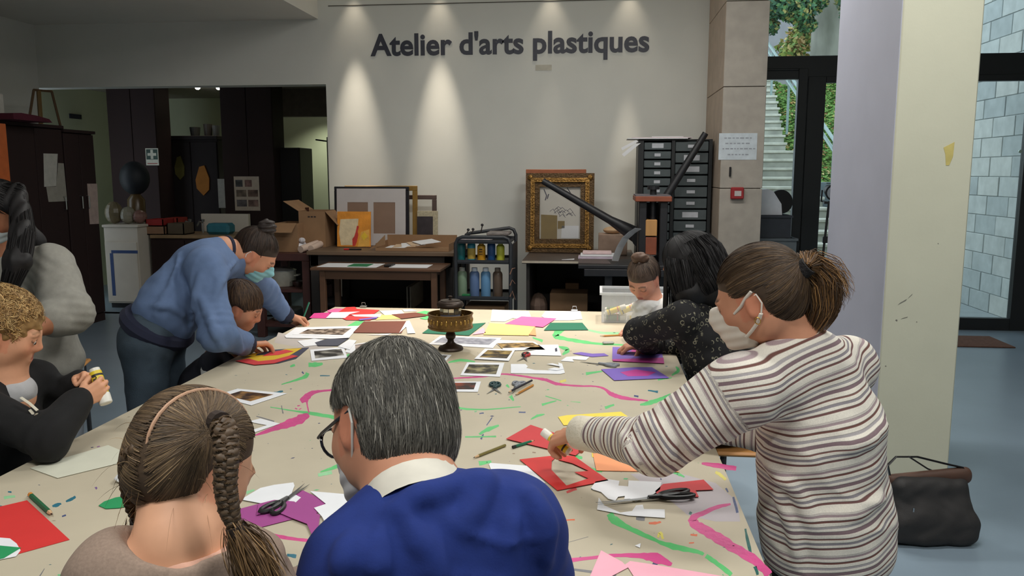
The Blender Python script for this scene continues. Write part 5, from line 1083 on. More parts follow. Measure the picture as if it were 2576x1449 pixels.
# left middle
photo([(541, 995), (598, 978), (722, 990), (632, 1020)], [(566, 996), (606, 984), (688, 993), (630, 1010)], 1, 1, (60, 40, 22), (176, 130, 70), 'golden brown photo print with white border on the left table side')
paper([(628, 1060), (655, 1053), (704, 1066), (640, 1088), (628, 1084), (672, 1070), (640, 1064)], 1, 'white', 'white L shaped paper frame behind the braided girl', 'paper_cutout')
photo([(780, 880), (865, 873), (874, 900), (784, 908)], [(790, 884), (858, 878), (866, 894), (793, 902)], 1, 2, (40, 38, 40), (206, 202, 190), 'photo print of a pale relief on black behind the grey haired man', 14)
photo([(878, 868), (958, 856), (972, 860), (900, 892), (868, 886)], [(893, 868), (940, 861), (955, 866), (895, 886)], 1, 3, (120, 104, 100), (196, 180, 170), 'greyish photo print half behind the grey haired head', 14)
paper([(716, 845), (745, 824), (905, 820), (875, 853), (720, 850)], 2, 'white', 'large white bordered print under the blue jumper woman\'s pencil')
o = bpy.data.objects['paper_sheet.001'] if 'paper_sheet.001' in bpy.data.objects else None
photo([(735, 842), (768, 826), (896, 823), (870, 848)], [(752, 840), (774, 829), (884, 826), (862, 843)], 3, 4, (70, 54, 44), (206, 186, 168), 'sepia landscape print under the blue jumper woman\'s pencil', 26)
paper([(748, 858), (790, 852), (815, 855), (800, 868), (765, 872)], 1, 'white', 'torn white paper behind the relief photo print', 'paper_piece')
paper([(792, 862), (820, 853), (880, 850), (868, 858), (850, 870), (800, 870)], 2, 'slate', 'dark cut print scraps behind the relief photo print', 'paper_piece')
paper([(850, 872), (878, 854), (897, 857), (880, 880)], 3, 'white', 'white strip beside the dark cut print scraps', 'paper_piece')
# pile on the left boy's collage
paper([(595, 909), (640, 893), (690, 880), (778, 874), (745, 902), (700, 914), (640, 917)], 1, 'navy', 'slate blue base card of the collage before the small boy', 'card_sheet', 'card')
paper([(605, 906), (640, 895), (668, 893), (720, 878), (760, 876), (724, 897), (680, 912), (640, 913)], 2, 'gold', 'yellow cut layer of the collage before the small boy', 'card_piece', 'card')
paper([(592, 908), (625, 902), (650, 909), (690, 905), (735, 893), (750, 896), (690, 914), (640, 918)], 3, 'red', 'red flame shaped lower layer of the collage', 'card_piece', 'card')
paper([(660, 896), (680, 886), (720, 880), (738, 884), (700, 893)], 3, 'red', 'dark red upper strip of the collage under the woman\'s hand', 'card_piece', 'card')
paper([(600, 897), (620, 890), (650, 888), (640, 896)], 3, 'gold', 'small yellow scrap at the collage edge', 'card_piece', 'card')
# far left pile
paper([(778, 800), (790, 788), (838, 786), (820, 801)], 1, 'magenta', 'magenta card at the far left of the table', 'card_sheet', 'card')
paper([(823, 781), (845, 776), (868, 777), (856, 788), (828, 788)], 1, 'pink', 'pink card behind the red scraps', 'card_sheet', 'card')
paper([(850, 786), (870, 773), (893, 772), (898, 777), (955, 780), (940, 790), (880, 793)], 2, 'red2', 'jagged red card among the far scraps', 'card_piece', 'card')
paper([(820, 800), (835, 786), (905, 784), (880, 790), (868, 800)], 3, 'white', 'white cut sheet over the red scraps', 'paper_piece')
paper([(884, 792), (960, 790), (956, 798), (892, 796)], 3, 'white', 'white strip over the far scraps', 'paper_piece')
paper([(860, 800), (876, 794), (950, 797), (930, 806), (870, 805)], 2, 'red', 'red strip at the front of the far scraps', 'card_piece', 'card')
paper([(902, 803), (950, 797), (948, 801), (905, 806)], 4, 'violet', 'thin violet strip at the front of the far scraps', 'card_piece', 'card')
paper([(955, 782), (1010, 780), (1018, 790), (968, 793)], 2, 'white', 'white sheet beside the brown scrap at the far edge')
paper([(1012, 779), (1035, 778), (1050, 782), (1018, 784)], 1, 'white', 'small white slip at the far table edge', 'paper_piece')
paper([(945, 805), (960, 792), (985, 792), (1010, 802)], 1, 'lyellow', 'pale yellow card among the far scraps', 'card_sheet', 'card')
paper([(985, 791), (1045, 786), (1085, 793), (1010, 802)], 3, 'brown', 'brown card scrap left of the praxinoscope', 'card_piece', 'card')
paper([(1045, 787), (1068, 782), (1090, 785), (1085, 792)], 1, 'lgreen', 'light green card scrap left of the praxinoscope', 'card_piece', 'card'); paper([(1056, 801), (1075, 795), (1100, 801), (1070, 804)], 1, 'lgreen', 'light green slip under the praxinoscope rim', 'card_piece', 'card')
paper([(870, 822), (895, 808), (918, 808), (900, 820)], 0, 'lgreen', 'light green card edge beneath the brown card', 'card_sheet', 'card')
paper([(888, 837), (915, 809), (1025, 808), (1010, 838)], 2, 'brown', 'large brown card left of the praxinoscope', 'card_sheet', 'card')
paper([(1004, 838), (1022, 808), (1030, 806), (1045, 838), (1025, 839), (1022, 822)], 3, 'white', 'white folded paper at the brown card edge', 'paper_piece'); paper([(920, 843), (985, 839), (975, 843)], 1, 'white', 'thin white slip before the brown card', 'paper_piece')
# far middle and right
paper([(1062, 838), (1085, 822), (1222, 812), (1180, 844)], 2, 'green', 'dark green card folder under the praxinoscope', 'card_sheet', 'card')
paper([(1188, 842), (1216, 824), (1222, 838)], 2, 'lpink', 'pale pink card corner beside the green folder', 'card_piece', 'card')
paper([(1216, 842), (1232, 813), (1348, 820), (1330, 844)], 2, 'lyellow', 'pale yellow card folder right of the praxinoscope', 'card_sheet', 'card'); paper([(1330, 842), (1346, 820), (1349, 844)], 3, 'orange', 'orange inner flap of the pale yellow folder', 'card_piece', 'card')
paper([(1270, 815), (1312, 796), (1400, 801), (1366, 823)], 3, 'pink', 'pink card right of the praxinoscope', 'card_sheet', 'card')
paper([(1368, 831), (1385, 812), (1465, 812), (1480, 830)], 2, 'green', 'dark green card near the clear box', 'card_sheet', 'card')
paper([(1234, 808), (1238, 779), (1330, 783), (1336, 797), (1305, 803), (1290, 800), (1270, 809)], 1, 'white', 'white sheet at the far table edge, left of two'); paper([(1362, 796), (1372, 783), (1460, 783), (1465, 803), (1430, 806), (1385, 806)], 1, 'white', 'white sheet at the far table edge, right of two')
photo([(1078, 866), (1108, 845), (1262, 850), (1240, 876)], [(1092, 862), (1114, 848), (1250, 853), (1230, 868)], 1, 5, (140, 142, 156), (196, 198, 208), 'large greyish print sheet behind the praxinoscope foot', 30)
photo([(1246, 862), (1252, 855), (1345, 860), (1372, 880), (1270, 882)], [(1250, 864), (1340, 862), (1360, 873), (1262, 876)], 2, 6, (70, 52, 30), (214, 176, 110), 'golden print cut at its corner right of the praxinoscope', 26)
photo([(1193, 903), (1220, 877), (1296, 880), (1280, 908)], [(1206, 899), (1227, 881), (1289, 883), (1275, 902)], 3, 7, (52, 40, 28), (190, 160, 90), 'golden print with a white smear right of the praxinoscope', 20)
paper([(1318, 880), (1348, 868), (1404, 867), (1412, 895), (1325, 893), (1320, 886), (1352, 880)], 2, 'white', 'white cut sheet beside the red handled scissors'); paper([(1396, 877), (1401, 875), (1402, 883), (1397, 884)], 4, 'navy', 'small dark slip on the white cut sheet', 'paper_piece')
photo([(1158, 944), (1175, 912), (1269, 913), (1258, 948)], [(1167, 939), (1180, 917), (1256, 918), (1248, 942)], 1, 8, (38, 34, 28), (170, 160, 120), 'dark print with pale fruit in the middle of the table', 22)
photo([(1040, 984), (1050, 962), (1210, 960), (1202, 986)], [(1050, 980), (1058, 964), (1198, 963), (1192, 980)], 1, 9, (44, 34, 34), (150, 70, 50), 'dark red print half behind the grey haired head', 18)
photo([(1085, 906), (1105, 892), (1136, 893), (1118, 912)], [(1090, 904), (1108, 894), (1126, 895), (1113, 908)], 0, 10, (44, 38, 34), (120, 110, 96), 'small dark print before the praxinoscope foot', 20)
paper([(1285, 939), (1285, 916), (1322, 916), (1328, 922), (1324, 926), (1345, 931), (1378, 932), (1408, 927), (1404, 912), (1414, 915), (1421, 938), (1410, 941)], 1, 'white', 'white cut out paper with a rounded notch in the table middle', 'paper_piece')
for k, r in enumerate(([(1376, 916), (1390, 914), (1410, 919), (1410, 922)], [(1377, 929), (1395, 925), (1420, 928), (1400, 932)])): paper(r, 3, 'white', 'curled white sliver on the notched white paper, %s' % ('upper', 'lower')[k], 'paper_piece')
paper([(1410, 908), (1425, 898), (1452, 896), (1483, 898), (1474, 906), (1440, 904), (1444, 910)], 1, 'white', 'white curved scrap left of the violet card', 'paper_piece')
paper([(1440, 889), (1462, 886), (1490, 890), (1520, 889), (1531, 895), (1490, 898), (1466, 894)], 1, 'violet', 'violet cut scrap left of the violet and magenta card', 'card_piece', 'card')
for k, (po, inn) in enumerate((([(1540, 904), (1541, 873), (1664, 876), (1668, 902), (1670, 913), (1541, 905)], [(1600, 876), (1664, 879), (1664, 886), (1640, 880), (1620, 893), (1585, 884)]), ([(1512, 929), (1600, 924), (1640, 924), (1684, 951), (1545, 957)], [(1560, 937), (1600, 930), (1650, 937), (1630, 946), (1580, 947)]))):
    o = paper(po, 1+k, 'violet', ('violet and magenta card under the dark haired woman\'s sleeve', 'violet card with a magenta smear in front of the dark haired woman')[k], 'card_sheet', 'card')
    m_ = flat(inn, 1+k, None); m_.v = [(v[0], v[1], v[2]+.0004) for v in m_.v]; sub(o, 'paint_smear', m_, CARD['fuchsia'], 'magenta smear')
paper([(1540, 904), (1669, 900), (1671, 914), (1600, 911), (1542, 908)], 3, 'fuchsia', 'magenta strip along the violet card edge', 'card_piece', 'card')
# near right
paper([(1404, 1049), (1425, 1045), (1562, 1036), (1600, 1062), (1418, 1070)], 1, 'yellow', 'yellow card under the striped sleeve', 'card_sheet', 'card'); paper([(1486, 1120), (1500, 1115), (1640, 1150), (1490, 1150)], 0, 'yellow', 'yellow card corner beneath the peach card', 'card_sheet', 'card')
paper([(1273, 1104), (1335, 1069), (1480, 1118), (1448, 1146)], 3, 'red', 'red card under the striped woman\'s hand', 'card_sheet', 'card')
paper([(1307, 1156), (1405, 1145), (1388, 1160), (1387, 1182), (1425, 1222), (1480, 1204), (1445, 1188), (1481, 1185), (1440, 1166), (1405, 1157), (1408, 1145), (1445, 1148), (1531, 1209), (1402, 1234)], 2, 'red2', 'red card with a cut out bird shaped hole', 'card_piece', 'card')
paper([(1488, 1124), (1560, 1125), (1710, 1188), (1500, 1184)], 1, 'orange', 'peach orange card below the striped sleeve', 'card_sheet', 'card')
paper([(1230, 1168), (1234, 1165), (1325, 1172), (1372, 1215), (1290, 1225), (1240, 1195)], 1, 'white', 'white sheet behind the blue sweater shoulder')
paper([(1487, 1228), (1498, 1212), (1530, 1206), (1558, 1210), (1556, 1222), (1580, 1224), (1581, 1209), (1664, 1213), (1660, 1232), (1640, 1246), (1620, 1252), (1600, 1262), (1585, 1255), (1570, 1256), (1572, 1248), (1555, 1250), (1548, 1260), (1530, 1255), (1512, 1238), (1492, 1232)], 2, 'white', 'white cut out animal shape beside the black scissors', 'paper_piece')
paper([(1502, 1282), (1506, 1252), (1520, 1272), (1560, 1290), (1590, 1286), (1600, 1272), (1617, 1270), (1620, 1281), (1672, 1282), (1673, 1303), (1580, 1297)], 2, 'white', 'white curled offcut before the black scissors', 'paper_piece')
paper([(1648, 1236), (1668, 1218), (1770, 1207), (1795, 1232), (1750, 1234), (1758, 1250), (1700, 1252), (1655, 1246)], 2, 'red', 'red card offcut beside the black scissors', 'card_piece', 'card')
paper([(1480, 1460), (1512, 1385), (1565, 1414), (1572, 1421), (1585, 1412), (1640, 1420), (1830, 1452), (1820, 1490), (1620, 1490), (1580, 1428), (1510, 1465)], 1, 'lpink', 'pale pink card with a cut opening at the bottom edge', 'card_piece', 'card')
paper([(1597, 1373), (1612, 1367), (1610, 1378)], 1, 'white', 'tiny white scrap by the green paint line', 'paper_piece')
# before the man
paper([(606, 1257), (655, 1228), (690, 1220), (738, 1214), (741, 1222), (734, 1240), (757, 1252), (740, 1268), (700, 1262), (665, 1268)], 2, 'white', 'white cut paper under the scissors between girl and man', 'paper_piece')
paper([(590, 1284), (650, 1268), (762, 1234), (834, 1268), (800, 1290), (620, 1336)], 1, 'purple', 'purple card between the braided girl and the man', 'card_sheet', 'card')
paper([(650, 1268), (690, 1258), (740, 1262), (770, 1280), (805, 1296), (800, 1335), (785, 1347), (772, 1318), (730, 1302), (690, 1285), (645, 1296)], 4, 'purple', 'wave shaped purple offcut lying on the scissors', 'card_piece', 'card')
paper([(780, 1236), (830, 1240), (940, 1250), (980, 1270), (880, 1330), (790, 1369), (820, 1320), (810, 1300), (790, 1278), (820, 1268)], 3, 'white', 'large white cut sheet in front of the man', 'paper_piece'); paper([(875, 1258), (900, 1240), (960, 1245), (940, 1264)], 4, 'violet', 'lavender scrap below the man\'s mask', 'card_piece', 'card')
photo([(825, 1330), (866, 1275), (990, 1285), (960, 1340)], [(840, 1318), (868, 1280), (980, 1290), (955, 1330)], 4, 11, (110, 124, 140), (190, 186, 176), 'bluish grey print in front of the man', 10)
# ---- scissors
def scissors(tip, ring, label, mh, L=.17, open_=8, layer=1, mb2=None):
    A, C = T(*tip, TZ), T(*ring, TZ); d = unit(A-C); ang = math.atan2(d[1], d[0]); z = TZ+.0006+.0011*layer; piv = C+(A-C)*.48
    t = thing('scissors', label, 'scissors', tuple(piv))
    for s in (-1, 1):
        M = Matrix.Translation((piv[0], piv[1], z+.001*(s+1)/2)) @ Matrix.Rotation(ang+s*math.radians(open_), 4, 'Z')
        part('blade', MB().prism([(-.02, -.006*s), (0, -.007*s), (.5*L, .0), (0, .006*s), (-.02, .005*s)], .0012, M), M_steel, t)
        pts = [M @ Vector((-.03-.026*(1-math.cos(w))*L/.17, s*(.006+.010*(1-math.cos(w))*.8)+.013*math.sin(w), .004)) for w in np.linspace(0, 2*math.pi, 15)]
        part('handle', MB().tube([M @ Vector((-.0, 0, .003)), M @ Vector((-.03, s*.006, .004))], .0055, 8).tube(pts, .0055, 7, cap=False), mh if s < 0 or not mb2 else mb2, t, smooth=True)
    part('rivet', MB().lathe([(0, 0), (.004, 0), (.004, .002), (0, .002)], (piv[0], piv[1], z+.0025), 10, cap=False), M_steel, t)
    return t
M_red = mat('red_handle', hx(176, 50, 52), .4); M_green_h = mat('dark_green_handle', hx(34, 66, 68), .4); M_grey_h = mat('grey_handle', hx(130, 134, 142), .4)
scissors((1243, 996), (1246, 966), 'green handled scissors lying open in the table middle', M_green_h, .15, 22)
scissors((1285, 990), (1306, 966), 'grey handled scissors under the two pencils', M_grey_h, .15, 6, 0)
scissors((1312, 914), (1326, 891), 'red and black handled scissors before the golden prints', M_red, .15, 18, 2, M_blackp)
scissors((1464, 912), (1546, 922), 'grey metal scissors near the violet cards', M_grey_h, .17, 4)
scissors((1505, 1272), (1745, 1248), 'large black handled scissors on the white cut outs', M_blackp, .27, 3, 4)
scissors((770, 1224), (676, 1296), 'black handled scissors under the purple offcut', M_blackp, .2, 4, 3)
# ---- pencils
def pencil(a, b, label, col, tipc=(60, 50, 46), r=.0038, z=0, name='pencil', endc=None):
    A, C = T(*a, TZ)+np.array([0, 0, r+z+.0008]), T(*b, TZ)+np.array([0, 0, r+z+.0008]); d = unit(C-A)   # a = blunt end, b = point
    t = thing(name, label, 'pencil', tuple(A)); L = np.linalg.norm(C-A); tl = min(.022, .2*L)
    part('shaft', MB().tube([A, C-d*tl], r, 6), mat('pencil_'+label.split()[0]+label.split()[1], hx(*col), .4), t)
    part('sharpened_wood', MB().tube([C-d*tl, C-d*tl*.3], [r*.98, r*.4], 6), mat('pencil_wood', hx(206, 170, 130), .6), t); part('lead', MB().tube([C-d*tl*.3, C], [r*.4, r*.08], 6), mat('lead_%d_%d_%d' % tipc, hx(*tipc), .5), t)
    if endc: part('end_cap', MB().tube([A-d*.012, A], r*1.03, 6), mat('end_%d_%d' % endc[:2], hx(*endc), .5), t)
pencil((1271, 1124), (1190, 1156), 'yellow and black pencil left of the red card', (120, 110, 60), r=.0042)
pencil((1338, 964), (1278, 995), 'black pencil lying over the grey scissors', (44, 42, 50), r=.0042, z=.006); pencil((1341, 972), (1296, 997), 'ochre yellow pencil beside the black pencil', (190, 130, 60), r=.0042)
pencil((1590, 844), (1509, 848), 'orange pencil before the dark haired woman\'s elbow', (208, 140, 60), r=.0042)
pencil((1297, 1127), (1345, 1112), 'green pencil with black end under the red card', (30, 110, 80), r=.0045, endc=(30, 34, 34))
pencil((80, 1254), (132, 1302), 'thick green crayon pencil with orange end beside the red card', (36, 100, 66), (60, 40, 30), .0062, endc=(220, 140, 60))
q = T(1530, 866); solo('eraser', MB().box((-.028, -.011, 0), (.028, .011, .012), .005, rotm((q[0], q[1], TZ+.001), z=12)), mat('grey_eraser', hx(176, 174, 168), .5, .2, 40), 'pale grey eraser below the orange pencil', 'eraser')
# ---- glue sticks in a clear box
M_gy = mat('glue_yellow', hx(232, 206, 50), .4, .05); M_gw = mat('glue_white', hx(232, 230, 220), .4, .02); M_gg = mat('glue_green', hx(70, 110, 60), .5)
def glue(P, d, label, L=.105, r=.015, body=None, grp=None, text=False, root_name='glue_stick'):
    P = np.array(P, float); d = unit(d); t = thing(root_name, label, 'glue stick', tuple(P), grp)
    part('tube', MB().tube([P, P+d*L*.70], r, 16), body or M_gy, t, smooth=True)
    part('cap', MB().tube([P+d*L*.70, P+d*L*.72, P+d*L*.98, P+d*L], [r*1.06, r*1.10, r*1.06, r*.95], 16), M_gw, t, smooth=True)
    part('base_knob', MB().tube([P-d*L*.10, P], [r*.86, r*.9], 14), M_gw, t, smooth=True)
    for k in range(2): part('printed_band', MB().tube([P+d*L*(.10+.44*k), P+d*L*(.16+.44*k)], r*1.015, 16, cap=False), mat('glue_ink', hx(44, 40, 36), .5) if not k else mat('glue_red', hx(190, 60, 60), .5), t, smooth=True)
    return t
bx0, bx1, by0, by1, bh = .025, .40, 4.31, 4.56, .165
t = thing('clear_box', 'clear plastic box full of glue sticks at the far table end', 'box', ((bx0+bx1)/2, (by0+by1)/2, TZ+.001))
M_cl = milky('clear_plastic', hx(226, 230, 234), .30)
zb_ = TZ+.001; th = .004; mb = MB()
mb.box((bx0, by0, zb_), (bx1, by1, zb_+th)); mb.box((bx0, by0, zb_+th), (bx1, by0+th, zb_+bh)); mb.box((bx0, by1-th, zb_+th), (bx1, by1, zb_+bh)); mb.box((bx0, by0+th, zb_+th), (bx0+th, by1-th, zb_+bh)); mb.box((bx1-th, by0+th, zb_+th), (bx1, by1-th, zb_+bh)); part('box_walls', mb, M_cl, t)
mb = MB().box((bx0-.012, by0-.012, zb_+bh-.012), (bx1+.012, by0, zb_+bh)).box((bx0-.012, by1, zb_+bh-.012), (bx1+.012, by1+.012, zb_+bh)).box((bx0-.012, by0, zb_+bh-.012), (bx0, by1, zb_+bh)).box((bx1, by0, zb_+bh-.012), (bx1+.012, by1, zb_+bh)); part('rim', mb, milky('clear_rim', hx(232, 236, 240), .6), t)
gl_ = [((.025, .03, .018), (1, .1, 0), 'g'), ((.03, .065, .018), (1, .3, 0), 'y'), ((.025, .12, .018), (1, -.15, 0), 'w'), ((.03, .025, .048), (.92, .12, .30), 'y'), ((.05, .06, .050), (.85, .4, .15), 'w'), ((.10, .028, .050), (.9, .1, .40), 'y'), ((.03, .10, .052), (1, -.25, .1), 'g'), ((.11, .07, .055), (.7, .5, .25), 'w'), ((.15, .03, .018), (1, .2, 0), 'y')]
for k, ((ox, oy, oz), d, c) in enumerate(gl_):
    glue((bx0+ox, by0+oy, zb_+oz+.004), np.array(d)*np.array([1, .6, 1]), '%s glue stick in the clear box, number %s from the bottom' % ({'y': 'yellow', 'g': 'green', 'w': 'white'}[c], ('one', 'two', 'three', 'four', 'five', 'six', 'seven', 'eight', 'nine')[k]), .105, .0155, {'y': M_gy, 'g': M_gg, 'w': M_gw}[c], 'glue sticks in the clear box')
# ---- praxinoscope
q = T(1134, 880); cx, cy = q[0], q[1]; M_bz = mat('bronze_dark', hx(58, 46, 38), .4, .2, 20, metal=.5); M_bs = mat('brass_relief', hx(122, 92, 50), .38, .3, 24, bump=.4, metal=.7)
t = thing('praxinoscope', 'bronze praxinoscope drum with mirrors on a turned foot', 'praxinoscope', (cx, cy, TZ)); zq = TZ+.001
part('foot', MB().lathe([(0, 0), (.056, 0), (.058, .006), (.054, .014), (.040, .020), (.026, .026), (.016, .036), (.014, .046), (.022, .056), (.024, .066), (.020, .078), (.013, .086), (.012, .096), (.02, .100), (0, .100)], (cx, cy, zq), 32, cap=False), M_bz, t, smooth=True)
part('drum', MB().lathe([(0, .100), (.098, .100), (.103, .104), (.103, .110), (.100, .112), (.100, .164), (.104, .166), (.104, .170), (.098, .170), (.097, .112), (0, .110)], (cx, cy, zq), 48, cap=False), M_bs, t, smooth=True)
for k in range(28):
    a = 2*math.pi*k/28; p = (cx+.0975*math.cos(a), cy+.101*math.sin(a), zq+.138); part('relief_ornament', MB().sphere(p, (.006, .006, .014 if k % 2 else .009), 8, 6), mat('gilt_relief', hx(176, 140, 74), .35, .2, 30, metal=.8), t)
part('inner_core', MB().lathe([(0, .110), (.040, .110), (.046, .165), (.046, .198), (0, .198)], (cx, cy, zq), 24, cap=False), mat('grey_core', hx(120, 122, 136), .5), t, smooth=True)
for k in range(12):
    a = 2*math.pi*(k+.5)/12; M = Matrix.Translation((cx, cy, zq+.182)) @ Matrix.Rotation(a, 4, 'Z'); part('mirror', MB().box((.0465, -.0115, -.013), (.0485, .0115, .013), M=M), mat('mirror_glass', hx(220, 214, 190), .08, metal=.9), t)
part('lid', MB().lathe([(0, .196), (.054, .196), (.062, .204), (.062, .212), (.055, .222), (.045, .226), (.045, .229), (.012, .231), (.006, .234), (.005, .240), (.009, .243), (.009, .248), (0, .250)], (cx, cy, zq), 32, cap=False), M_bz, t, smooth=True)
# ---- handbag on the floor
p = onz(2357, 1386, 0); bg_ = thing('handbag', 'soft black handbag with a strap on the floor by the painted pier', 'handbag', (p[0], p[1]+.08, 0)); Rm = np.array(Matrix.Rotation(math.radians(6), 3, 'Z'))
sd = SDF(); c = np.array([p[0], p[1]+.10, 0])
sd.box(c+[0, 0, .075], (.195, .085, .075), Rm, .05, .05).box(c+[-.008, .01, .20], (.165, .055, .085), Rm, .045, .08)
blobmesh('bag_body', sd, .007, mat('black_bag_fabric', hx(44, 42, 42), .75, .15, 14, bump=.1, bscale=200), bg_, lambda P: .008*wob(P, 26, 1.0)+.003*wob(P, 60), 2)
sd2 = SDF(); top = c+[-.005, .01, .275]
sd2.cap(top+[-.155, -.01, -.005], top+[.15, .02, .028], .016, .018, .02).cap(top+[-.15, .01, -.03], top+[.15, .03, .0], .03, .03, .03)
blobmesh('bag_opening', sd2, .006, mat('brown_leather', hx(84, 58, 46), .6, .2, 14), bg_, None, 1, label='brown leather edge')
part('strap', MB().tube([top+[-.16, 0, -.01], top+[-.175, .0, .05], top+[-.14, .01, .085], top+[-.05, .02, .085], top+[.06, .02, .06], top+[.135, .02, .045], top+[.15, .02, .02]], .012, 8, flat=.35), M_blackp, bg_, smooth=True)
part('strap', MB().tube([top+[-.09, .0, .09], top+[.0, .03, .03], top+[.06, .03, .008], top+[.14, .03, .02]], .010, 8, flat=.35), M_blackp, bg_, smooth=True)
part('zip_pull', MB().box(tuple(c+[-.10, -.082, .15]), tuple(c+[-.094, -.078, .175])), M_steel, bg_)
# ================================================================ PEOPLE: BUILDERS
M_skin = mat('skin', (1, 1, 1), .55, .05, 30, attr='col', spec=.35)
M_hair = mat('hair', (1, 1, 1), .6, .12, 60, attr='col', spec=.4)
def cross(a, b): return unit(np.cross(a, b))
class Head:
    """frame of a head: origin in its middle, L = the person's left, F = face direction, U = up, S = chin to crown"""
    def __init__(s, C, f, u, S):
        s.C = np.asarray(C, float); s.F = unit(f); s.L = cross(u, s.F); s.U = cross(s.F, s.L); s.S = S; s.R = np.stack([s.L, s.F, s.U], 1)
    def p(s, l, f, u): return s.C+s.S*(l*s.L+f*s.F+u*s.U)
    def loc(s, V): return ((V-s.C)@s.R)/s.S
    def e(s, sd, c, r, k=.02, sub=False, rot=None):
        sd.ell(s.p(*c), np.array(r)*s.S, s.R if rot is None else s.R@rot, k*s.S/.22, sub)
def rx(a): return np.array(Matrix.Rotation(math.radians(a), 3, 'X'))
def rzm(a): return np.array(Matrix.Rotation(math.radians(a), 3, 'Z'))
def head_ops(sd, h, child=False, lips=True):
    e = h.e
    e(sd, (0, -.06, .14), (.335, .415, .355), .03)
    e(sd, (0, .10, -.13), (.262 if not child else .275, .285, .34), .05)
    e(sd, (0, .22, -.37), (.13, .13, .11), .035)
    for q in (-1, 1):
        e(sd, (q*.155, .25, -.13), (.10, .09, .09), .03)
        e(sd, (q*.20, .0, -.27), (.075, .16, .13), .035)            # jaw
        e(sd, (q*.12, .385, .035), (.10, .05, .04), .02)             # brow
        e(sd, (q*.135, .42, -.035), (.075, .055, .042), .022, True)  # eye socket
        e(sd, (q*.135, .345, -.035), (.062, .062, .056), .012)       # lid over the eye
        e(sd, (q*.335, -.03, -.06), (.035, .085, .135), .010, rot=rx(12)@rzm(q*-18))   # ear
        e(sd, (q*.365, -.015, -.05), (.016, .045, .08), .010, True, rot=rx(12)@rzm(q*-18))
    nl = .47 if not child else .44
    sd.cap(h.p(0, .37, .02), h.p(0, nl, -.14), .030*h.S, .046*h.S, .018*h.S/.22)
    for q in (-1, 1): e(sd, (q*.045, nl-.05, -.165), (.035, .045, .03), .012)
    if lips:
        sd.cap(h.p(-.07, .355, -.262), h.p(.07, .355, -.262), .026*h.S, k=.012); sd.cap(h.p(-.06, .355, -.312), h.p(.06, .355, -.312), .030*h.S, k=.012)
        sd.cap(h.p(-.09, .40, -.287), h.p(.09, .40, -.287), .008*h.S, k=.006, sub=True)
def skin_cols(h, tone, lip, brow, lash=True, extra=None):
    tone = np.array(hx(*tone)); lip = np.array(hx(*lip)); brow = np.array(hx(*brow))
    def fn(V, sd):
        q = h.loc(V); C = np.tile(tone, (len(V), 1)); near = np.abs(q).max(1) < .6
        def mixin(w, c): C[:] = C*(1-w[:, None])+c*w[:, None]
        g = lambda x, s: np.exp(-(x/s)**2)
        red = tone*np.array([1.05, .72, .68])
        mixin(near*.55*g(np.abs(q[:, 0])-.17, .09)*g(q[:, 2]+.14, .10)*(q[:, 1] > .1), red)
        mixin(near*.5*g(q[:, 0], .08)*g(q[:, 2]+.14, .06)*(q[:, 1] > .38), red)
        mixin(near*.5*(np.abs(q[:, 0]) > .30)*(np.abs(q[:, 2]+.05) < .16)*(np.abs(q[:, 1]) < .14), red)
        mixin(near*.9*np.clip((.085-np.abs(q[:, 0]))*30, 0, 1)*g(q[:, 2]+.287, .045)*(q[:, 1] > .30), lip)
        mixin(near*.95*g(q[:, 2]+.287, .008)*(np.abs(q[:, 0]) < .085)*(q[:, 1] > .3), lip*.35)
        bz = .055+.03*(1-((np.abs(q[:, 0])-.13)/.09)**2)
        mixin(near*.9*g(q[:, 2]-bz, .016)*(np.abs(q[:, 0]) > .045)*(np.abs(q[:, 0]) < .21)*(q[:, 1] > .2), brow)
        if lash: mixin(near*.95*g(q[:, 2]+.062-.03*((np.abs(q[:, 0])-.135)/.07)**2, .011)*(np.abs(np.abs(q[:, 0])-.135) < .07)*(q[:, 1] > .25), np.array(hx(40, 28, 24)))
        if extra: extra(V, q, C)
        return {'col': ('FLOAT_COLOR', np.concatenate([np.clip(C, 0, 1), np.ones((len(V), 1))], 1))}
    return fn
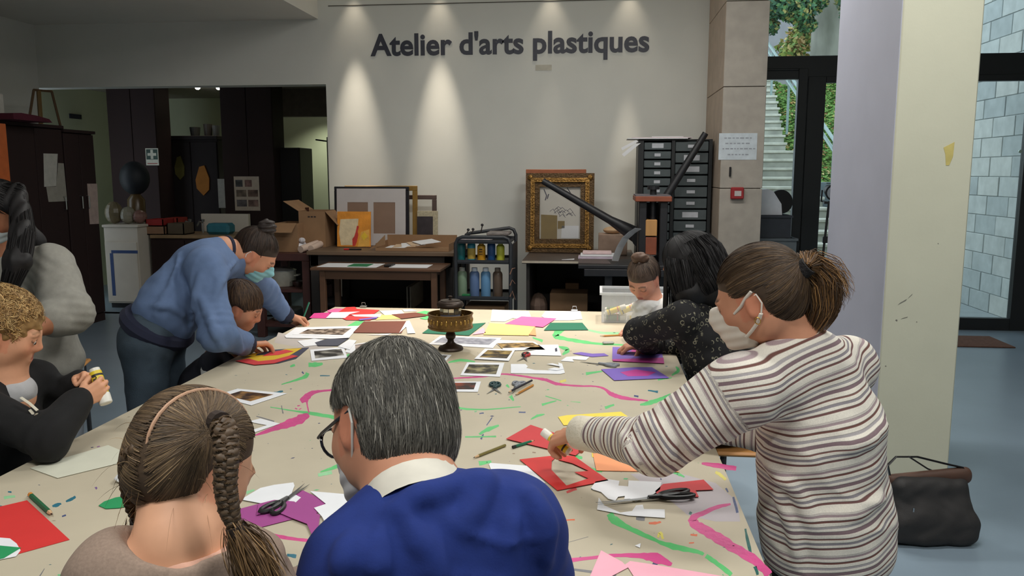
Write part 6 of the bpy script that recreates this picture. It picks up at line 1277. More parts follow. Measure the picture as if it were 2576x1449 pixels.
def hand_ops(sd, w, d, n, right=True, s=1.0, curl=(25, 30, 20), thumb=(.55, .65, .45), fan=5, fc=None, tcurl=20):
    """palm and five fingers: w wrist, d finger direction, n palm normal; returns grip centre"""
    d = unit(d); n = unit(np.asarray(n)-d*np.dot(n, d)); l = np.cross(d, n)*(1 if right else -1); w = np.asarray(w, float)
    kn = [(.030, .088, .072), (.0095, .094, .080), (-.011, .090, .073), (-.030, .080, .057)]
    for i, (o, f_, L) in enumerate(kn):
        K = w+s*(d*f_+l*o+n*.004*(i in (0, 3))); sd.cap(w+l*o*.55*s, K, .0135*s, .0108*s, .010*s)
        c = fc[i] if fc else curl; a = 0; p = K; dd = unit(d+l*math.tan(math.radians(fan*(1.5-i)*.8)))
        for j, fr in enumerate((.45, .31, .24)):
            a += math.radians(c[j]); q = dd*math.cos(a)+n*math.sin(a); e = p+q*L*fr*s
            sd.cap(p, e, (.0095-.0010*j)*s, (.0088-.0012*j)*s, .0035*s); p = e
    sd.ell(w+s*(d*.035+l*.020+n*.010), np.array([.017, .028, .014])*s, np.stack([l, d, n], 1), .012*s)
    b = w+s*(d*.022+l*.024+n*.004); t = unit(d*thumb[0]+l*thumb[1]+n*thumb[2]); m1 = b+t*.040*s
    sd.cap(b, m1, .0135*s, .0115*s, .010*s); t2 = unit(t+math.tan(math.radians(tcurl))*(-l*.6+n*.5+d*.3)); m2 = m1+t2*.031*s
    sd.cap(m1, m2, .0108*s, .0098*s, .004*s); t3 = unit(t2+math.tan(math.radians(tcurl))*(-l*.5+n*.4+d*.3)); sd.cap(m2, m2+t3*.026*s, .0098*s, .0078*s, .004*s)
    return w+s*(d*.085+n*.035)
def torso_ops(sd, hip, chest, neck, lat_h, lat_c, wid, dep, k=.06, grow=0.0, tag=0, belly=0):
    """chain of elliptical slices from hips to collar; wid/dep = half widths at hip, waist, chest, shoulder"""
    P = [hip, hip*.55+chest*.45, chest, chest*.35+neck*.65]; n = 7; up0 = unit(chest-hip)
    for i in range(n):
        t = i/(n-1)*3; a = min(int(t), 2); r = t-a; c = P[a]*(1-r)+P[a+1]*r
        up = unit(P[a+1]-P[a]); lat = unit(np.asarray(lat_h)*(1-i/(n-1))+np.asarray(lat_c)*i/(n-1)); lat = unit(lat-up*lat.dot(up)); fw = np.cross(up, lat)*-1
        w = np.interp(t, range(4), wid)+grow; dd = np.interp(t, range(4), dep)+grow
        sd.ell(c, (w, dd, .085+grow), np.stack([lat, fw, up], 1), k, tag=tag)
def strands(h, n, mask, flow, steps=9, ds=.055, rad=(.345, .43, .37), off=(0, -.06, .13), lift=(.02, .06), r0=.0007, cols=None, jit=.25, drop=None, curl=0, caps=None, earfree=True):
    """combed strands lying on the scalp: unit directions pushed along a flow field"""
    U = []
    while len(U) < n:
        v = rng.normal(size=(4*n, 3)); v /= np.linalg.norm(v, axis=1)[:, None]; v = v[mask(v)]; U += list(v)
    U = np.array(U[:n]); rad = np.array(rad); off = np.array(off); out = np.zeros((n, steps, 3)); lf = rng.uniform(lift[0], lift[1], n)
    J = rng.normal(0, jit, (n, 3)); free = np.zeros(n, bool); pos = None
    for k in range(steps):
        t = k/(steps-1); sc_ = 1+lf*(.25+.75*t)
        q = off+rad*U*sc_[:, None]
        if drop is not None and pos is not None:
            newfree = free | (U[:, 2] < drop); q = np.where(newfree[:, None], pos+np.array([0, 0, -ds*.9])@h.R+J*.008, q); free = newfree
        if caps is not None:      # ride on the hair cap's surface
            m_ = np.ones(n, bool) if drop is None or pos is None else ~free
            dr = q-np.array([0, -.1, .02]); dr /= np.linalg.norm(dr, axis=1)[:, None]
            for _ in range(3):
                d = caps.ev(h.C+h.S*(q@h.R.T))/h.S
                q = q+m_[:, None]*dr*(.006+lf*.3*(.3+.7*t)-d)[:, None]
        pos = q; out[:, k] = q
        f = flow(U)+J*.5; f -= (f*U).sum(1)[:, None]*U; f /= np.linalg.norm(f, axis=1)[:, None]+1e-6
        if curl: f = f+curl*np.stack([np.sin(k*2.1+J[:, 0]*20), np.cos(k*1.9+J[:, 1]*20), np.sin(k*1.7+J[:, 2]*20)], 1)
        U = U+ds*f; U /= np.linalg.norm(U, axis=1)[:, None]
    q = out; bad = (np.abs(q[..., 0]) > .27) & (q[..., 2] > -.24) & (q[..., 2] < .05) & (q[..., 1] > -.13) & (q[..., 1] < .14)
    if earfree: out = out[~bad.any(1)]
    return h.C+h.S*(out@h.R.T)
def tube_strands(name, W, r, cols, parent, m=None, out=None):
    """fine flat hairs along strand paths (n,k,3), lying flat on the head or turned at random"""
    n, k, _ = W.shape; t = np.gradient(W, axis=1); t /= np.linalg.norm(t, axis=2)[..., None]+1e-9
    o_ = (W-out) if out is not None else np.repeat(rng.normal(0, 1, (n, 1, 3)), k, 1)
    o_ = o_+rng.normal(0, .25, (n, 1, 3))*np.linalg.norm(o_, axis=2)[..., None]
    a = np.cross(t, o_); a /= np.linalg.norm(a, axis=2)[..., None]+1e-9
    tp = np.interp(np.linspace(0, 1, k), [0, .15, .7, 1], [.7, 1, .9, .15])[None, :, None]*np.asarray(r).reshape(-1, 1, 1)
    V = np.stack([W-tp*a, W+tp*a], 2).reshape(-1, 3)
    base = (np.arange(n)[:, None]*k+np.arange(k-1)[None, :]).ravel()*2
    F = np.stack([base, base+1, base+3, base+2], 1)
    C = np.repeat(cols, k*2, axis=0); C = np.concatenate([C, np.ones((len(C), 1))], 1)
    return mesh_obj(name, V, F, m or M_hair, parent, True, {'col': ('FLOAT_COLOR', C)})
def palette(n, cols, p=None):
    c = np.array([hx(*q) for q in cols]); i = rng.choice(len(c), n, p=p); return c[i]*rng.uniform(.8, 1.2, (n, 1))
def flatcol(c): 
    cc = np.array(hx(*c)); return lambda V, sd: {'col': ('FLOAT_COLOR', np.concatenate([np.tile(cc, (len(V), 1)), np.ones((len(V), 1))], 1))}
def hair_cap(name, h, parent, col, grow=.0, face_cut=(.36, -.20, .30, .30, .36), nape=-.33, vox=.005, extra=None, disp=None, ears=True, low=None):
    sd = SDF(); h.e(sd, (0, -.07, .15), (.352+grow, .435+grow, .375+grow), .02); h.e(sd, (0, -.20, -.10), (.275+grow, .26+grow, .26), .04)
    if low: h.e(sd, low[0], low[1], .04)
    if extra: extra(sd)
    h.e(sd, (0, face_cut[0], face_cut[1]), face_cut[2:], .02, True)
    if ears:
        for q in (-1, 1): h.e(sd, (q*.36, .0, -.10), (.07, .115, .155), .015, True)
    sd.plane(h.p(0, 0, nape), -h.U+.25*h.F, .02)
    blobmesh(name, sd, vox, M_hair, parent, disp, 1, flatcol(col)); return sd
def mask_part(h, parent, m, strap, duck=False, loops=(1,), top=-.05, bot=-.50):
    sd = SDF(); g = .028
    h.e(sd, (0, .12, -.16), (.262+g, .285+g, .34), .05); h.e(sd, (0, .23, -.38), (.13+g, .13+g, .115+g), .04)
    sd.cap(h.p(0, .38, -.02), h.p(0, .49, -.15), (.03+g)*h.S, (.05+g)*h.S, .03)
    if duck: sd.cap(h.p(0, .46, -.08), h.p(0, .40, -.40), .05*h.S, .05*h.S, .05)
    sd.plane(h.p(0, .30, top), h.U*.96-h.F*.28, .006); sd.plane(h.p(0, .2, bot), -h.U, .006); sd.plane(h.p(0, .10, -.2), -h.F+.45*h.U*0, .006)
    o = blobmesh('face_mask', sd, .004, m, parent, lambda P: .0012*np.sin((P-h.C)@h.U*260), 1)
    for q in loops:
        part('ear_loop', MB().tube([h.p(q*.262, .13, top-.03), h.p(q*.31, .05, -.0), h.p(q*.35, -.09, .04), h.p(q*.355, -.12, -.06), h.p(q*.33, -.06, -.2), h.p(q*.25, .10, -.36)], .0022, 6), strap, parent, smooth=True)
    return o
M_blackshoe = mat('dark_shoe', hx(40, 38, 40), .5)
def legs(root, skin, hip, kneeL, ankL, kneeR, ankR, m, lat, s=1.0, fwd=(0, 1, 0), r=(.092, .066, .05), name='trousers', waist=.0):
    sd = SDF(); lat = unit(lat); f = unit(fwd)
    for q, K, A in ((1, kneeL, ankL), (-1, kneeR, ankR)):
        H = hip+lat*q*.085*s+np.array([0, 0, -.04*s]); K = np.asarray(K, float); A = np.asarray(A, float)
        sd.cap(H, K, r[0]*s, r[1]*s, .04*s); sd.cap(K, A, r[1]*s, r[2]*s, .03*s)
        sh = SDF(); sh.cap(np.array([A[0], A[1], .045*s])-f*.02*s, np.array([A[0], A[1], .036*s])+f*.15*s, .044*s, .034*s, .02); sh.plane((0, 0, .004), (0, 0, -1))
        blobmesh('shoe', sh, .009, M_blackshoe, root, None, 1)
    sd.ell(hip, (.165*s, .125*s, .13*s), np.stack([lat, np.cross(np.array([0, 0, 1.]), lat), np.array([0, 0, 1.])], 1), .06*s)
    blobmesh(name, sd, .009, m, root, lambda P: .004*wob(P, 30)+.002*wob(P, 70, 2), 2)
def person(label, base): return thing('person', label, 'person', (base[0], base[1], 0))
def arm_skin(skin, S, E, Wp, s=1.0): skin.cap(S, E, .040*s, .034*s, .02); skin.cap(E, Wp, .036*s, .0235*s, .02)
def sleeve(sd, S, E, Wp, r=(.062, .052, .040), s=1.0, k=.03, tags=(1, 2)):
    sd.cap(S, E, r[0]*s, r[1]*s, k, tag=tags[0]); sd.cap(E, Wp, r[1]*s, r[2]*s, k, tag=tags[1])
def cuff(root, W_, d, r, m, L=.05, name='cuff'):
    d = unit(d); W_ = np.asarray(W_, float); part(name, MB().tube([W_-d*L, W_-d*L*.9, W_-d*L*.1, W_], [r*.92, r*1.03, r*1.0, r*.86], 20), m, root, smooth=True)
def folds(amp, fx, arms=(), el=.0, ridges=()):
    """cloth wrinkles: broad waves, tight rings round the elbows, drawn ridges (point, direction across, reach, count, height)"""
    def fn(P):
        d = amp*wob(P, fx)+.45*amp*wob(P, fx*2.3, 1.3)
        for (E, ax_) in arms:
            q = P-np.asarray(E); r = np.linalg.norm(q, axis=-1); d = d+el*np.exp(-(r/.085)**2)*np.sin((q@unit(ax_))*150+3*np.sin(q[..., 2]*25))
        for (E, ax_, reach, fr, h_) in ridges:
            q = P-np.asarray(E); r = np.linalg.norm(q, axis=-1); w_ = (q@unit(ax_))*fr+1.6*wob(P, 14, .6)
            d = d-h_*np.exp(-(r/reach)**2)*(1-np.abs(np.sin(w_)))**2.5
        return d
    return fn
def surfpt(sd, px, py, t0=.6, t1=6.0):
    d = ray(px, py); d = d/np.linalg.norm(d); t = np.arange(t0, t1, .004); f = sd.ev(np.array([0, 0, CAMH])+t[:, None]*d); i = np.argmax(f < 0)
    return None if not (f < 0).any() else np.array([0, 0, CAMH])+t[i]*d
def foldline(sd, pts, r=.009, k=.022, sink=.3):
    """a drawn cloth fold: rounded ridge lying on the garment's surface"""
    P = []; base = SDF(); base.ops = list(sd.ops)
    for i in range(len(pts)-1):
        for j in range(5): u = j/5; P.append((pts[i][0]*(1-u)+pts[i+1][0]*u, pts[i][1]*(1-u)+pts[i+1][1]*u))
    P.append(pts[-1]); Q = [surfpt(base, *p) for p in P]; Q = [q for q in Q if q is not None]; n = len(Q)
    rr = [r*(.35+.65*math.sin(math.pi*min(max(i/(n-1), .04), .96))) for i in range(n)]
    tg = base.vtags(np.array(Q))[0]
    for i in range(n-1): sd.cap(Q[i], Q[i+1], rr[i], rr[i+1], k, tag=int(tg[i]))
def W(px, py, Y): return ony(px, py, Y)
# ================================================================ THE PEOPLE
def knit(name, col, **k): return mat(name, hx(*col), .9, k.pop('var', .08), k.pop('scale', 40), bump=k.pop('bump', .06), bscale=k.pop('bscale', 260), **k)
M_denim = mat('denim', hx(58, 72, 84), .85, .22, 9, bump=.15, bscale=220); M_denim_d = mat('dark_denim', hx(34, 38, 46), .85, .18, 9, bump=.15, bscale=220)
# ---------------------------------------------------------------- man in blue, seen from behind
def man():
    hC = W(978, 1060, 1.25); root = person('grey haired man in a blue sweater with glasses and mask, seen from behind', (hC[0], hC[1]-.1)); sk = SDF()
    h = Head(hC, (-.70, .52, -.48), (-.14, .44, .88), .245); head_ops(sk, h)
    neck = W(1048, 1262, 1.14); sk.cap(h.p(0, -.14, -.22), neck, .058, .066, .04); sk.cap(neck, neck+np.array([0, -.04, -.08]), .07, .09, .04)
    shR, shL = W(1280, 1324, 1.16), W(905, 1440, 1.06); chest = np.array([neck[0]+.0, neck[1]-.06, neck[2]-.23]); hip = np.array([chest[0]+.06, chest[1]-.06, .56])
    latc = unit(shL-shR); elR = shR+np.array([.06, .10, -.25]); wrR = np.array([-.12, 1.50, .81]); elL = shL+np.array([-.06, .10, -.24]); wrL = np.array([-.50, 1.46, .81])
    arm_skin(sk, shR, elR, wrR); arm_skin(sk, shL, elL, wrL); torso_ops(sk, hip, chest, neck, (-1, 0, 0), latc, (.12, .11, .12, .09), (.08, .08, .09, .06))
    hand_ops(sk, wrR, (-.5, .8, -.25), (-.1, .0, -1), True); hand_ops(sk, wrL, (.3, .9, -.2), (.1, 0, -1), False)
    legs(root, sk, hip, hip+np.array([-.13, .40, -.03]), np.array([hip[0]-.15, hip[1]+.42, .08]), hip+np.array([.12, .40, -.03]), np.array([hip[0]+.14, hip[1]+.38, .08]), M_denim_d, (-1, 0, 0), 1.0)
    blobmesh('body', sk, .0042, M_skin, root, None, 1, skin_cols(h, (196, 140, 112), (170, 100, 90), (90, 84, 80)))
    sw = SDF(); torso_ops(sw, hip+np.array([0, 0, .04]), chest, neck, (-1, 0, 0), latc, (.15, .145, .158, .11), (.115, .12, .12, .075), .07)
    sw.cap(shL, shR, .062, .066, .06); sw.cap(neck+np.array([0, -.02, -.03]), shR, .075, .07, .06); sw.cap(neck+np.array([0, -.02, -.03]), shL, .075, .07, .06); sleeve(sw, shR, elR, wrR, (.075, .062, .046)); sleeve(sw, shL, elL, wrL, (.075, .062, .046))
    for L_, r_ in (([(1228, 1200), (1150, 1225), (1050, 1250), (980, 1290)], .011), ([(1225, 1205), (1195, 1260), (1165, 1320)], .009), ([(1010, 1290), (1060, 1360), (1110, 1440)], .008), ([(1340, 1250), (1365, 1320), (1375, 1420)], .009), ([(900, 1350), (870, 1400), (860, 1445)], .008), ([(1290, 1300), (1270, 1380), (1280, 1445)], .006), ([(960, 1330), (940, 1400), (945, 1445)], .006)): foldline(sw, L_, r_)
    sw.ell(h.p(0, -.10, -.36)+np.array([0, 0, .03]), (.060, .060, .066), None, .012, True)
    blobmesh('sweater', sw, .0065, knit('blue_knit', (22, 46, 118), var=.06), root, folds(.006, 19, [(elR, (1, 0, .3)), (elL, (1, 0, .3))], .005, [(neck+np.array([.10, -.06, -.06]), (.3, 0, 1), .09, 42, .013), (shR+np.array([-.02, -.03, -.10]), (1, 0, -.25), .12, 34, .010), (chest+np.array([-.06, -.1, .0]), (1, 0, .5), .14, 26, .008), (shL+np.array([.03, -.03, -.06]), (.8, 0, .6), .10, 36, .009)]), 2)
    # white shirt collar
    co = []; ax = unit(neck-h.p(0, -.14, -.3)); a1 = cross(ax, (0, 1, 0)); a2 = np.cross(ax, a1); nc = neck-ax*.012
    pts = lambda r, z: [nc+ax*z+r*(a1*math.cos(w)+1.05*a2*math.sin(w)) for w in np.linspace(0, 2*math.pi, 29)]
    mb = MB(); v = pts(.076, -.010)+pts(.080, .006)+pts(.084, .034); mb.add(v, [(i+29*j, i+1+29*j, i+30+29*j, i+29+29*j) for j in range(2) for i in range(28)]); part('shirt_collar', mb, mat('white_cotton', hx(214, 210, 198), .9), root, 'white shirt collar', smooth=True)
    cuff(root, wrR, wrR-elR, .046, MATS['blue_knit']); cuff(root, wrL, wrL-elL, .046, MATS['blue_knit'])
    LOWM = ((0, -.24, -.24), (.25, .23, .24))
    cap = hair_cap('hair', h, root, (70, 68, 63), .012, (.42, -.22, .33, .27, .36), -.50, .005, low=LOWM, disp=lambda P: .0025*wob(P, 90))
    crown = np.array([-.1, -.35, .9]); crown /= np.linalg.norm(crown)
    def fl(u): d = u-crown; return d/(np.linalg.norm(d, axis=1)[:, None]+.2)+np.array([.25, .0, -.45])*(1-u[:, 2:3])+.5*np.cross(u, crown)
    N = 15000; mk = lambda u: ~((u[:, 1] > .45) & (u[:, 2] < .30)) & (u[:, 2] > -.96) & ~((np.abs(u[:, 0]) > .84) & (u[:, 2] < -.15) & (u[:, 1] > -.35))
    S_ = strands(h, N, mk, fl, 8, .055, (.368, .45, .39), (0, -.07, .14), (.01, .075), jit=.35, caps=cap)
    o = tube_strands('hair_strands', S_, rng.uniform(.0004, .0008, len(S_)), palette(len(S_), [(76, 74, 68), (96, 93, 85), (58, 57, 53), (130, 127, 118), (176, 172, 162)], [.40, .28, .20, .09, .03]), root, out=h.C); o['kind'] = 'stuff'
    low = mask_part(h, root, mat('white_mask', hx(206, 208, 212), .8, .03), mat('mask_strap', hx(216, 214, 208), .8), True, (1, -1))
    M_gl = mat('navy_frame', hx(28, 34, 48), .3)
    g = part('glasses', MB().tube([h.p(.345, -.08, .03), h.p(.335, .1, .02), h.p(.30, .36, .01), h.p(.285, .44, .0)], .0028, 6).tube([h.p(-.345, -.08, .03), h.p(-.335, .1, .02), h.p(-.30, .36, .01), h.p(-.285, .44, .0)], .0028, 6), M_gl, root, 'dark spectacles')
    for q in (-1, 1): part('lens_rim', MB().tube([h.p(q*.155+.125*math.cos(w), .46-.05*abs(math.cos(w)), -.03+.10*math.sin(w)) for w in np.linspace(0, 2*math.pi, 20)], .0026, 6, cap=False), M_gl, g)
    part('bridge', MB().tube([h.p(-.05, .47, .0), h.p(0, .485, .015), h.p(.05, .47, .0)], .0026, 6), M_gl, g)
    return h
man()
# chair under the man
def chair(x, y, z, rz, label, m, mseat, back=True, w=.42):
    t = thing('chair', label, 'chair', (x, y, 0)); M = rotm((x, y, 0), z=rz)
    part('seat', MB().box((-w/2, -w/2, z-.02), (w/2, w/2, z), .008, M), mseat, t)
    for sx in (-1, 1):
        for sy in (-1, 1):
            top = z-.02 if (sy > 0 or not back) else z+.40; part('leg', MB().tube([M @ Vector((sx*(w/2-.03), sy*(w/2-.03), 0)), M @ Vector((sx*(w/2-.035), sy*(w/2-.035)-(.05 if top > z else 0), top))], .013, 8), m, t)
    if back: part('backrest', MB().box((-w/2+.01, -w/2-.03, z+.24), (w/2-.01, -w/2-.01, z+.42), .008, M), mseat, t)
    return t
M_seat = mat('beech_seat', hx(190, 134, 76), .5, .1, 10, stretch=(.2, 1, 1))
chair(-.30, .98, .44, 0, 'wooden chair under the grey haired man', M_char, M_seat, True)
# ---------------------------------------------------------------- girl with braids
def girl():
    hC = W(488, 1166, .97); root = person('girl with brown braids in a glittery taupe sweater, seen from behind', (hC[0], hC[1]-.06)); sk = SDF()
    h = Head(hC, (.40, .79, -.47), (.18, .36, .92), .184); head_ops(sk, h, True)
    neck = W(448, 1362, .90); sk.cap(h.p(0, -.14, -.20), neck, .036, .037, .03); sk.cap(neck, neck+np.array([0, 0, -.05]), .038, .06, .03)
    shR, shL = W(604, 1462, .93), W(305, 1462, .86); chest = neck+np.array([0, -.0, -.20]); hip = np.array([chest[0]-.02, chest[1]-.03, .66]); latc = unit(shL-shR); s = .78
    elR = shR+np.array([.06, .12, -.18]); wrR = np.array([shR[0]+.10, 1.38, .80]); elL = shL+np.array([-.06, .10, -.18]); wrL = np.array([shL[0]+.03, 1.37, .80])
    arm_skin(sk, shR, elR, wrR, s); arm_skin(sk, shL, elL, wrL, s); torso_ops(sk, hip, chest, neck, (-1, 0, 0), latc, (.085, .08, .09, .06), (.06, .06, .065, .045))
    hand_ops(sk, wrR, (-.3, .9, -.2), (0, 0, -1), True, .78); hand_ops(sk, wrL, (.3, .9, -.2), (0, 0, -1), False, .78)
    legs(root, sk, hip, np.array([hip[0]-.07, hip[1]+.04, .36]), np.array([hip[0]-.07, hip[1], .06]), np.array([hip[0]+.08, hip[1]+.04, .36]), np.array([hip[0]+.08, hip[1], .06]), M_denim, (-1, 0, 0), .74)
    blobmesh('body', sk, .0042, M_skin, root, None, 1, skin_cols(h, (214, 162, 130), (190, 110, 104), (110, 80, 56)))
    sw = SDF(); torso_ops(sw, hip+np.array([0, 0, .02]), chest, neck+np.array([0, 0, -.02]), (-1, 0, 0), latc, (.125, .12, .135, .10), (.09, .09, .095, .065), .06)
    sw.cap(shL, shR, .048, .048, .05); sw.cap(neck+np.array([0, 0, -.035]), shR, .062, .052, .05); sw.cap(neck+np.array([0, 0, -.035]), shL, .062, .052, .05); sleeve(sw, shR, elR, wrR, (.055, .045, .034)); sleeve(sw, shL, elL, wrL, (.055, .045, .034))
    sw.ell(neck+np.array([.012, .0, .045]), (.074, .076, .078), None, .015, True)
    mk_ = knit('taupe_glitter_knit', (146, 126, 112), var=.12, scale=300)
    nt = mk_.node_tree; nz = nt.nodes.new('ShaderNodeTexVoronoi'); nz.inputs['Scale'].default_value = 420; mr = nt.nodes.new('ShaderNodeMapRange'); mr.inputs['From Min'].default_value = .10; mr.inputs['From Max'].default_value = .04; mr.inputs['To Max'].default_value = .9
    tc = nt.nodes.new('ShaderNodeTexCoord'); nt.links.new(tc.outputs['Object'], nz.inputs['Vector']); nt.links.new(nz.outputs['Distance'], mr.inputs[0]); nt.links.new(mr.outputs[0], nt.nodes['Principled BSDF'].inputs['Metallic'])
    blobmesh('sweater', sw, .0055, mk_, root, folds(.005, 26, [(shR, (.5, 0, .9))], .003), 2)
    tee = SDF(); tee.ell(neck+np.array([.008, .008, -.026]), (.074, .070, .044), None, .02); tee.ell(neck+np.array([.006, .01, .02]), (.064, .062, .05), None, .006, True)
    blobmesh('tee_shirt', tee, .0045, knit('peach_jersey', (206, 160, 140), var=.04), root, lambda P: .0022*wob(P, 60), 1, label='peach tee shirt neckline')
    rim = [neck+np.array([.006, .005, -.012])+np.array([.062*math.cos(w), .060*math.sin(w), .010*math.sin(w)]) for w in np.linspace(0, 2*math.pi, 28)]
    part('neck_rib', MB().tube(rim, .0065, 8, cap=False), MATS['peach_jersey'], root, smooth=True)
    cuff(root, wrR, wrR-elR, .033, mk_, .03); cuff(root, wrL, wrL-elL, .033, mk_, .03)
    cap = hair_cap('hair', h, root, (78, 62, 47), .012, (.40, -.20, .33, .27, .36), -.36, .005)
    tieR = (h.loc(W(553, 1060, .885))-np.array([0, -.07, .15]))/np.array([.366, .45, .39]); tieR /= np.linalg.norm(tieR); tieL = np.array([.85, -.38, .0]); tieL /= np.linalg.norm(tieL)
    part_x = lambda u: u[:, 0] > -.26
    def fl(u): return np.where(part_x(u)[:, None], tieL-u, tieR-u)
    mk = lambda u: ~((u[:, 1] > .45) & (u[:, 2] < .33)) & (u[:, 2] > -.96) & (np.abs(u[:, 0]+.26) > .022) & ~((np.abs(u[:, 0]) > .86) & (u[:, 2] < -.15) & (u[:, 1] > -.2))
    N = 12000; S_ = strands(h, N, mk, fl, 9, .085, (.366, .45, .39), (0, -.07, .15), (.0, .03), jit=.10, caps=cap)
    o = tube_strands('hair_strands', S_, rng.uniform(.0004, .0008, len(S_)), palette(len(S_), [(88, 70, 52), (106, 86, 62), (70, 56, 42), (136, 112, 82)], [.45, .3, .17, .08]), root, out=h.C); o['kind'] = 'stuff'
    # braids: three crossing locks that end in a loose tail
    def braid(A, pts, name, tail):
        P = np.array([A]+pts); tt = np.linspace(0, 1, 64); cum = np.concatenate([[0], np.cumsum(np.linalg.norm(np.diff(P, axis=0), axis=1))]); cum /= cum[-1]; C_ = np.stack([np.interp(tt, cum, P[:, i]) for i in range(3)], 1)
        for _ in range(6): C_[1:-1] = .5*C_[1:-1]+.25*(C_[:-2]+C_[2:])
        vdir = unit(C_.mean(0)-np.array([0, 0, CAMH])); dd = np.gradient(C_, axis=0); dd /= np.linalg.norm(dd, axis=1)[:, None]; sx = np.cross(dd, vdir); sx /= np.linalg.norm(sx, axis=1)[:, None]; sz = np.cross(sx, dd)
        br = None
        for q in range(3):
            ph = q*2*math.pi/3; w_ = 2*math.pi*6.0*tt+ph; am = np.interp(tt, [0, .1, .8, 1], [.006, .0088, .007, .004])
            Q = C_+sx*(am*np.sin(w_))[:, None]+sz*(am*.62*np.sin(2*w_))[:, None]
            mb = MB().tube(list(Q), list(np.interp(tt, [0, .08, .8, 1], [.0065, .0078, .0062, .004])), 8)
            V = np.array(mb.v); o = mesh_obj(name, V, [f for f in mb.f], mat('braid_hair', hx(84, 66, 48), .55, .3, 160), root, True)
            nb = 260; ang = rng.uniform(0, 6.28, nb); rr = np.interp(tt, [0, .08, .8, 1], [.0063, .0076, .006, .0039]); tw = ang[:, None]+np.linspace(0, 1.2, 64)[None]; Wb = Q[None]+rr[None, :, None]*(sx[None]*np.cos(tw)[..., None]+sz[None]*np.sin(tw)[..., None]); ob = tube_strands(name+'_strands', Wb[:, ::2], rng.uniform(.0005, .0009, nb), palette(nb, [(86, 66, 46), (116, 92, 64), (64, 50, 36), (140, 112, 80)], [.4, .3, .2, .1]), root); ob['kind'] = 'stuff'
        E_ = C_[-1]; d = dd[-1]; n = 1500; W_ = np.zeros((n, 8, 3)); J = rng.normal(0, 1, (n, 3))
        for k in range(8): t = k/7; W_[:, k] = E_+np.array(tail)*t+J*.0045*(1+2.4*t*(1-.45*t))+np.array([0, 0, -.02])*t*t+.002*np.sin(J*3+6*t)
        o2 = tube_strands(name+'_tail', W_, rng.uniform(.0004, .0008, n), palette(n, [(110, 84, 56), (150, 118, 80), (84, 64, 44)]), root); o2['kind'] = 'stuff'
        part('hair_tie', MB().tube([E_-d*.006, E_+d*.006], .011, 12), mat('hair_elastic', hx(50, 38, 32), .7), root)
    Y0 = .90
    braid(W(553, 1060, .885), [W(567, 1085, .872), W(570, 1150, .858), W(566, 1220, .852), W(578, 1290, .850), W(596, 1335, .850)], 'braid', W(668, 1449, .85)-W(596, 1335, .85))
    part('hair_tie', MB().tube([W(545, 1058, .892), W(558, 1064, .88)], .013, 12), MATS['hair_elastic'], root)
    braid(W(352, 1130, .90), [W(330, 1160, .905), W(332, 1230, .92), W(350, 1310, .95)], 'braid', np.array([.0, .05, -.09]))
    ln_ = [h.p(-.097, -.07+.452*.965*math.cos(w)*1.0, .15+.392*.965*math.sin(w)*1.0) for w in np.radians(np.linspace(50, 196, 14))]
    part('parting', MB().tube(ln_, .0026, 8), mat('scalp', hx(190, 150, 122), .6), root, 'pale parting line', smooth=True)
    # fine flyaway hairs
    n = 40; Wf = np.zeros((n, 7, 3)); st = np.array([h.p(*q) for q in rng.normal(0, 1, (n, 3))*0+np.stack([rng.uniform(-.38, .38, n), rng.uniform(-.45, .0, n), rng.uniform(-.35, .45, n)], 1)])
    u_ = (st-h.C); u_ /= np.linalg.norm(u_, axis=1)[:, None]; J = rng.normal(0, .02, (n, 3))
    for k in range(7): t = k/6; Wf[:, k] = h.C+u_*(.086+.018*t)+J*t+np.array([0, 0, -.03])*t*t
    o = tube_strands('flyaway_hair', Wf, np.full(n, .0003), palette(n, [(120, 96, 66), (150, 124, 90)]), root); o['kind'] = 'stuff'
girl()
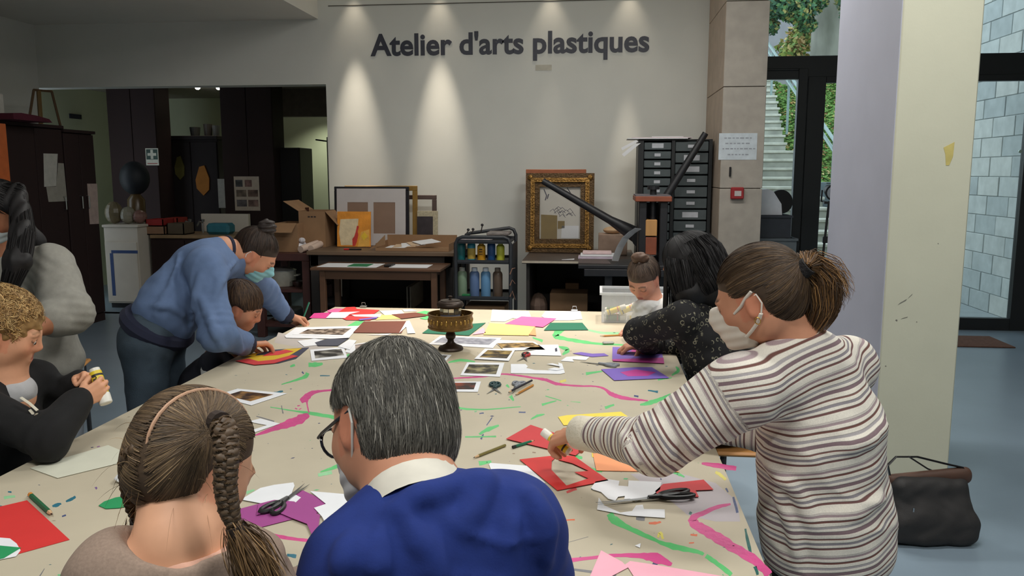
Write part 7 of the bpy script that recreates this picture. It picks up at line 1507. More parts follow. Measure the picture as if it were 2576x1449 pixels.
# ---------------------------------------------------------------- woman in the striped sweater
def striped():
    hC = W(1908, 744, 1.97); root = person('woman with ponytail and mask in a striped sweater leaning over the table', (hC[0]+.12, hC[1])); sk = SDF()
    h = Head(hC, (-.84, .42, -.34), (-.30, .14, .94), .23); head_ops(sk, h)
    neck = W(2000, 872, 1.97); sk.cap(h.p(0, -.14, -.20), neck, .050, .055, .04); sk.cap(neck, neck+np.array([.03, 0, -.08]), .06, .09, .04)
    shL, shR = W(1862, 985, 1.83), W(2120, 925, 2.18); chest = W(2062, 1075, 1.99); hip = W(2078, 1400, 1.97); latc = unit(shL-shR); lath = unit(np.array([-.35, -.9, 0]))
    elL = W(1648, 1118, 1.84); wrL = W(1458, 1088, 2.02); elR = shR+np.array([-.16, .12, -.22]); wrR = np.array([elR[0]-.2, elR[1]+.05, .83])
    arm_skin(sk, shL, elL, wrL); arm_skin(sk, shR, elR, wrR); torso_ops(sk, hip, chest, neck, lath, latc, (.12, .10, .11, .07), (.09, .08, .085, .055))
    g = hand_ops(sk, wrL, W(1398, 1098, 2.08)-wrL, (.0, .35, -.9), False, 1.0, (38, 55, 35), (.6, .45, .65), 3, tcurl=25)
    hand_ops(sk, wrR, (-.9, .2, -.3), (0, 0, -1), True)
    legs(root, sk, hip+np.array([.0, 0, -.03]), np.array([hip[0]+.02, hip[1]-.10, .40]), np.array([hip[0]+.04, hip[1]-.10, .08]), np.array([hip[0]+.04, hip[1]+.12, .40]), np.array([hip[0]+.06, hip[1]+.12, .08]), M_denim_d, lath, 1.0, (-1, .2, 0))
    blobmesh('body', sk, .0042, M_skin, root, None, 1, skin_cols(h, (200, 142, 112), (180, 100, 92), (70, 52, 40)))
    sw = SDF(); torso_ops(sw, hip+np.array([0, 0, .02]), chest, neck+np.array([.02, 0, -.02]), lath, latc, (.175, .160, .175, .11), (.155, .140, .145, .08), .07, tag=0)
    sw.cap(shL, shR, .065, .065, .06, tag=0); sw.cap(neck+np.array([.02, 0, -.03]), shR, .07, .07, .06, tag=0); sw.cap(neck+np.array([.02, 0, -.03]), shL, .07, .07, .06, tag=0)
    sleeve(sw, shL, elL, wrL-unit(wrL-elL)*.075, (.082, .068, .047), tags=(1, 2)); sleeve(sw, shR, elR, wrR, (.075, .062, .042), tags=(3, 4))
    sw.ell(h.p(0, -.12, -.34)+np.array([.005, 0, .02]), (.060, .060, .055), None, .012, True)
    for L_, r_ in (([(1560, 1090), (1590, 1130), (1600, 1165)], .008), ([(1700, 1010), (1720, 1080), (1740, 1150)], .007), ([(1640, 1060), (1670, 1110), (1680, 1160)], .008), ([(1930, 1170), (2000, 1230), (2060, 1320)], .009), ([(2230, 1060), (2190, 1110), (2120, 1130)], .008), ([(1960, 1240), (1990, 1320), (2010, 1400)], .008), ([(2215, 1250), (2150, 1290), (2080, 1300)], .008)): foldline(sw, L_, r_)
    spine = unit(neck-hip)
    def band(V, sd):
        tg, ix = sd.vtags(V); v = (V-hip)@spine
        a1 = unit(elL-shL); a2 = unit(wrL-elL); L1 = np.linalg.norm(elL-shL); m1 = (tg == 1) & (((V-shL)@a1) > .03); v = np.where(m1, 1.0+(V-shL)@a1, v); v = np.where(tg == 2, 1.0+L1+(V-elL)@a2, v)
        b1 = unit(elR-shR); b2 = unit(wrR-elR); v = np.where((tg == 3) & (((V-shR)@b1) > .03), 2.0+(V-shR)@b1, v); v = np.where(tg == 4, 2.3+(V-elR)@b2, v)
        return {'band': ('FLOAT', v+.004*np.sin(V[:, 1]*22)+.003*np.sin(V[:, 0]*31+1))}
    m = bpy.data.materials.new('striped_knit'); m.use_nodes = True; nt = m.node_tree; N = nt.nodes; L = nt.links; b = N['Principled BSDF']; b.inputs['Roughness'].default_value = .9
    at = N.new('ShaderNodeAttribute'); at.attribute_name = 'band'; mu = N.new('ShaderNodeMath'); mu.operation = 'MULTIPLY'; mu.inputs[1].default_value = 1/.098; fr = N.new('ShaderNodeMath'); fr.operation = 'FRACT'; L.new(at.outputs['Fac'], mu.inputs[0]); L.new(mu.outputs[0], fr.inputs[0])
    rp = N.new('ShaderNodeValToRGB'); cr = rp.color_ramp; cr.interpolation = 'LINEAR'; wht = hx(236, 230, 218); W1 = wht
    seq = [(.0, wht), (.09, (118, 82, 80)), (.14, wht), (.20, (148, 142, 148)), (.26, wht), (.33, (128, 92, 86)), (.37, wht), (.46, (132, 110, 116)), (.54, wht), (.60, (172, 166, 168)), (.66, wht), (.74, (114, 76, 70)), (.79, wht), (.86, (166, 146, 150)), (.91, (206, 198, 192)), (.95, wht)]
    els = []
    for i, (p_, c) in enumerate(seq):
        c = c if max(c) <= 1 else hx(*c); els.append((p_, c))
        nx_ = seq[i+1][0] if i+1 < len(seq) else 1.0; els.append((nx_-.012, c))
    els = els[:32]
    while len(cr.elements) < len(els): cr.elements.new(.5)
    for e_, (p_, c) in zip(cr.elements, els): e_.position = p_; e_.color = c+(1,)
    L.new(fr.outputs[0], rp.inputs[0]); nz = N.new('ShaderNodeTexNoise'); nz.inputs['Scale'].default_value = 260; mx = N.new('ShaderNodeMixRGB'); mx.blend_type = 'MULTIPLY'; mx.inputs[0].default_value = .35; L.new(rp.outputs[0], mx.inputs[1]); L.new(nz.outputs['Fac'], mx.inputs[2]); mx2 = N.new('ShaderNodeMixRGB'); mx2.blend_type = 'ADD'; mx2.inputs[0].default_value = .06; L.new(mx.outputs[0], mx2.inputs[1]); L.new(mx.outputs[0], mx2.inputs[2])
    L.new(mx2.outputs[0], b.inputs['Base Color']); bp = N.new('ShaderNodeBump'); bp.inputs['Strength'].default_value = .5; bp.inputs['Distance'].default_value = .004; L.new(rp.outputs[0], bp.inputs['Height']); L.new(bp.outputs[0], b.inputs['Normal'])
    blobmesh('sweater', sw, .0065, m, root, folds(.006, 17, [(elL+np.array([.02, 0, .02]), elL-shL)], .0025, [(shL+np.array([.05, -.02, -.13]), (.3, 0, 1), .12, 36, .010), (hip+np.array([-.02, -.1, .14]), (.35, 0, 1), .16, 30, .009)]), 2, band)
    cuff(root, wrL+unit(wrL-elL)*.012, wrL-elL, .044, mat('cream_rib', hx(222, 214, 196), .9, .05, 30, bump=.3, bscale=120), .085); cuff(root, wrR, wrR-elR, .042, MATS['cream_rib'], .06)
    hem = SDF(); hem.ell(hip+np.array([0, 0, -.07]), (.178, .158, .06), np.stack([lath, np.cross(np.array([0, 0, 1.]), lath), np.array([0, 0, 1.])], 1), .02); hem.plane(hip+np.array([0, 0, -.11]), (0, 0, -1)); blobmesh('hem_rib', hem, .007, MATS['cream_rib'], root, None, 1)
    # hair: cap, combed strands to the tie, ponytail
    cap = hair_cap('hair', h, root, (72, 56, 42), .012, (.54, -.31, .34, .25, .36), -.36, .005)
    tie = np.array([.05, -.95, .22]); tie /= np.linalg.norm(tie)
    mk = lambda u: ~((u[:, 1] > .62) & (u[:, 2] < .20)) & (u[:, 2] > -.96) & ~((np.abs(u[:, 0]) > .86) & (u[:, 2] < -.12) & (u[:, 1] > -.25))
    N_ = 13000; S_ = strands(h, N_, mk, lambda u: tie-u, 9, .09, (.362, .445, .385), (0, -.07, .15), (.0, .035), jit=.10, caps=cap)
    o = tube_strands('hair_strands', S_, rng.uniform(.0004, .0008, len(S_)), palette(len(S_), [(72, 55, 40), (88, 68, 48), (60, 46, 36), (118, 92, 62)], [.42, .3, .2, .08]), root, out=h.C); o['kind'] = 'stuff'
    T0 = h.p(.02, -.56, .15); part('hair_tie', MB().tube([h.p(.02, -.50, .13), h.p(.02, -.58, .165)], .022, 16), mat('black_scrunchie', hx(26, 22, 22), .8, .3, 60, bump=.6, bscale=160), root, smooth=True)
    n = 6500; Wp = np.zeros((n, 10, 3)); J = rng.normal(0, 1, (n, 3)); J /= np.linalg.norm(J, axis=1)[:, None]; J *= rng.uniform(0, 1, (n, 1))**.5; ln = rng.uniform(.75, 1.05, n)
    P = np.array([T0, W(2030, 672, 1.97), W(2068, 712, 1.96), W(2072, 770, 1.95), W(2048, 818, 1.95)]); tt = np.linspace(0, 1, 10); cum = np.linspace(0, 1, 5)
    for k, t in enumerate(tt):
        c_ = np.stack([np.interp(np.clip(t*ln, 0, 1), cum, P[:, i]) for i in range(3)], 1); r_ = np.interp(t, [0, .25, .6, 1], [.016, .044, .048, .030]); Wp[:, k] = c_+J*r_
    Wp[:350, :, 0] += np.linspace(0, 1, 10)[None]**2*.05; Wp[:350, :, 2] += np.linspace(0, 1, 10)[None]**2*.055
    o = tube_strands('ponytail', Wp, rng.uniform(.0005, .0009, n), palette(n, [(86, 62, 40), (120, 88, 54), (64, 48, 34), (168, 124, 72)], [.38, .28, .22, .12]), root); o['kind'] = 'stuff'
    mask_part(h, root, mat('cream_mask', hx(226, 218, 206), .85, .03), mat('cream_strap', hx(226, 218, 206), .85), True, (1, -1))
    for q in ([(.285, .20, -.10), (.318, .10, -.04), (.345, .02, .03), (.368, -.06, .08)], [(.275, .16, -.36), (.300, .08, -.31), (.325, .0, -.25), (.350, -.08, -.16)]): part('strap_band', MB().tube([h.p(*p_) for p_ in q], .006, 8, flat=.6), MATS['cream_strap'], root, smooth=True)
    part('earring', MB().tube([h.p(.365+.002, -.03+.028*math.cos(w), -.22+.035*math.sin(w)) for w in np.linspace(0, 6.28, 16)], .0012, 5, cap=False), mat('gold', hx(214, 170, 90), .25, metal=1), root)
    d = unit(np.array([-.78, .35, .45])); glue(g-d*.012, d, 'yellow glue stick held in the striped woman\'s hand', .085, .011)
striped()
# ---------------------------------------------------------------- woman in the blue sweatshirt, bending over the boy
def blue_woman():
    hC = W(643, 638, 3.60); root = person('woman in a light blue sweatshirt and mask bending over the small boy', (-1.95, 3.25)); sk = SDF()
    h = Head(hC, (.74, .22, -.64), (.60, .14, .78), .225); head_ops(sk, h)
    neck = W(562, 632, 3.50); sk.cap(h.p(0, -.16, -.16), neck, .052, .055, .04); sk.cap(neck, neck+np.array([-.06, -.02, -.04]), .055, .08, .04)
    hip = W(385, 838, 3.22); chest = W(498, 690, 3.40); shR, shL = W(515, 672, 3.24), W(600, 655, 3.60); latc = unit(shL-shR); lath = unit(np.array([-.15, 1, 0]))
    elR = W(545, 842, 3.10); wrR = W(622, 868, 3.32); elL = W(668, 735, 3.86); wrL = W(722, 798, 4.02)
    arm_skin(sk, shR, elR, wrR); arm_skin(sk, shL, elL, wrL); torso_ops(sk, hip, chest, neck, lath, latc, (.12, .10, .11, .07), (.08, .07, .08, .05))
    hand_ops(sk, wrR, W(690, 860, 3.45)-wrR, (.25, .1, -.95), True, 1.0, (35, 30, 20), (.8, .3, .35), 5)
    gp = hand_ops(sk, wrL, W(775, 812, 4.13)-wrL, (.15, -.75, -.6), False, 1.0, (55, 50, 35), (.75, .25, .55), 2, tcurl=20)
    legs(root, sk, hip, np.array([hip[0]-.02, hip[1]+.10, .44]), np.array([hip[0]-.02, hip[1]+.12, .08]), np.array([hip[0]+.02, hip[1]-.11, .44]), np.array([hip[0]+.0, hip[1]-.12, .08]), M_denim, lath, 1.0, (1, 0, 0), (.098, .075, .06), 'jeans')
    blobmesh('body', sk, .0045, M_skin, root, None, 1, skin_cols(h, (204, 146, 116), (180, 100, 92), (60, 44, 36)))
    sw = SDF(); torso_ops(sw, hip+np.array([.03, .01, .05]), chest, neck+np.array([-.03, 0, -.03]), lath, latc, (.16, .155, .165, .11), (.125, .125, .125, .075), .07)
    sw.cap(shL, shR, .062, .062, .06); sw.cap(neck+np.array([-.03, 0, -.02]), shR, .065, .065, .06); sw.cap(neck+np.array([-.03, 0, -.02]), shL, .065, .065, .06); sleeve(sw, shR, elR, wrR-unit(wrR-elR)*.04, (.076, .068, .052)); sleeve(sw, shL, elL, wrL-unit(wrL-elL)*.04, (.07, .06, .048))
    sw.ell(neck+np.array([.055, .005, .03]), (.06, .07, .07), None, .012, True)
    for L_, r_ in (([(600, 655), (560, 690), (540, 750)], .010), ([(520, 800), (545, 840), (560, 880)], .010), ([(500, 740), (530, 800), (540, 850)], .009), ([(450, 640), (430, 720), (390, 790)], .009), ([(470, 800), (430, 770), (380, 770)], .009), ([(590, 830), (600, 860), (605, 890)], .007), ([(505, 690), (490, 760), (480, 830)], .010)): foldline(sw, L_, r_, sink=.3)
    blobmesh('sweatshirt', sw, .0065, knit('blue_fleece', (96, 118, 156), var=.06), root, folds(.008, 16, [(elR, elR-shR), (elL, elL-shL)], .006, [(shR+np.array([.02, -.03, -.08]), (1, 0, .2), .12, 34, .010), (chest+np.array([-.12, -.1, -.08]), (.7, 0, .7), .13, 32, .009), (elR, elR-shR, .10, 44, .009)]), 2)
    M_nv = knit('navy_rib', (30, 34, 56), var=.06)
    cuff(root, wrR, wrR-elR, .050, M_nv, .06); cuff(root, wrL, wrL-elL, .046, M_nv, .055)
    up = unit(chest-hip); fw = np.cross(up, lath)*-1; rim = [hip+up*.035+lath*.172*math.cos(w)+fw*.142*math.sin(w) for w in np.linspace(0, 2*math.pi, 40)]
    part('waistband', MB().tube(rim, .034, 8, cap=False, flat=1.0), M_nv, root, 'navy ribbed waistband', smooth=True)
    ax = unit(h.p(0, -.16, -.16)-neck); a1 = cross(ax, (0, 0, 1)); a2 = np.cross(ax, a1); rim = [neck+ax*.01+.064*(a1*math.cos(w)+a2*math.sin(w)) for w in np.linspace(0, 2*math.pi, 28)]
    part('neck_rib', MB().tube(rim, .012, 8, cap=False), M_nv, root, 'navy ribbed neckline', smooth=True)
    cap = hair_cap('hair', h, root, (52, 41, 35), .010, (.46, -.22, .33, .24, .36), -.36, .0055)
    tie = np.array([0, -.35, .94]); mk = lambda u: ~((u[:, 1] > .48) & (u[:, 2] < .30)) & (u[:, 2] > -.96) & ~((np.abs(u[:, 0]) > .86) & (u[:, 2] < -.12) & (u[:, 1] > -.25))
    N = 4500; S_ = strands(h, N, mk, lambda u: tie-u, 8, .09, (.362, .445, .385), (0, -.07, .15), (.0, .03), jit=.12, caps=cap)
    tube_strands('hair_strands', S_, rng.uniform(.0006, .001, len(S_)), palette(len(S_), [(52, 40, 34), (70, 54, 44), (40, 32, 28)]), root, out=h.C)['kind'] = 'stuff'
    bn = W(672, 573, 3.62); b = SDF(); b.ell(bn, (.042, .042, .040), None, .01); b.cap(bn, h.p(0, -.15, .5), .03, .035, .02); blobmesh('hair_bun', b, .004, M_hair, root, lambda P: .004*wob(P, 120)+.003*np.sin(P[..., 2]*300), 1, flatcol((42, 33, 30)))
    mask_part(h, root, mat('surgical_mask', hx(140, 196, 206), .8, .04), mat('white_elastic', hx(224, 222, 216), .8), False, (-1, 1), -.05, -.48)
    part('watch_strap', MB().tube([wrL+unit(wrL-elL)*.012-unit(wrL-elL)*.01, wrL+unit(wrL-elL)*.024], .030, 18), M_blackp, root, 'black wrist watch')
    A = W(778, 760, 4.10); C = W(752, 830, 4.06); d = unit(C-A); t = thing('pencil', 'green pencil held by the woman in the blue sweatshirt', 'pencil', tuple(C))
    part('shaft', MB().tube([A, C-d*.02], .0042, 6), mat('jade_pencil', hx(40, 130, 104), .4), t); part('point', MB().tube([C-d*.02, C], [.004, .0006], 6), MATS['pencil_wood'], t)
blue_woman()
# ---------------------------------------------------------------- small boy before her
def small_boy():
    hC = W(606, 770, 3.40); root = person('small boy with brown bowl haircut and dark top looking down at his collage', (hC[0]-.10, hC[1])); sk = SDF()
    h = Head(hC, (.90, .16, -.40), (.38, .02, .92), .212); head_ops(sk, h, True)
    neck = W(574, 868, 3.40); sk.cap(h.p(0, -.14, -.2), neck, .038, .042, .03); sk.cap(neck, neck+np.array([-.03, 0, -.06]), .045, .07, .03)
    chest = W(558, 945, 3.38); chest[0] -= .03; hip = np.array([chest[0]-.08, chest[1], .60]); shR, shL = neck+np.array([-.02, -.115, -.055]), neck+np.array([-.02, .115, -.055]); latc = np.array([0, 1., 0]); s = .75
    elR = shR+np.array([.02, -.02, -.17]); wrR = elR+np.array([.17, .03, .03]); elL = shL+np.array([.05, .02, -.17]); wrL = elL+np.array([.13, -.10, .02])
    arm_skin(sk, shR, elR, wrR, s); arm_skin(sk, shL, elL, wrL, s); torso_ops(sk, hip, chest, neck, latc, latc, (.085, .08, .085, .05), (.06, .06, .06, .04))
    hand_ops(sk, wrR, (.8, .4, .1), (0, 0, -1), True, .75); hand_ops(sk, wrL, (.9, -.2, .1), (0, 0, -1), False, .75)
    legs(root, sk, hip, np.array([hip[0], hip[1]+.07, .33]), np.array([hip[0]-.02, hip[1]+.07, .06]), np.array([hip[0], hip[1]-.07, .33]), np.array([hip[0]-.02, hip[1]-.07, .06]), M_denim_d, latc, .7, (1, 0, 0))
    blobmesh('body', sk, .0045, M_skin, root, None, 1, skin_cols(h, (196, 138, 108), (176, 96, 90), (70, 50, 36)))
    sw = SDF(); torso_ops(sw, hip, chest, neck+np.array([-.01, 0, -.025]), latc, latc, (.12, .115, .12, .08), (.085, .085, .085, .055), .05); sw.cap(shL, shR, .046, .046, .04); sleeve(sw, shR, elR, wrR, (.05, .042, .032)); sleeve(sw, shL, elL, wrL, (.05, .042, .032))
    blobmesh('jacket', sw, .006, knit('black_tracksuit', (26, 28, 38), var=.08), root, folds(.004, 28, [(elR, (1, 0, 0))], .003), 2)
    M_wt = knit('white_trim', (206, 206, 202), var=.04)
    d1 = unit(elR-shR); o_ = cross(d1, (1, 0, 0)); part('sleeve_stripe', MB().tube([shR+np.array([-.01, -.045, .0]), shR*.5+elR*.5+np.array([-.01, -.048, 0]), elR+np.array([-.01, -.044, .0])], .024, 8, flat=.3, up=(0, 1, 0)), M_wt, root, 'white sleeve panel', smooth=True)
    rim = [neck+np.array([.012, 0, -.012])+np.array([.052*math.cos(w), .054*math.sin(w), -.012*math.cos(w)]) for w in np.linspace(0, 6.283, 24)]; part('collar', MB().tube(rim, .014, 8, cap=False), M_wt, root, 'white collar', smooth=True)
    cap = hair_cap('hair', h, root, (58, 42, 32), .030, (.52, -.28, .36, .24, .36), -.34, .005, disp=lambda P: .002*wob(P, 130))
    crown = unit([0, -.35, .94]); mk = lambda u: ~((u[:, 1] > .5) & (u[:, 2] < .12)) & (u[:, 2] > -.93) & ~((np.abs(u[:, 0]) > .86) & (u[:, 2] < -.15) & (u[:, 1] > -.2))
    N = 4500; S_ = strands(h, N, mk, lambda u: (u-crown)+np.array([0, .1, -.3]), 7, .085, (.38, .46, .40), (0, -.07, .15), (.01, .05), jit=.2, caps=cap); tube_strands('hair_strands', S_, rng.uniform(.0006, .001, len(S_)), palette(len(S_), [(74, 54, 40), (96, 72, 50), (54, 40, 32)]), root, out=h.C)['kind'] = 'stuff'
small_boy()
# ---------------------------------------------------------------- curly boy with the glue stick
def curly_boy():
    hC = W(8, 832, 2.16); root = person('boy with curly blond hair and black hooded jacket holding a glue stick', (hC[0]-.05, hC[1])); sk = SDF()
    h = Head(hC, (.86, .44, -.26), (.24, .10, .96), .228); head_ops(sk, h, True)
    neck = W(12, 946, 2.16); sk.cap(h.p(0, -.14, -.2), neck, .038, .042, .03); sk.cap(neck, neck+np.array([0, 0, -.06]), .048, .075, .03)
    chest = neck+np.array([-.04, 0, -.17]); hip = np.array([chest[0]-.06, chest[1]-.02, .52]); shR, shL = neck+np.array([.0, -.13, -.05]), neck+np.array([.0, .13, -.04]); latc = np.array([0, 1., 0]); s = .78
    elR = W(120, 1108, 2.02); wrR = W(196, 1012, 2.16); elL = W(120, 1030, 2.36); wrL = W(198, 962, 2.30)
    arm_skin(sk, shR, elR, wrR, s); arm_skin(sk, shL, elL, wrL, s); torso_ops(sk, hip, chest, neck, latc, latc, (.09, .085, .09, .055), (.065, .06, .065, .045))
    g0 = W(262, 1000, 2.22); g1 = W(243, 945, 2.24); gd = unit(g0-g1)
    hand_ops(sk, wrR, W(245, 985, 2.20)-wrR, unit(np.array([.2, .9, .3])), True, .80, (45, 50, 35), (.7, .45, .5), 3, tcurl=22)
    hand_ops(sk, wrL, W(248, 940, 2.26)-wrL, unit(np.array([.15, -.8, -.5])), False, .80, (50, 55, 40), (.75, .3, .55), 3, tcurl=22)
    legs(root, sk, hip, np.array([hip[0]+.26, hip[1]+.09, .52]), np.array([hip[0]+.26, hip[1]+.09, .10]), np.array([hip[0]+.26, hip[1]-.09, .52]), np.array([hip[0]+.26, hip[1]-.09, .10]), M_denim_d, latc, .74, (1, 0, 0))
    blobmesh('body', sk, .0042, M_skin, root, None, 1, skin_cols(h, (222, 164, 130), (206, 118, 108), (150, 110, 76)))
    sw = SDF(); torso_ops(sw, hip, chest, neck+np.array([-.01, 0, -.03]), latc, latc, (.135, .135, .14, .10), (.105, .105, .11, .08), .05); sw.cap(shL, shR, .05, .05, .04); sleeve(sw, shR, elR, wrR, (.062, .056, .044)); sleeve(sw, shL, elL, wrL, (.06, .052, .040)); sw.ell(neck+np.array([-.09, 0, -.03]), (.07, .10, .05), None, .03)
    sw.ell(neck+np.array([.05, 0, .03]), (.052, .056, .075), None, .012, True)
    blobmesh('hooded_jacket', sw, .006, knit('black_fleece', (13, 13, 15), var=.2), root, folds(.006, 24, [(elR, elR-shR), (elL, elL-shL)], .004), 2)
    tee = SDF(); tee.ell(neck+np.array([.018, 0, -.05]), (.062, .075, .055), None, .02); tee.ell(neck+np.array([.01, 0, .01]), (.05, .052, .05), None, .006, True); blobmesh('tee_shirt', tee, .0045, knit('grey_tee', (176, 176, 178), var=.05), root, lambda P: .0015*wob(P, 80), 1)
    for k, pp in enumerate(([(40, 1005), (62, 1020), (82, 1038)], [(62, 1036), (74, 1050), (80, 1046), (70, 1058)])):
        pts = [W(px, py, 2.0)+np.array([.0, .02, 0]) for px, py in pp]; part('cord_print', MB().tube(pts, .006, 6, flat=.4), mat('cream_print', hx(206, 200, 182), .8), root, 'cream cord')
    cap = hair_cap('hair', h, root, (150, 116, 70), .045, (.50, -.26, .33, .24, .36), -.34, .005, disp=lambda P: .010*wob(P, 95)+.005*wob(P, 190, 2))
    N = 4000; mk = lambda u: ~((u[:, 1] > .52) & (u[:, 2] < .36)) & (u[:, 2] > -.75) & ~((np.abs(u[:, 0]) > .88) & (u[:, 2] < -.1) & (u[:, 1] > -.2))
    S_ = strands(h, N, mk, lambda u: rng.normal(0, 1, u.shape), 10, .06, (.39, .47, .42), (0, -.07, .15), (.0, .16), jit=.3, curl=1.3, caps=cap); tube_strands('hair_curls', S_, rng.uniform(.0007, .0013, len(S_)), palette(len(S_), [(190, 150, 92), (160, 122, 72), (214, 180, 124), (130, 98, 60)]), root, out=h.C)['kind'] = 'stuff'
    for q in (-1, 1):
        ey = part('eye', MB().sphere(h.p(q*.135, .365, -.05), .045*h.S, 12, 8), mat('eye_white', hx(214, 206, 200), .3), root, smooth=True); part('iris', MB().sphere(h.p(q*.135, .392, -.062), .024*h.S, 10, 6), mat('iris_brown', hx(52, 38, 28), .2), ey, smooth=True)
    L = .095; t = glue(g1-gd*.012, gd, 'large yellow glue stick in the curly haired boy\'s hands', .105, .0175)
    e1 = unit(np.array([.35, -.93, -.1])); e1 = unit(e1-gd*e1.dot(gd)); e2 = np.cross(gd, e1)
    M = Matrix(((gd[0], e2[0], e1[0], 0), (gd[1], e2[1], e1[1], 0), (gd[2], e2[2], e1[2], 0), (0, 0, 0, 1)))
    P0 = g1+gd*.004+e1*.0178-e2*.004; mt = text_mesh('UHU', .016, Matrix.Translation(P0) @ M, .0004, .0006); part('lettering', mt, MATS['glue_ink'], t, 'black UHU lettering')
curly_boy()
chair(-1.86, 2.14, .45, -90, 'black chair with armrests under the curly haired boy', M_blackp, M_blackp, True, .44)
ac = bpy.data.objects['chair.001']
for dy in (-.27, .27): part('arm_post', MB().tube([(-1.70, 2.14+dy, .43), (-1.72, 2.14+dy, .625)], .014, 8), M_blackp, ac)
for k, dy in enumerate((-.27, .27)): part('armrest', MB().tube([(-2.04, 2.14+dy, .60), (-1.68, 2.14+dy, .635), (-1.60, 2.14+dy, .615)], .018, 8), M_blackp, ac, smooth=True)
# ---------------------------------------------------------------- woman in grey behind him
def grey_woman():
    hC = W(-12, 536, 2.78); root = person('woman with long black hair, mask and grey sweater at the left edge', (hC[0]+.02, hC[1])); sk = SDF()
    h = Head(hC, (.15, -.90, -.40), (.05, -.36, .92), .22); head_ops(sk, h)
    neck = W(10, 640, 2.80); sk.cap(h.p(0, -.14, -.2), neck, .052, .055, .04); sk.cap(neck, neck+np.array([0, 0, -.08]), .06, .09, .04)
    chest = neck+np.array([.02, .02, -.26]); hip = np.array([chest[0]+.02, chest[1]+.04, .86]); shL, shR = W(128, 668, 2.80), neck+np.array([-.19, -.03, -.07]); lat = unit(np.array([1, .15, 0]))
    elL = W(170, 782, 2.72); wrL = W(60, 845, 2.52); elR = shR+np.array([-.06, -.04, -.26]); wrR = elR+np.array([.2, -.14, .02])
    arm_skin(sk, shL, elL, wrL, 1.1); arm_skin(sk, shR, elR, wrR); torso_ops(sk, hip, chest, neck, lat, lat, (.12, .10, .11, .07), (.08, .07, .08, .05))
    sk.cap(elL, elL*.5+wrL*.5, .046, .042, .02)
    hand_ops(sk, wrL, wrL-elL, (0, .6, -.7), False); hand_ops(sk, wrR, wrR-elR, (0, .6, -.7), True)
    legs(root, sk, hip, np.array([hip[0]+.10, hip[1], .46]), np.array([hip[0]+.10, hip[1]+.02, .08]), np.array([hip[0]-.10, hip[1], .46]), np.array([hip[0]-.10, hip[1]+.02, .08]), mat('pale_denim', hx(140, 148, 156), .85, .1, 9), lat, 1.0, (0, -1, 0))
    blobmesh('body', sk, .005, M_skin, root, None, 1, skin_cols(h, (168, 112, 82), (150, 84, 76), (30, 24, 22)))
    sw = SDF(); torso_ops(sw, hip+np.array([0, 0, -.06]), chest, neck+np.array([.01, 0, -.03]), lat, lat, (.18, .165, .175, .11), (.14, .13, .13, .08), .07); sw.cap(shL, shR, .07, .065, .06); ro = elL*.72+wrL*.28; sw.cap(shL, elL, .078, .082, .04); sw.cap(elL, ro, .082, .072, .03); sleeve(sw, shR, elR, wrR, (.07, .06, .045))
    blobmesh('sweater', sw, .007, knit('grey_marl', (150, 148, 140), var=.1), root, folds(.008, 15, [(elL, (0, .3, .9)), (shL, (.6, 0, .7))], .006), 2)
    hr = SDF(); h.e(hr, (0, -.07, .15), (.37, .45, .40), .02); h.e(hr, (0, .42, -.20), (.27, .30, .36), .02, True)
    for q in (1, -1): hr.cap(h.p(q*.34, -.06, .05), h.p(q*.46, .04, -.55), .03, .04, .03); hr.cap(h.p(q*.46, .04, -.55), h.p(q*.46, .36, -1.05), .04, .03, .03)
    hr.path([W(44, 480, 2.80), W(56, 590, 2.66), W(44, 660, 2.60), W(24, 715, 2.57)], [.03, .036, .04, .02], .03); hr.cap(h.p(0, -.35, 0), h.p(0, -.3, -.8), .06, .05, .06)
    blobmesh('hair', hr, .006, M_hair, root, lambda P: .003*np.sin(P[..., 0]*160+2*np.sin(P[..., 2]*14)), 1, flatcol((24, 21, 22)))
    n = 1400; cur = np.array([W(38, 482, 2.82), W(52, 530, 2.75), W(57, 590, 2.66), W(45, 660, 2.60), W(24, 722, 2.57)]); J = rng.normal(0, 1, (n, 3)); J /= np.linalg.norm(J, axis=1)[:, None]; Wh = np.zeros((n, 9, 3)); rr = np.interp(np.linspace(0, 1, 9), [0, .3, .7, 1], [.026, .038, .043, .03])
    for k in range(9): t = k/8; Wh[:, k] = [np.interp(t, np.linspace(0, 1, 5), cur[:, i]) for i in range(3)]+J*rr[k]
    tube_strands('hair_strands', Wh, rng.uniform(.0007, .0013, n), palette(n, [(26, 24, 25), (38, 34, 34), (18, 17, 18)]), root)['kind'] = 'stuff'
    n = 1400; J = rng.normal(0, 1, (n, 3)); S2 = strands(h, n, lambda u: ~((u[:, 1] > .5) & (u[:, 2] < .35)) & (u[:, 2] > -.6), lambda u: np.stack([np.sign(u[:, 0])*.8, 0*u[:, 0], -.6+0*u[:, 0]], 1), 8, .1, jit=.08, lift=(0, .03), caps=hr, earfree=False); tube_strands('hair_strands', S2, rng.uniform(.0007, .0013, len(S2)), palette(len(S2), [(26, 24, 25), (38, 34, 34), (18, 17, 18)]), root, out=h.C)['kind'] = 'stuff'
    mask_part(h, root, mat('pale_mask', hx(196, 206, 206), .8, .04), MATS['white_elastic'], False, (1,))
grey_woman()
_q = onz(182, 925, .47); chair(_q[0]-.16, _q[1]-.02, .47, 20, 'wooden stool with a round edged seat behind the curly haired boy', M_char, M_seat, False, .40)
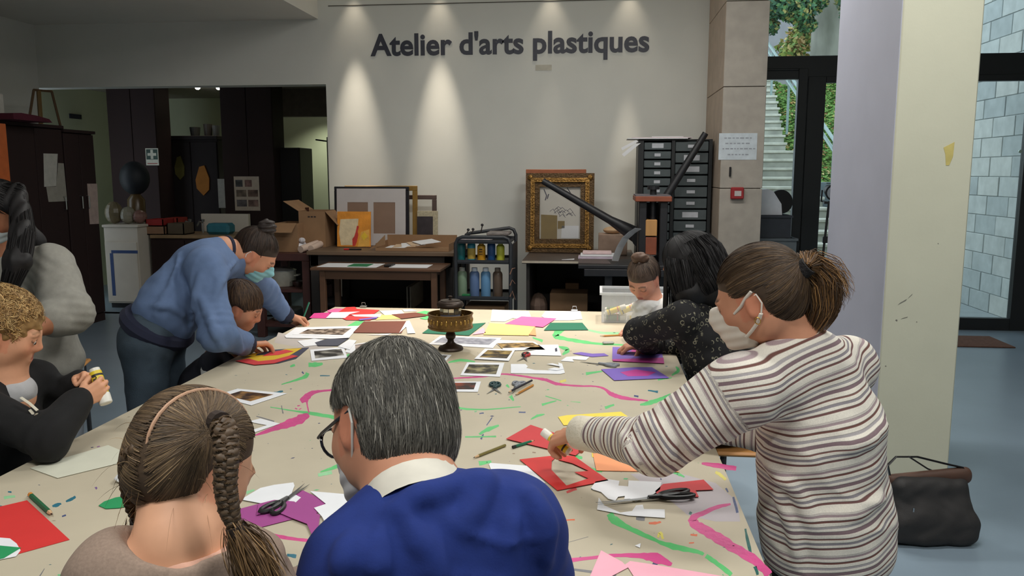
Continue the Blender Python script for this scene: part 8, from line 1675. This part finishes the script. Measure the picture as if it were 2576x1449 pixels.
# ---------------------------------------------------------------- woman with long black hair on the right
def dark_woman():
    hC = W(1726, 662, 3.36); root = person('woman with long straight black hair in a black patterned dress, seen from behind', (hC[0]+.12, hC[1]-.02)); sk = SDF()
    h = Head(hC, (-.74, .52, -.42), (-.34, .2, .92), .22); head_ops(sk, h)
    neck = W(1748, 738, 3.34); sk.cap(h.p(0, -.14, -.2), neck, .05, .052, .04); sk.cap(neck, neck+np.array([.02, 0, -.07]), .055, .085, .04)
    chest = W(1768, 835, 3.34); hip = np.array([chest[0]+.12, chest[1], .60]); shL, shR = W(1712, 800, 3.20), W(1790, 785, 3.50); latc = unit(shL-shR); lath = np.array([0, -1., 0])
    elL = W(1608, 838, 3.38); elL[2] = max(elL[2], TZ+.055); wrL = W(1632, 872, 3.55); wrL[2] = TZ+.045; elR = shR+np.array([-.12, .14, -.2]); wrR = np.array([elR[0]-.16, elR[1]-.05, .81])
    arm_skin(sk, shL, elL, wrL); arm_skin(sk, shR, elR, wrR); torso_ops(sk, hip, chest, neck, lath, latc, (.11, .095, .105, .065), (.08, .07, .08, .05))
    hand_ops(sk, wrL, (.1, .95, -.1), (0, 0, -1), False, .95); hand_ops(sk, wrR, (-.9, -.2, -.2), (0, 0, -1), True, .95)
    legs(root, sk, hip, np.array([hip[0]-.36, hip[1]-.10, .56]), np.array([hip[0]-.36, hip[1]-.10, .09]), np.array([hip[0]-.36, hip[1]+.10, .56]), np.array([hip[0]-.36, hip[1]+.10, .09]), M_denim_d, np.array([0, -1., 0]), .95, (-1, 0, 0))
    blobmesh('body', sk, .0048, M_skin, root, None, 1, skin_cols(h, (190, 132, 104), (170, 96, 88), (30, 24, 22)))
    m = bpy.data.materials.new('black_print_dress'); m.use_nodes = True; nt = m.node_tree; N_ = nt.nodes; L = nt.links; b = N_['Principled BSDF']; b.inputs['Roughness'].default_value = .85
    tc = N_.new('ShaderNodeTexCoord'); vo = N_.new('ShaderNodeTexVoronoi'); vo.inputs['Scale'].default_value = 42; L.new(tc.outputs['Object'], vo.inputs['Vector']); rp = N_.new('ShaderNodeValToRGB'); cr = rp.color_ramp
    for p_, c in ((.0, (20, 19, 22)), (.26, (20, 19, 22)), (.31, (150, 146, 124)), (.38, (120, 116, 98)), (.42, (20, 19, 22)), (1, (18, 17, 20))):
        e = cr.elements.new(p_) if p_ not in (0, 1) else cr.elements[0 if p_ == 0 else -1]; e.color = hx(*c)+(1,)
    nz = N_.new('ShaderNodeTexNoise'); nz.inputs['Scale'].default_value = 30; L.new(tc.outputs['Object'], nz.inputs['Vector']); mx = N_.new('ShaderNodeMixRGB'); mr = N_.new('ShaderNodeMapRange'); mr.inputs['From Min'].default_value = .45; mr.inputs['From Max'].default_value = .55; L.new(nz.outputs['Fac'], mr.inputs[0]); L.new(mr.outputs[0], mx.inputs[0]); mx.inputs[1].default_value = hx(20, 19, 22)+(1,); L.new(vo.outputs['Distance'], rp.inputs[0]); L.new(rp.outputs[0], mx.inputs[2]); L.new(mx.outputs[0], b.inputs['Base Color'])
    sw = SDF(); torso_ops(sw, hip, chest, neck+np.array([.01, 0, -.02]), lath, latc, (.165, .145, .15, .095), (.135, .12, .12, .07), .06); sw.cap(shL, shR, .06, .06, .05); sleeve(sw, shL, elL, wrL, (.066, .058, .05)); sleeve(sw, shR, elR, wrR, (.066, .056, .044)); sw.ell(hip+np.array([-.1, 0, -.05]), (.25, .2, .11), None, .08)
    blobmesh('dress', sw, .007, m, root, folds(.006, 20, [(elL, elL-shL)], .005), 2)
    hr = SDF(); h.e(hr, (0, -.07, .15), (.37, .46, .40), .02); h.e(hr, (0, .50, -.24), (.26, .22, .36), .02, True)
    hr.cap(h.p(0, -.30, .05), h.p(.0, -.36, -.62), .085, .082, .05); hr.cap(h.p(.24, -.08, 0), h.p(.36, -.02, -.55), .06, .05, .05); hr.cap(h.p(.36, -.02, -.55), h.p(.40, .10, -.95), .05, .015, .04); hr.cap(h.p(-.24, -.1, 0), h.p(-.2, -.25, -.6), .06, .05, .05)
    blobmesh('hair', hr, .0055, M_hair, root, None, 1, flatcol((22, 20, 22)))
    N = 4500; cps = [((0, -.07, .15), (.37, .46, .40))]; mk = lambda u: ~((u[:, 1] > .5) & (u[:, 2] < .3)) & (u[:, 2] > -.3)
    S_ = strands(h, N, mk, lambda u: np.tile([0, -.15, -1.], (len(u), 1)), 20, .095, (.37, .46, .40), (0, -.07, .15), (.0, .04), jit=.06, drop=-.2, caps=hr); tube_strands('hair_strands', S_, rng.uniform(.0006, .001, len(S_)), palette(len(S_), [(26, 24, 26), (36, 33, 34), (18, 17, 19)]), root, out=h.C)['kind'] = 'stuff'
    for (cv, rr, n) in (([(0, -.24, .30), (0, -.31, .02), (0, -.335, -.30), (0, -.36, -.60), (0, -.36, -.72)], [.084, .100, .099, .096, .08], 3000), ([(.16, -.02, .2), (.26, -.07, -.05), (.34, -.03, -.45), (.38, .04, -.75), (.40, .10, -1.0)], [.056, .074, .066, .044, .022], 1500)):
        cur = np.array([h.p(*q) for q in cv]); J = rng.normal(0, 1, (n, 3)); J -= (J@unit(cur[-1]-cur[0]))[:, None]*unit(cur[-1]-cur[0]); J /= np.linalg.norm(J, axis=1)[:, None]; Wh = np.zeros((n, 10, 3))
        for k in range(10): t = k/9; Wh[:, k] = np.array([np.interp(t, np.linspace(0, 1, 5), cur[:, i]) for i in range(3)])+J*np.interp(t, np.linspace(0, 1, 5), rr)*rng.uniform(.99, 1.035, (n, 1))
        tube_strands('hair_lock', Wh, rng.uniform(.0007, .0013, n), palette(n, [(26, 24, 26), (38, 35, 36), (18, 17, 19)]), root)['kind'] = 'stuff'
dark_woman()
chair(.66, 3.34, .46, 90, 'wooden stool under the dark haired woman', M_char, M_seat, False, .36)
# ---------------------------------------------------------------- girl with a white scarf
def scarf_girl():
    hC = W(1619, 700, 3.98); root = person('little girl with a topknot and white scarf looking down beside the clear box', (.5, 4.0)); sk = SDF()
    h = Head(hC, (-.38, -.72, -.58), (-.20, -.42, .88), .205); head_ops(sk, h, True)
    neck = np.array([hC[0]+.06, hC[1]+.03, hC[2]-.125]); sk.cap(h.p(0, -.14, -.2), neck, .036, .04, .03)
    chest = neck+np.array([.07, .01, -.15]); hip = np.array([chest[0]+.14, chest[1]+.02, .60]); shL, shR = neck+np.array([.02, .11, -.05]), neck+np.array([.02, -.11, -.05]); lat = np.array([0, -1., 0]); s = .74
    elR = shR+np.array([-.02, .02, -.13]); elL = shL+np.array([-.02, .02, -.13]); wrR = np.array([shR[0]-.02, shR[1]-.12, TZ+.03]); wrL = np.array([shL[0]-.12, shL[1]-.10, TZ+.03]); wrL[0] = max(wrL[0], .42) if wrL[1] > 4.25 else wrL[0]
    arm_skin(sk, shR, elR, wrR, s); arm_skin(sk, shL, elL, wrL, s); torso_ops(sk, hip, chest, neck, lat, lat, (.085, .08, .085, .05), (.06, .06, .06, .04)); hand_ops(sk, wrR, (-.2, -.9, -.1), (0, 0, -1), True, .72); hand_ops(sk, wrL, (-.6, -.7, -.1), (0, 0, -1), False, .72)
    legs(root, sk, hip, np.array([hip[0], hip[1]+.07, .33]), np.array([hip[0], hip[1]+.07, .06]), np.array([hip[0], hip[1]-.07, .33]), np.array([hip[0], hip[1]-.07, .06]), M_denim, lat, .7, (-1, 0, 0))
    blobmesh('body', sk, .004, M_skin, root, None, 1, skin_cols(h, (206, 148, 124), (186, 100, 100), (80, 60, 46)))
    sw = SDF(); torso_ops(sw, hip, chest, neck+np.array([.01, 0, -.03]), lat, lat, (.115, .11, .115, .07), (.085, .085, .085, .055), .05); sw.cap(shL, shR, .044, .044, .04); sleeve(sw, shR, elR, wrR, (.048, .04, .03)); sleeve(sw, shL, elL, wrL, (.048, .04, .03)); blobmesh('jumper', sw, .006, knit('grey_jumper', (176, 176, 176), var=.06), root, folds(.004, 28), 2)
    sf = SDF(); rim = [neck+np.array([-.02, 0, -.01])+np.array([.065*math.cos(w), .065*math.sin(w), .010*math.sin(2*w)-.018*-math.cos(w)]) for w in np.linspace(0, 2*math.pi, 14)]
    for i in range(13): sf.cap(rim[i], rim[i+1], .027, .027, .015)
    sf.cap(neck+np.array([-.07, -.03, -.02]), neck+np.array([-.10, -.075, -.13]), .034, .028, .02); sf.cap(neck+np.array([-.06, -.05, -.02]), neck+np.array([-.05, -.11, -.12]), .03, .022, .02)
    blobmesh('scarf', sf, .0045, knit('white_scarf', (214, 214, 212), var=.05), root, lambda P: .005*wob(P, 75)+.002*wob(P, 160), 1, label='white scarf')
    cap = hair_cap('hair', h, root, (80, 65, 56), .014, (.46, -.26, .33, .25, .36), -.34, .005); tie = unit([0, -.1, 1.]); mk = lambda u: ~((u[:, 1] > .46) & (u[:, 2] < .30)) & (u[:, 2] > -.95)
    N = 3500; S_ = strands(h, N, mk, lambda u: tie-u, 8, .09, (.366, .45, .39), (0, -.07, .15), (.0, .03), jit=.12, caps=cap); tube_strands('hair_strands', S_, rng.uniform(.0006, .001, len(S_)), palette(len(S_), [(84, 68, 58), (110, 92, 78), (64, 52, 46)]), root, out=h.C)['kind'] = 'stuff'
    b = SDF(); tk = h.p(0, -.06, .60); b.ell(tk, (.04, .035, .026), None, .01); b.cap(tk, tk+np.array([.03, 0, -.005]), .02, .015, .02); blobmesh('topknot', b, .004, M_hair, root, lambda P: .004*wob(P, 130), 1, flatcol((84, 62, 48))); part('hair_tie', MB().tube([h.p(0, -.04, .52), h.p(0, -.04, .555)], .022, 14), mat('white_elastic_band', hx(200, 200, 204), .5), root)
scarf_girl()
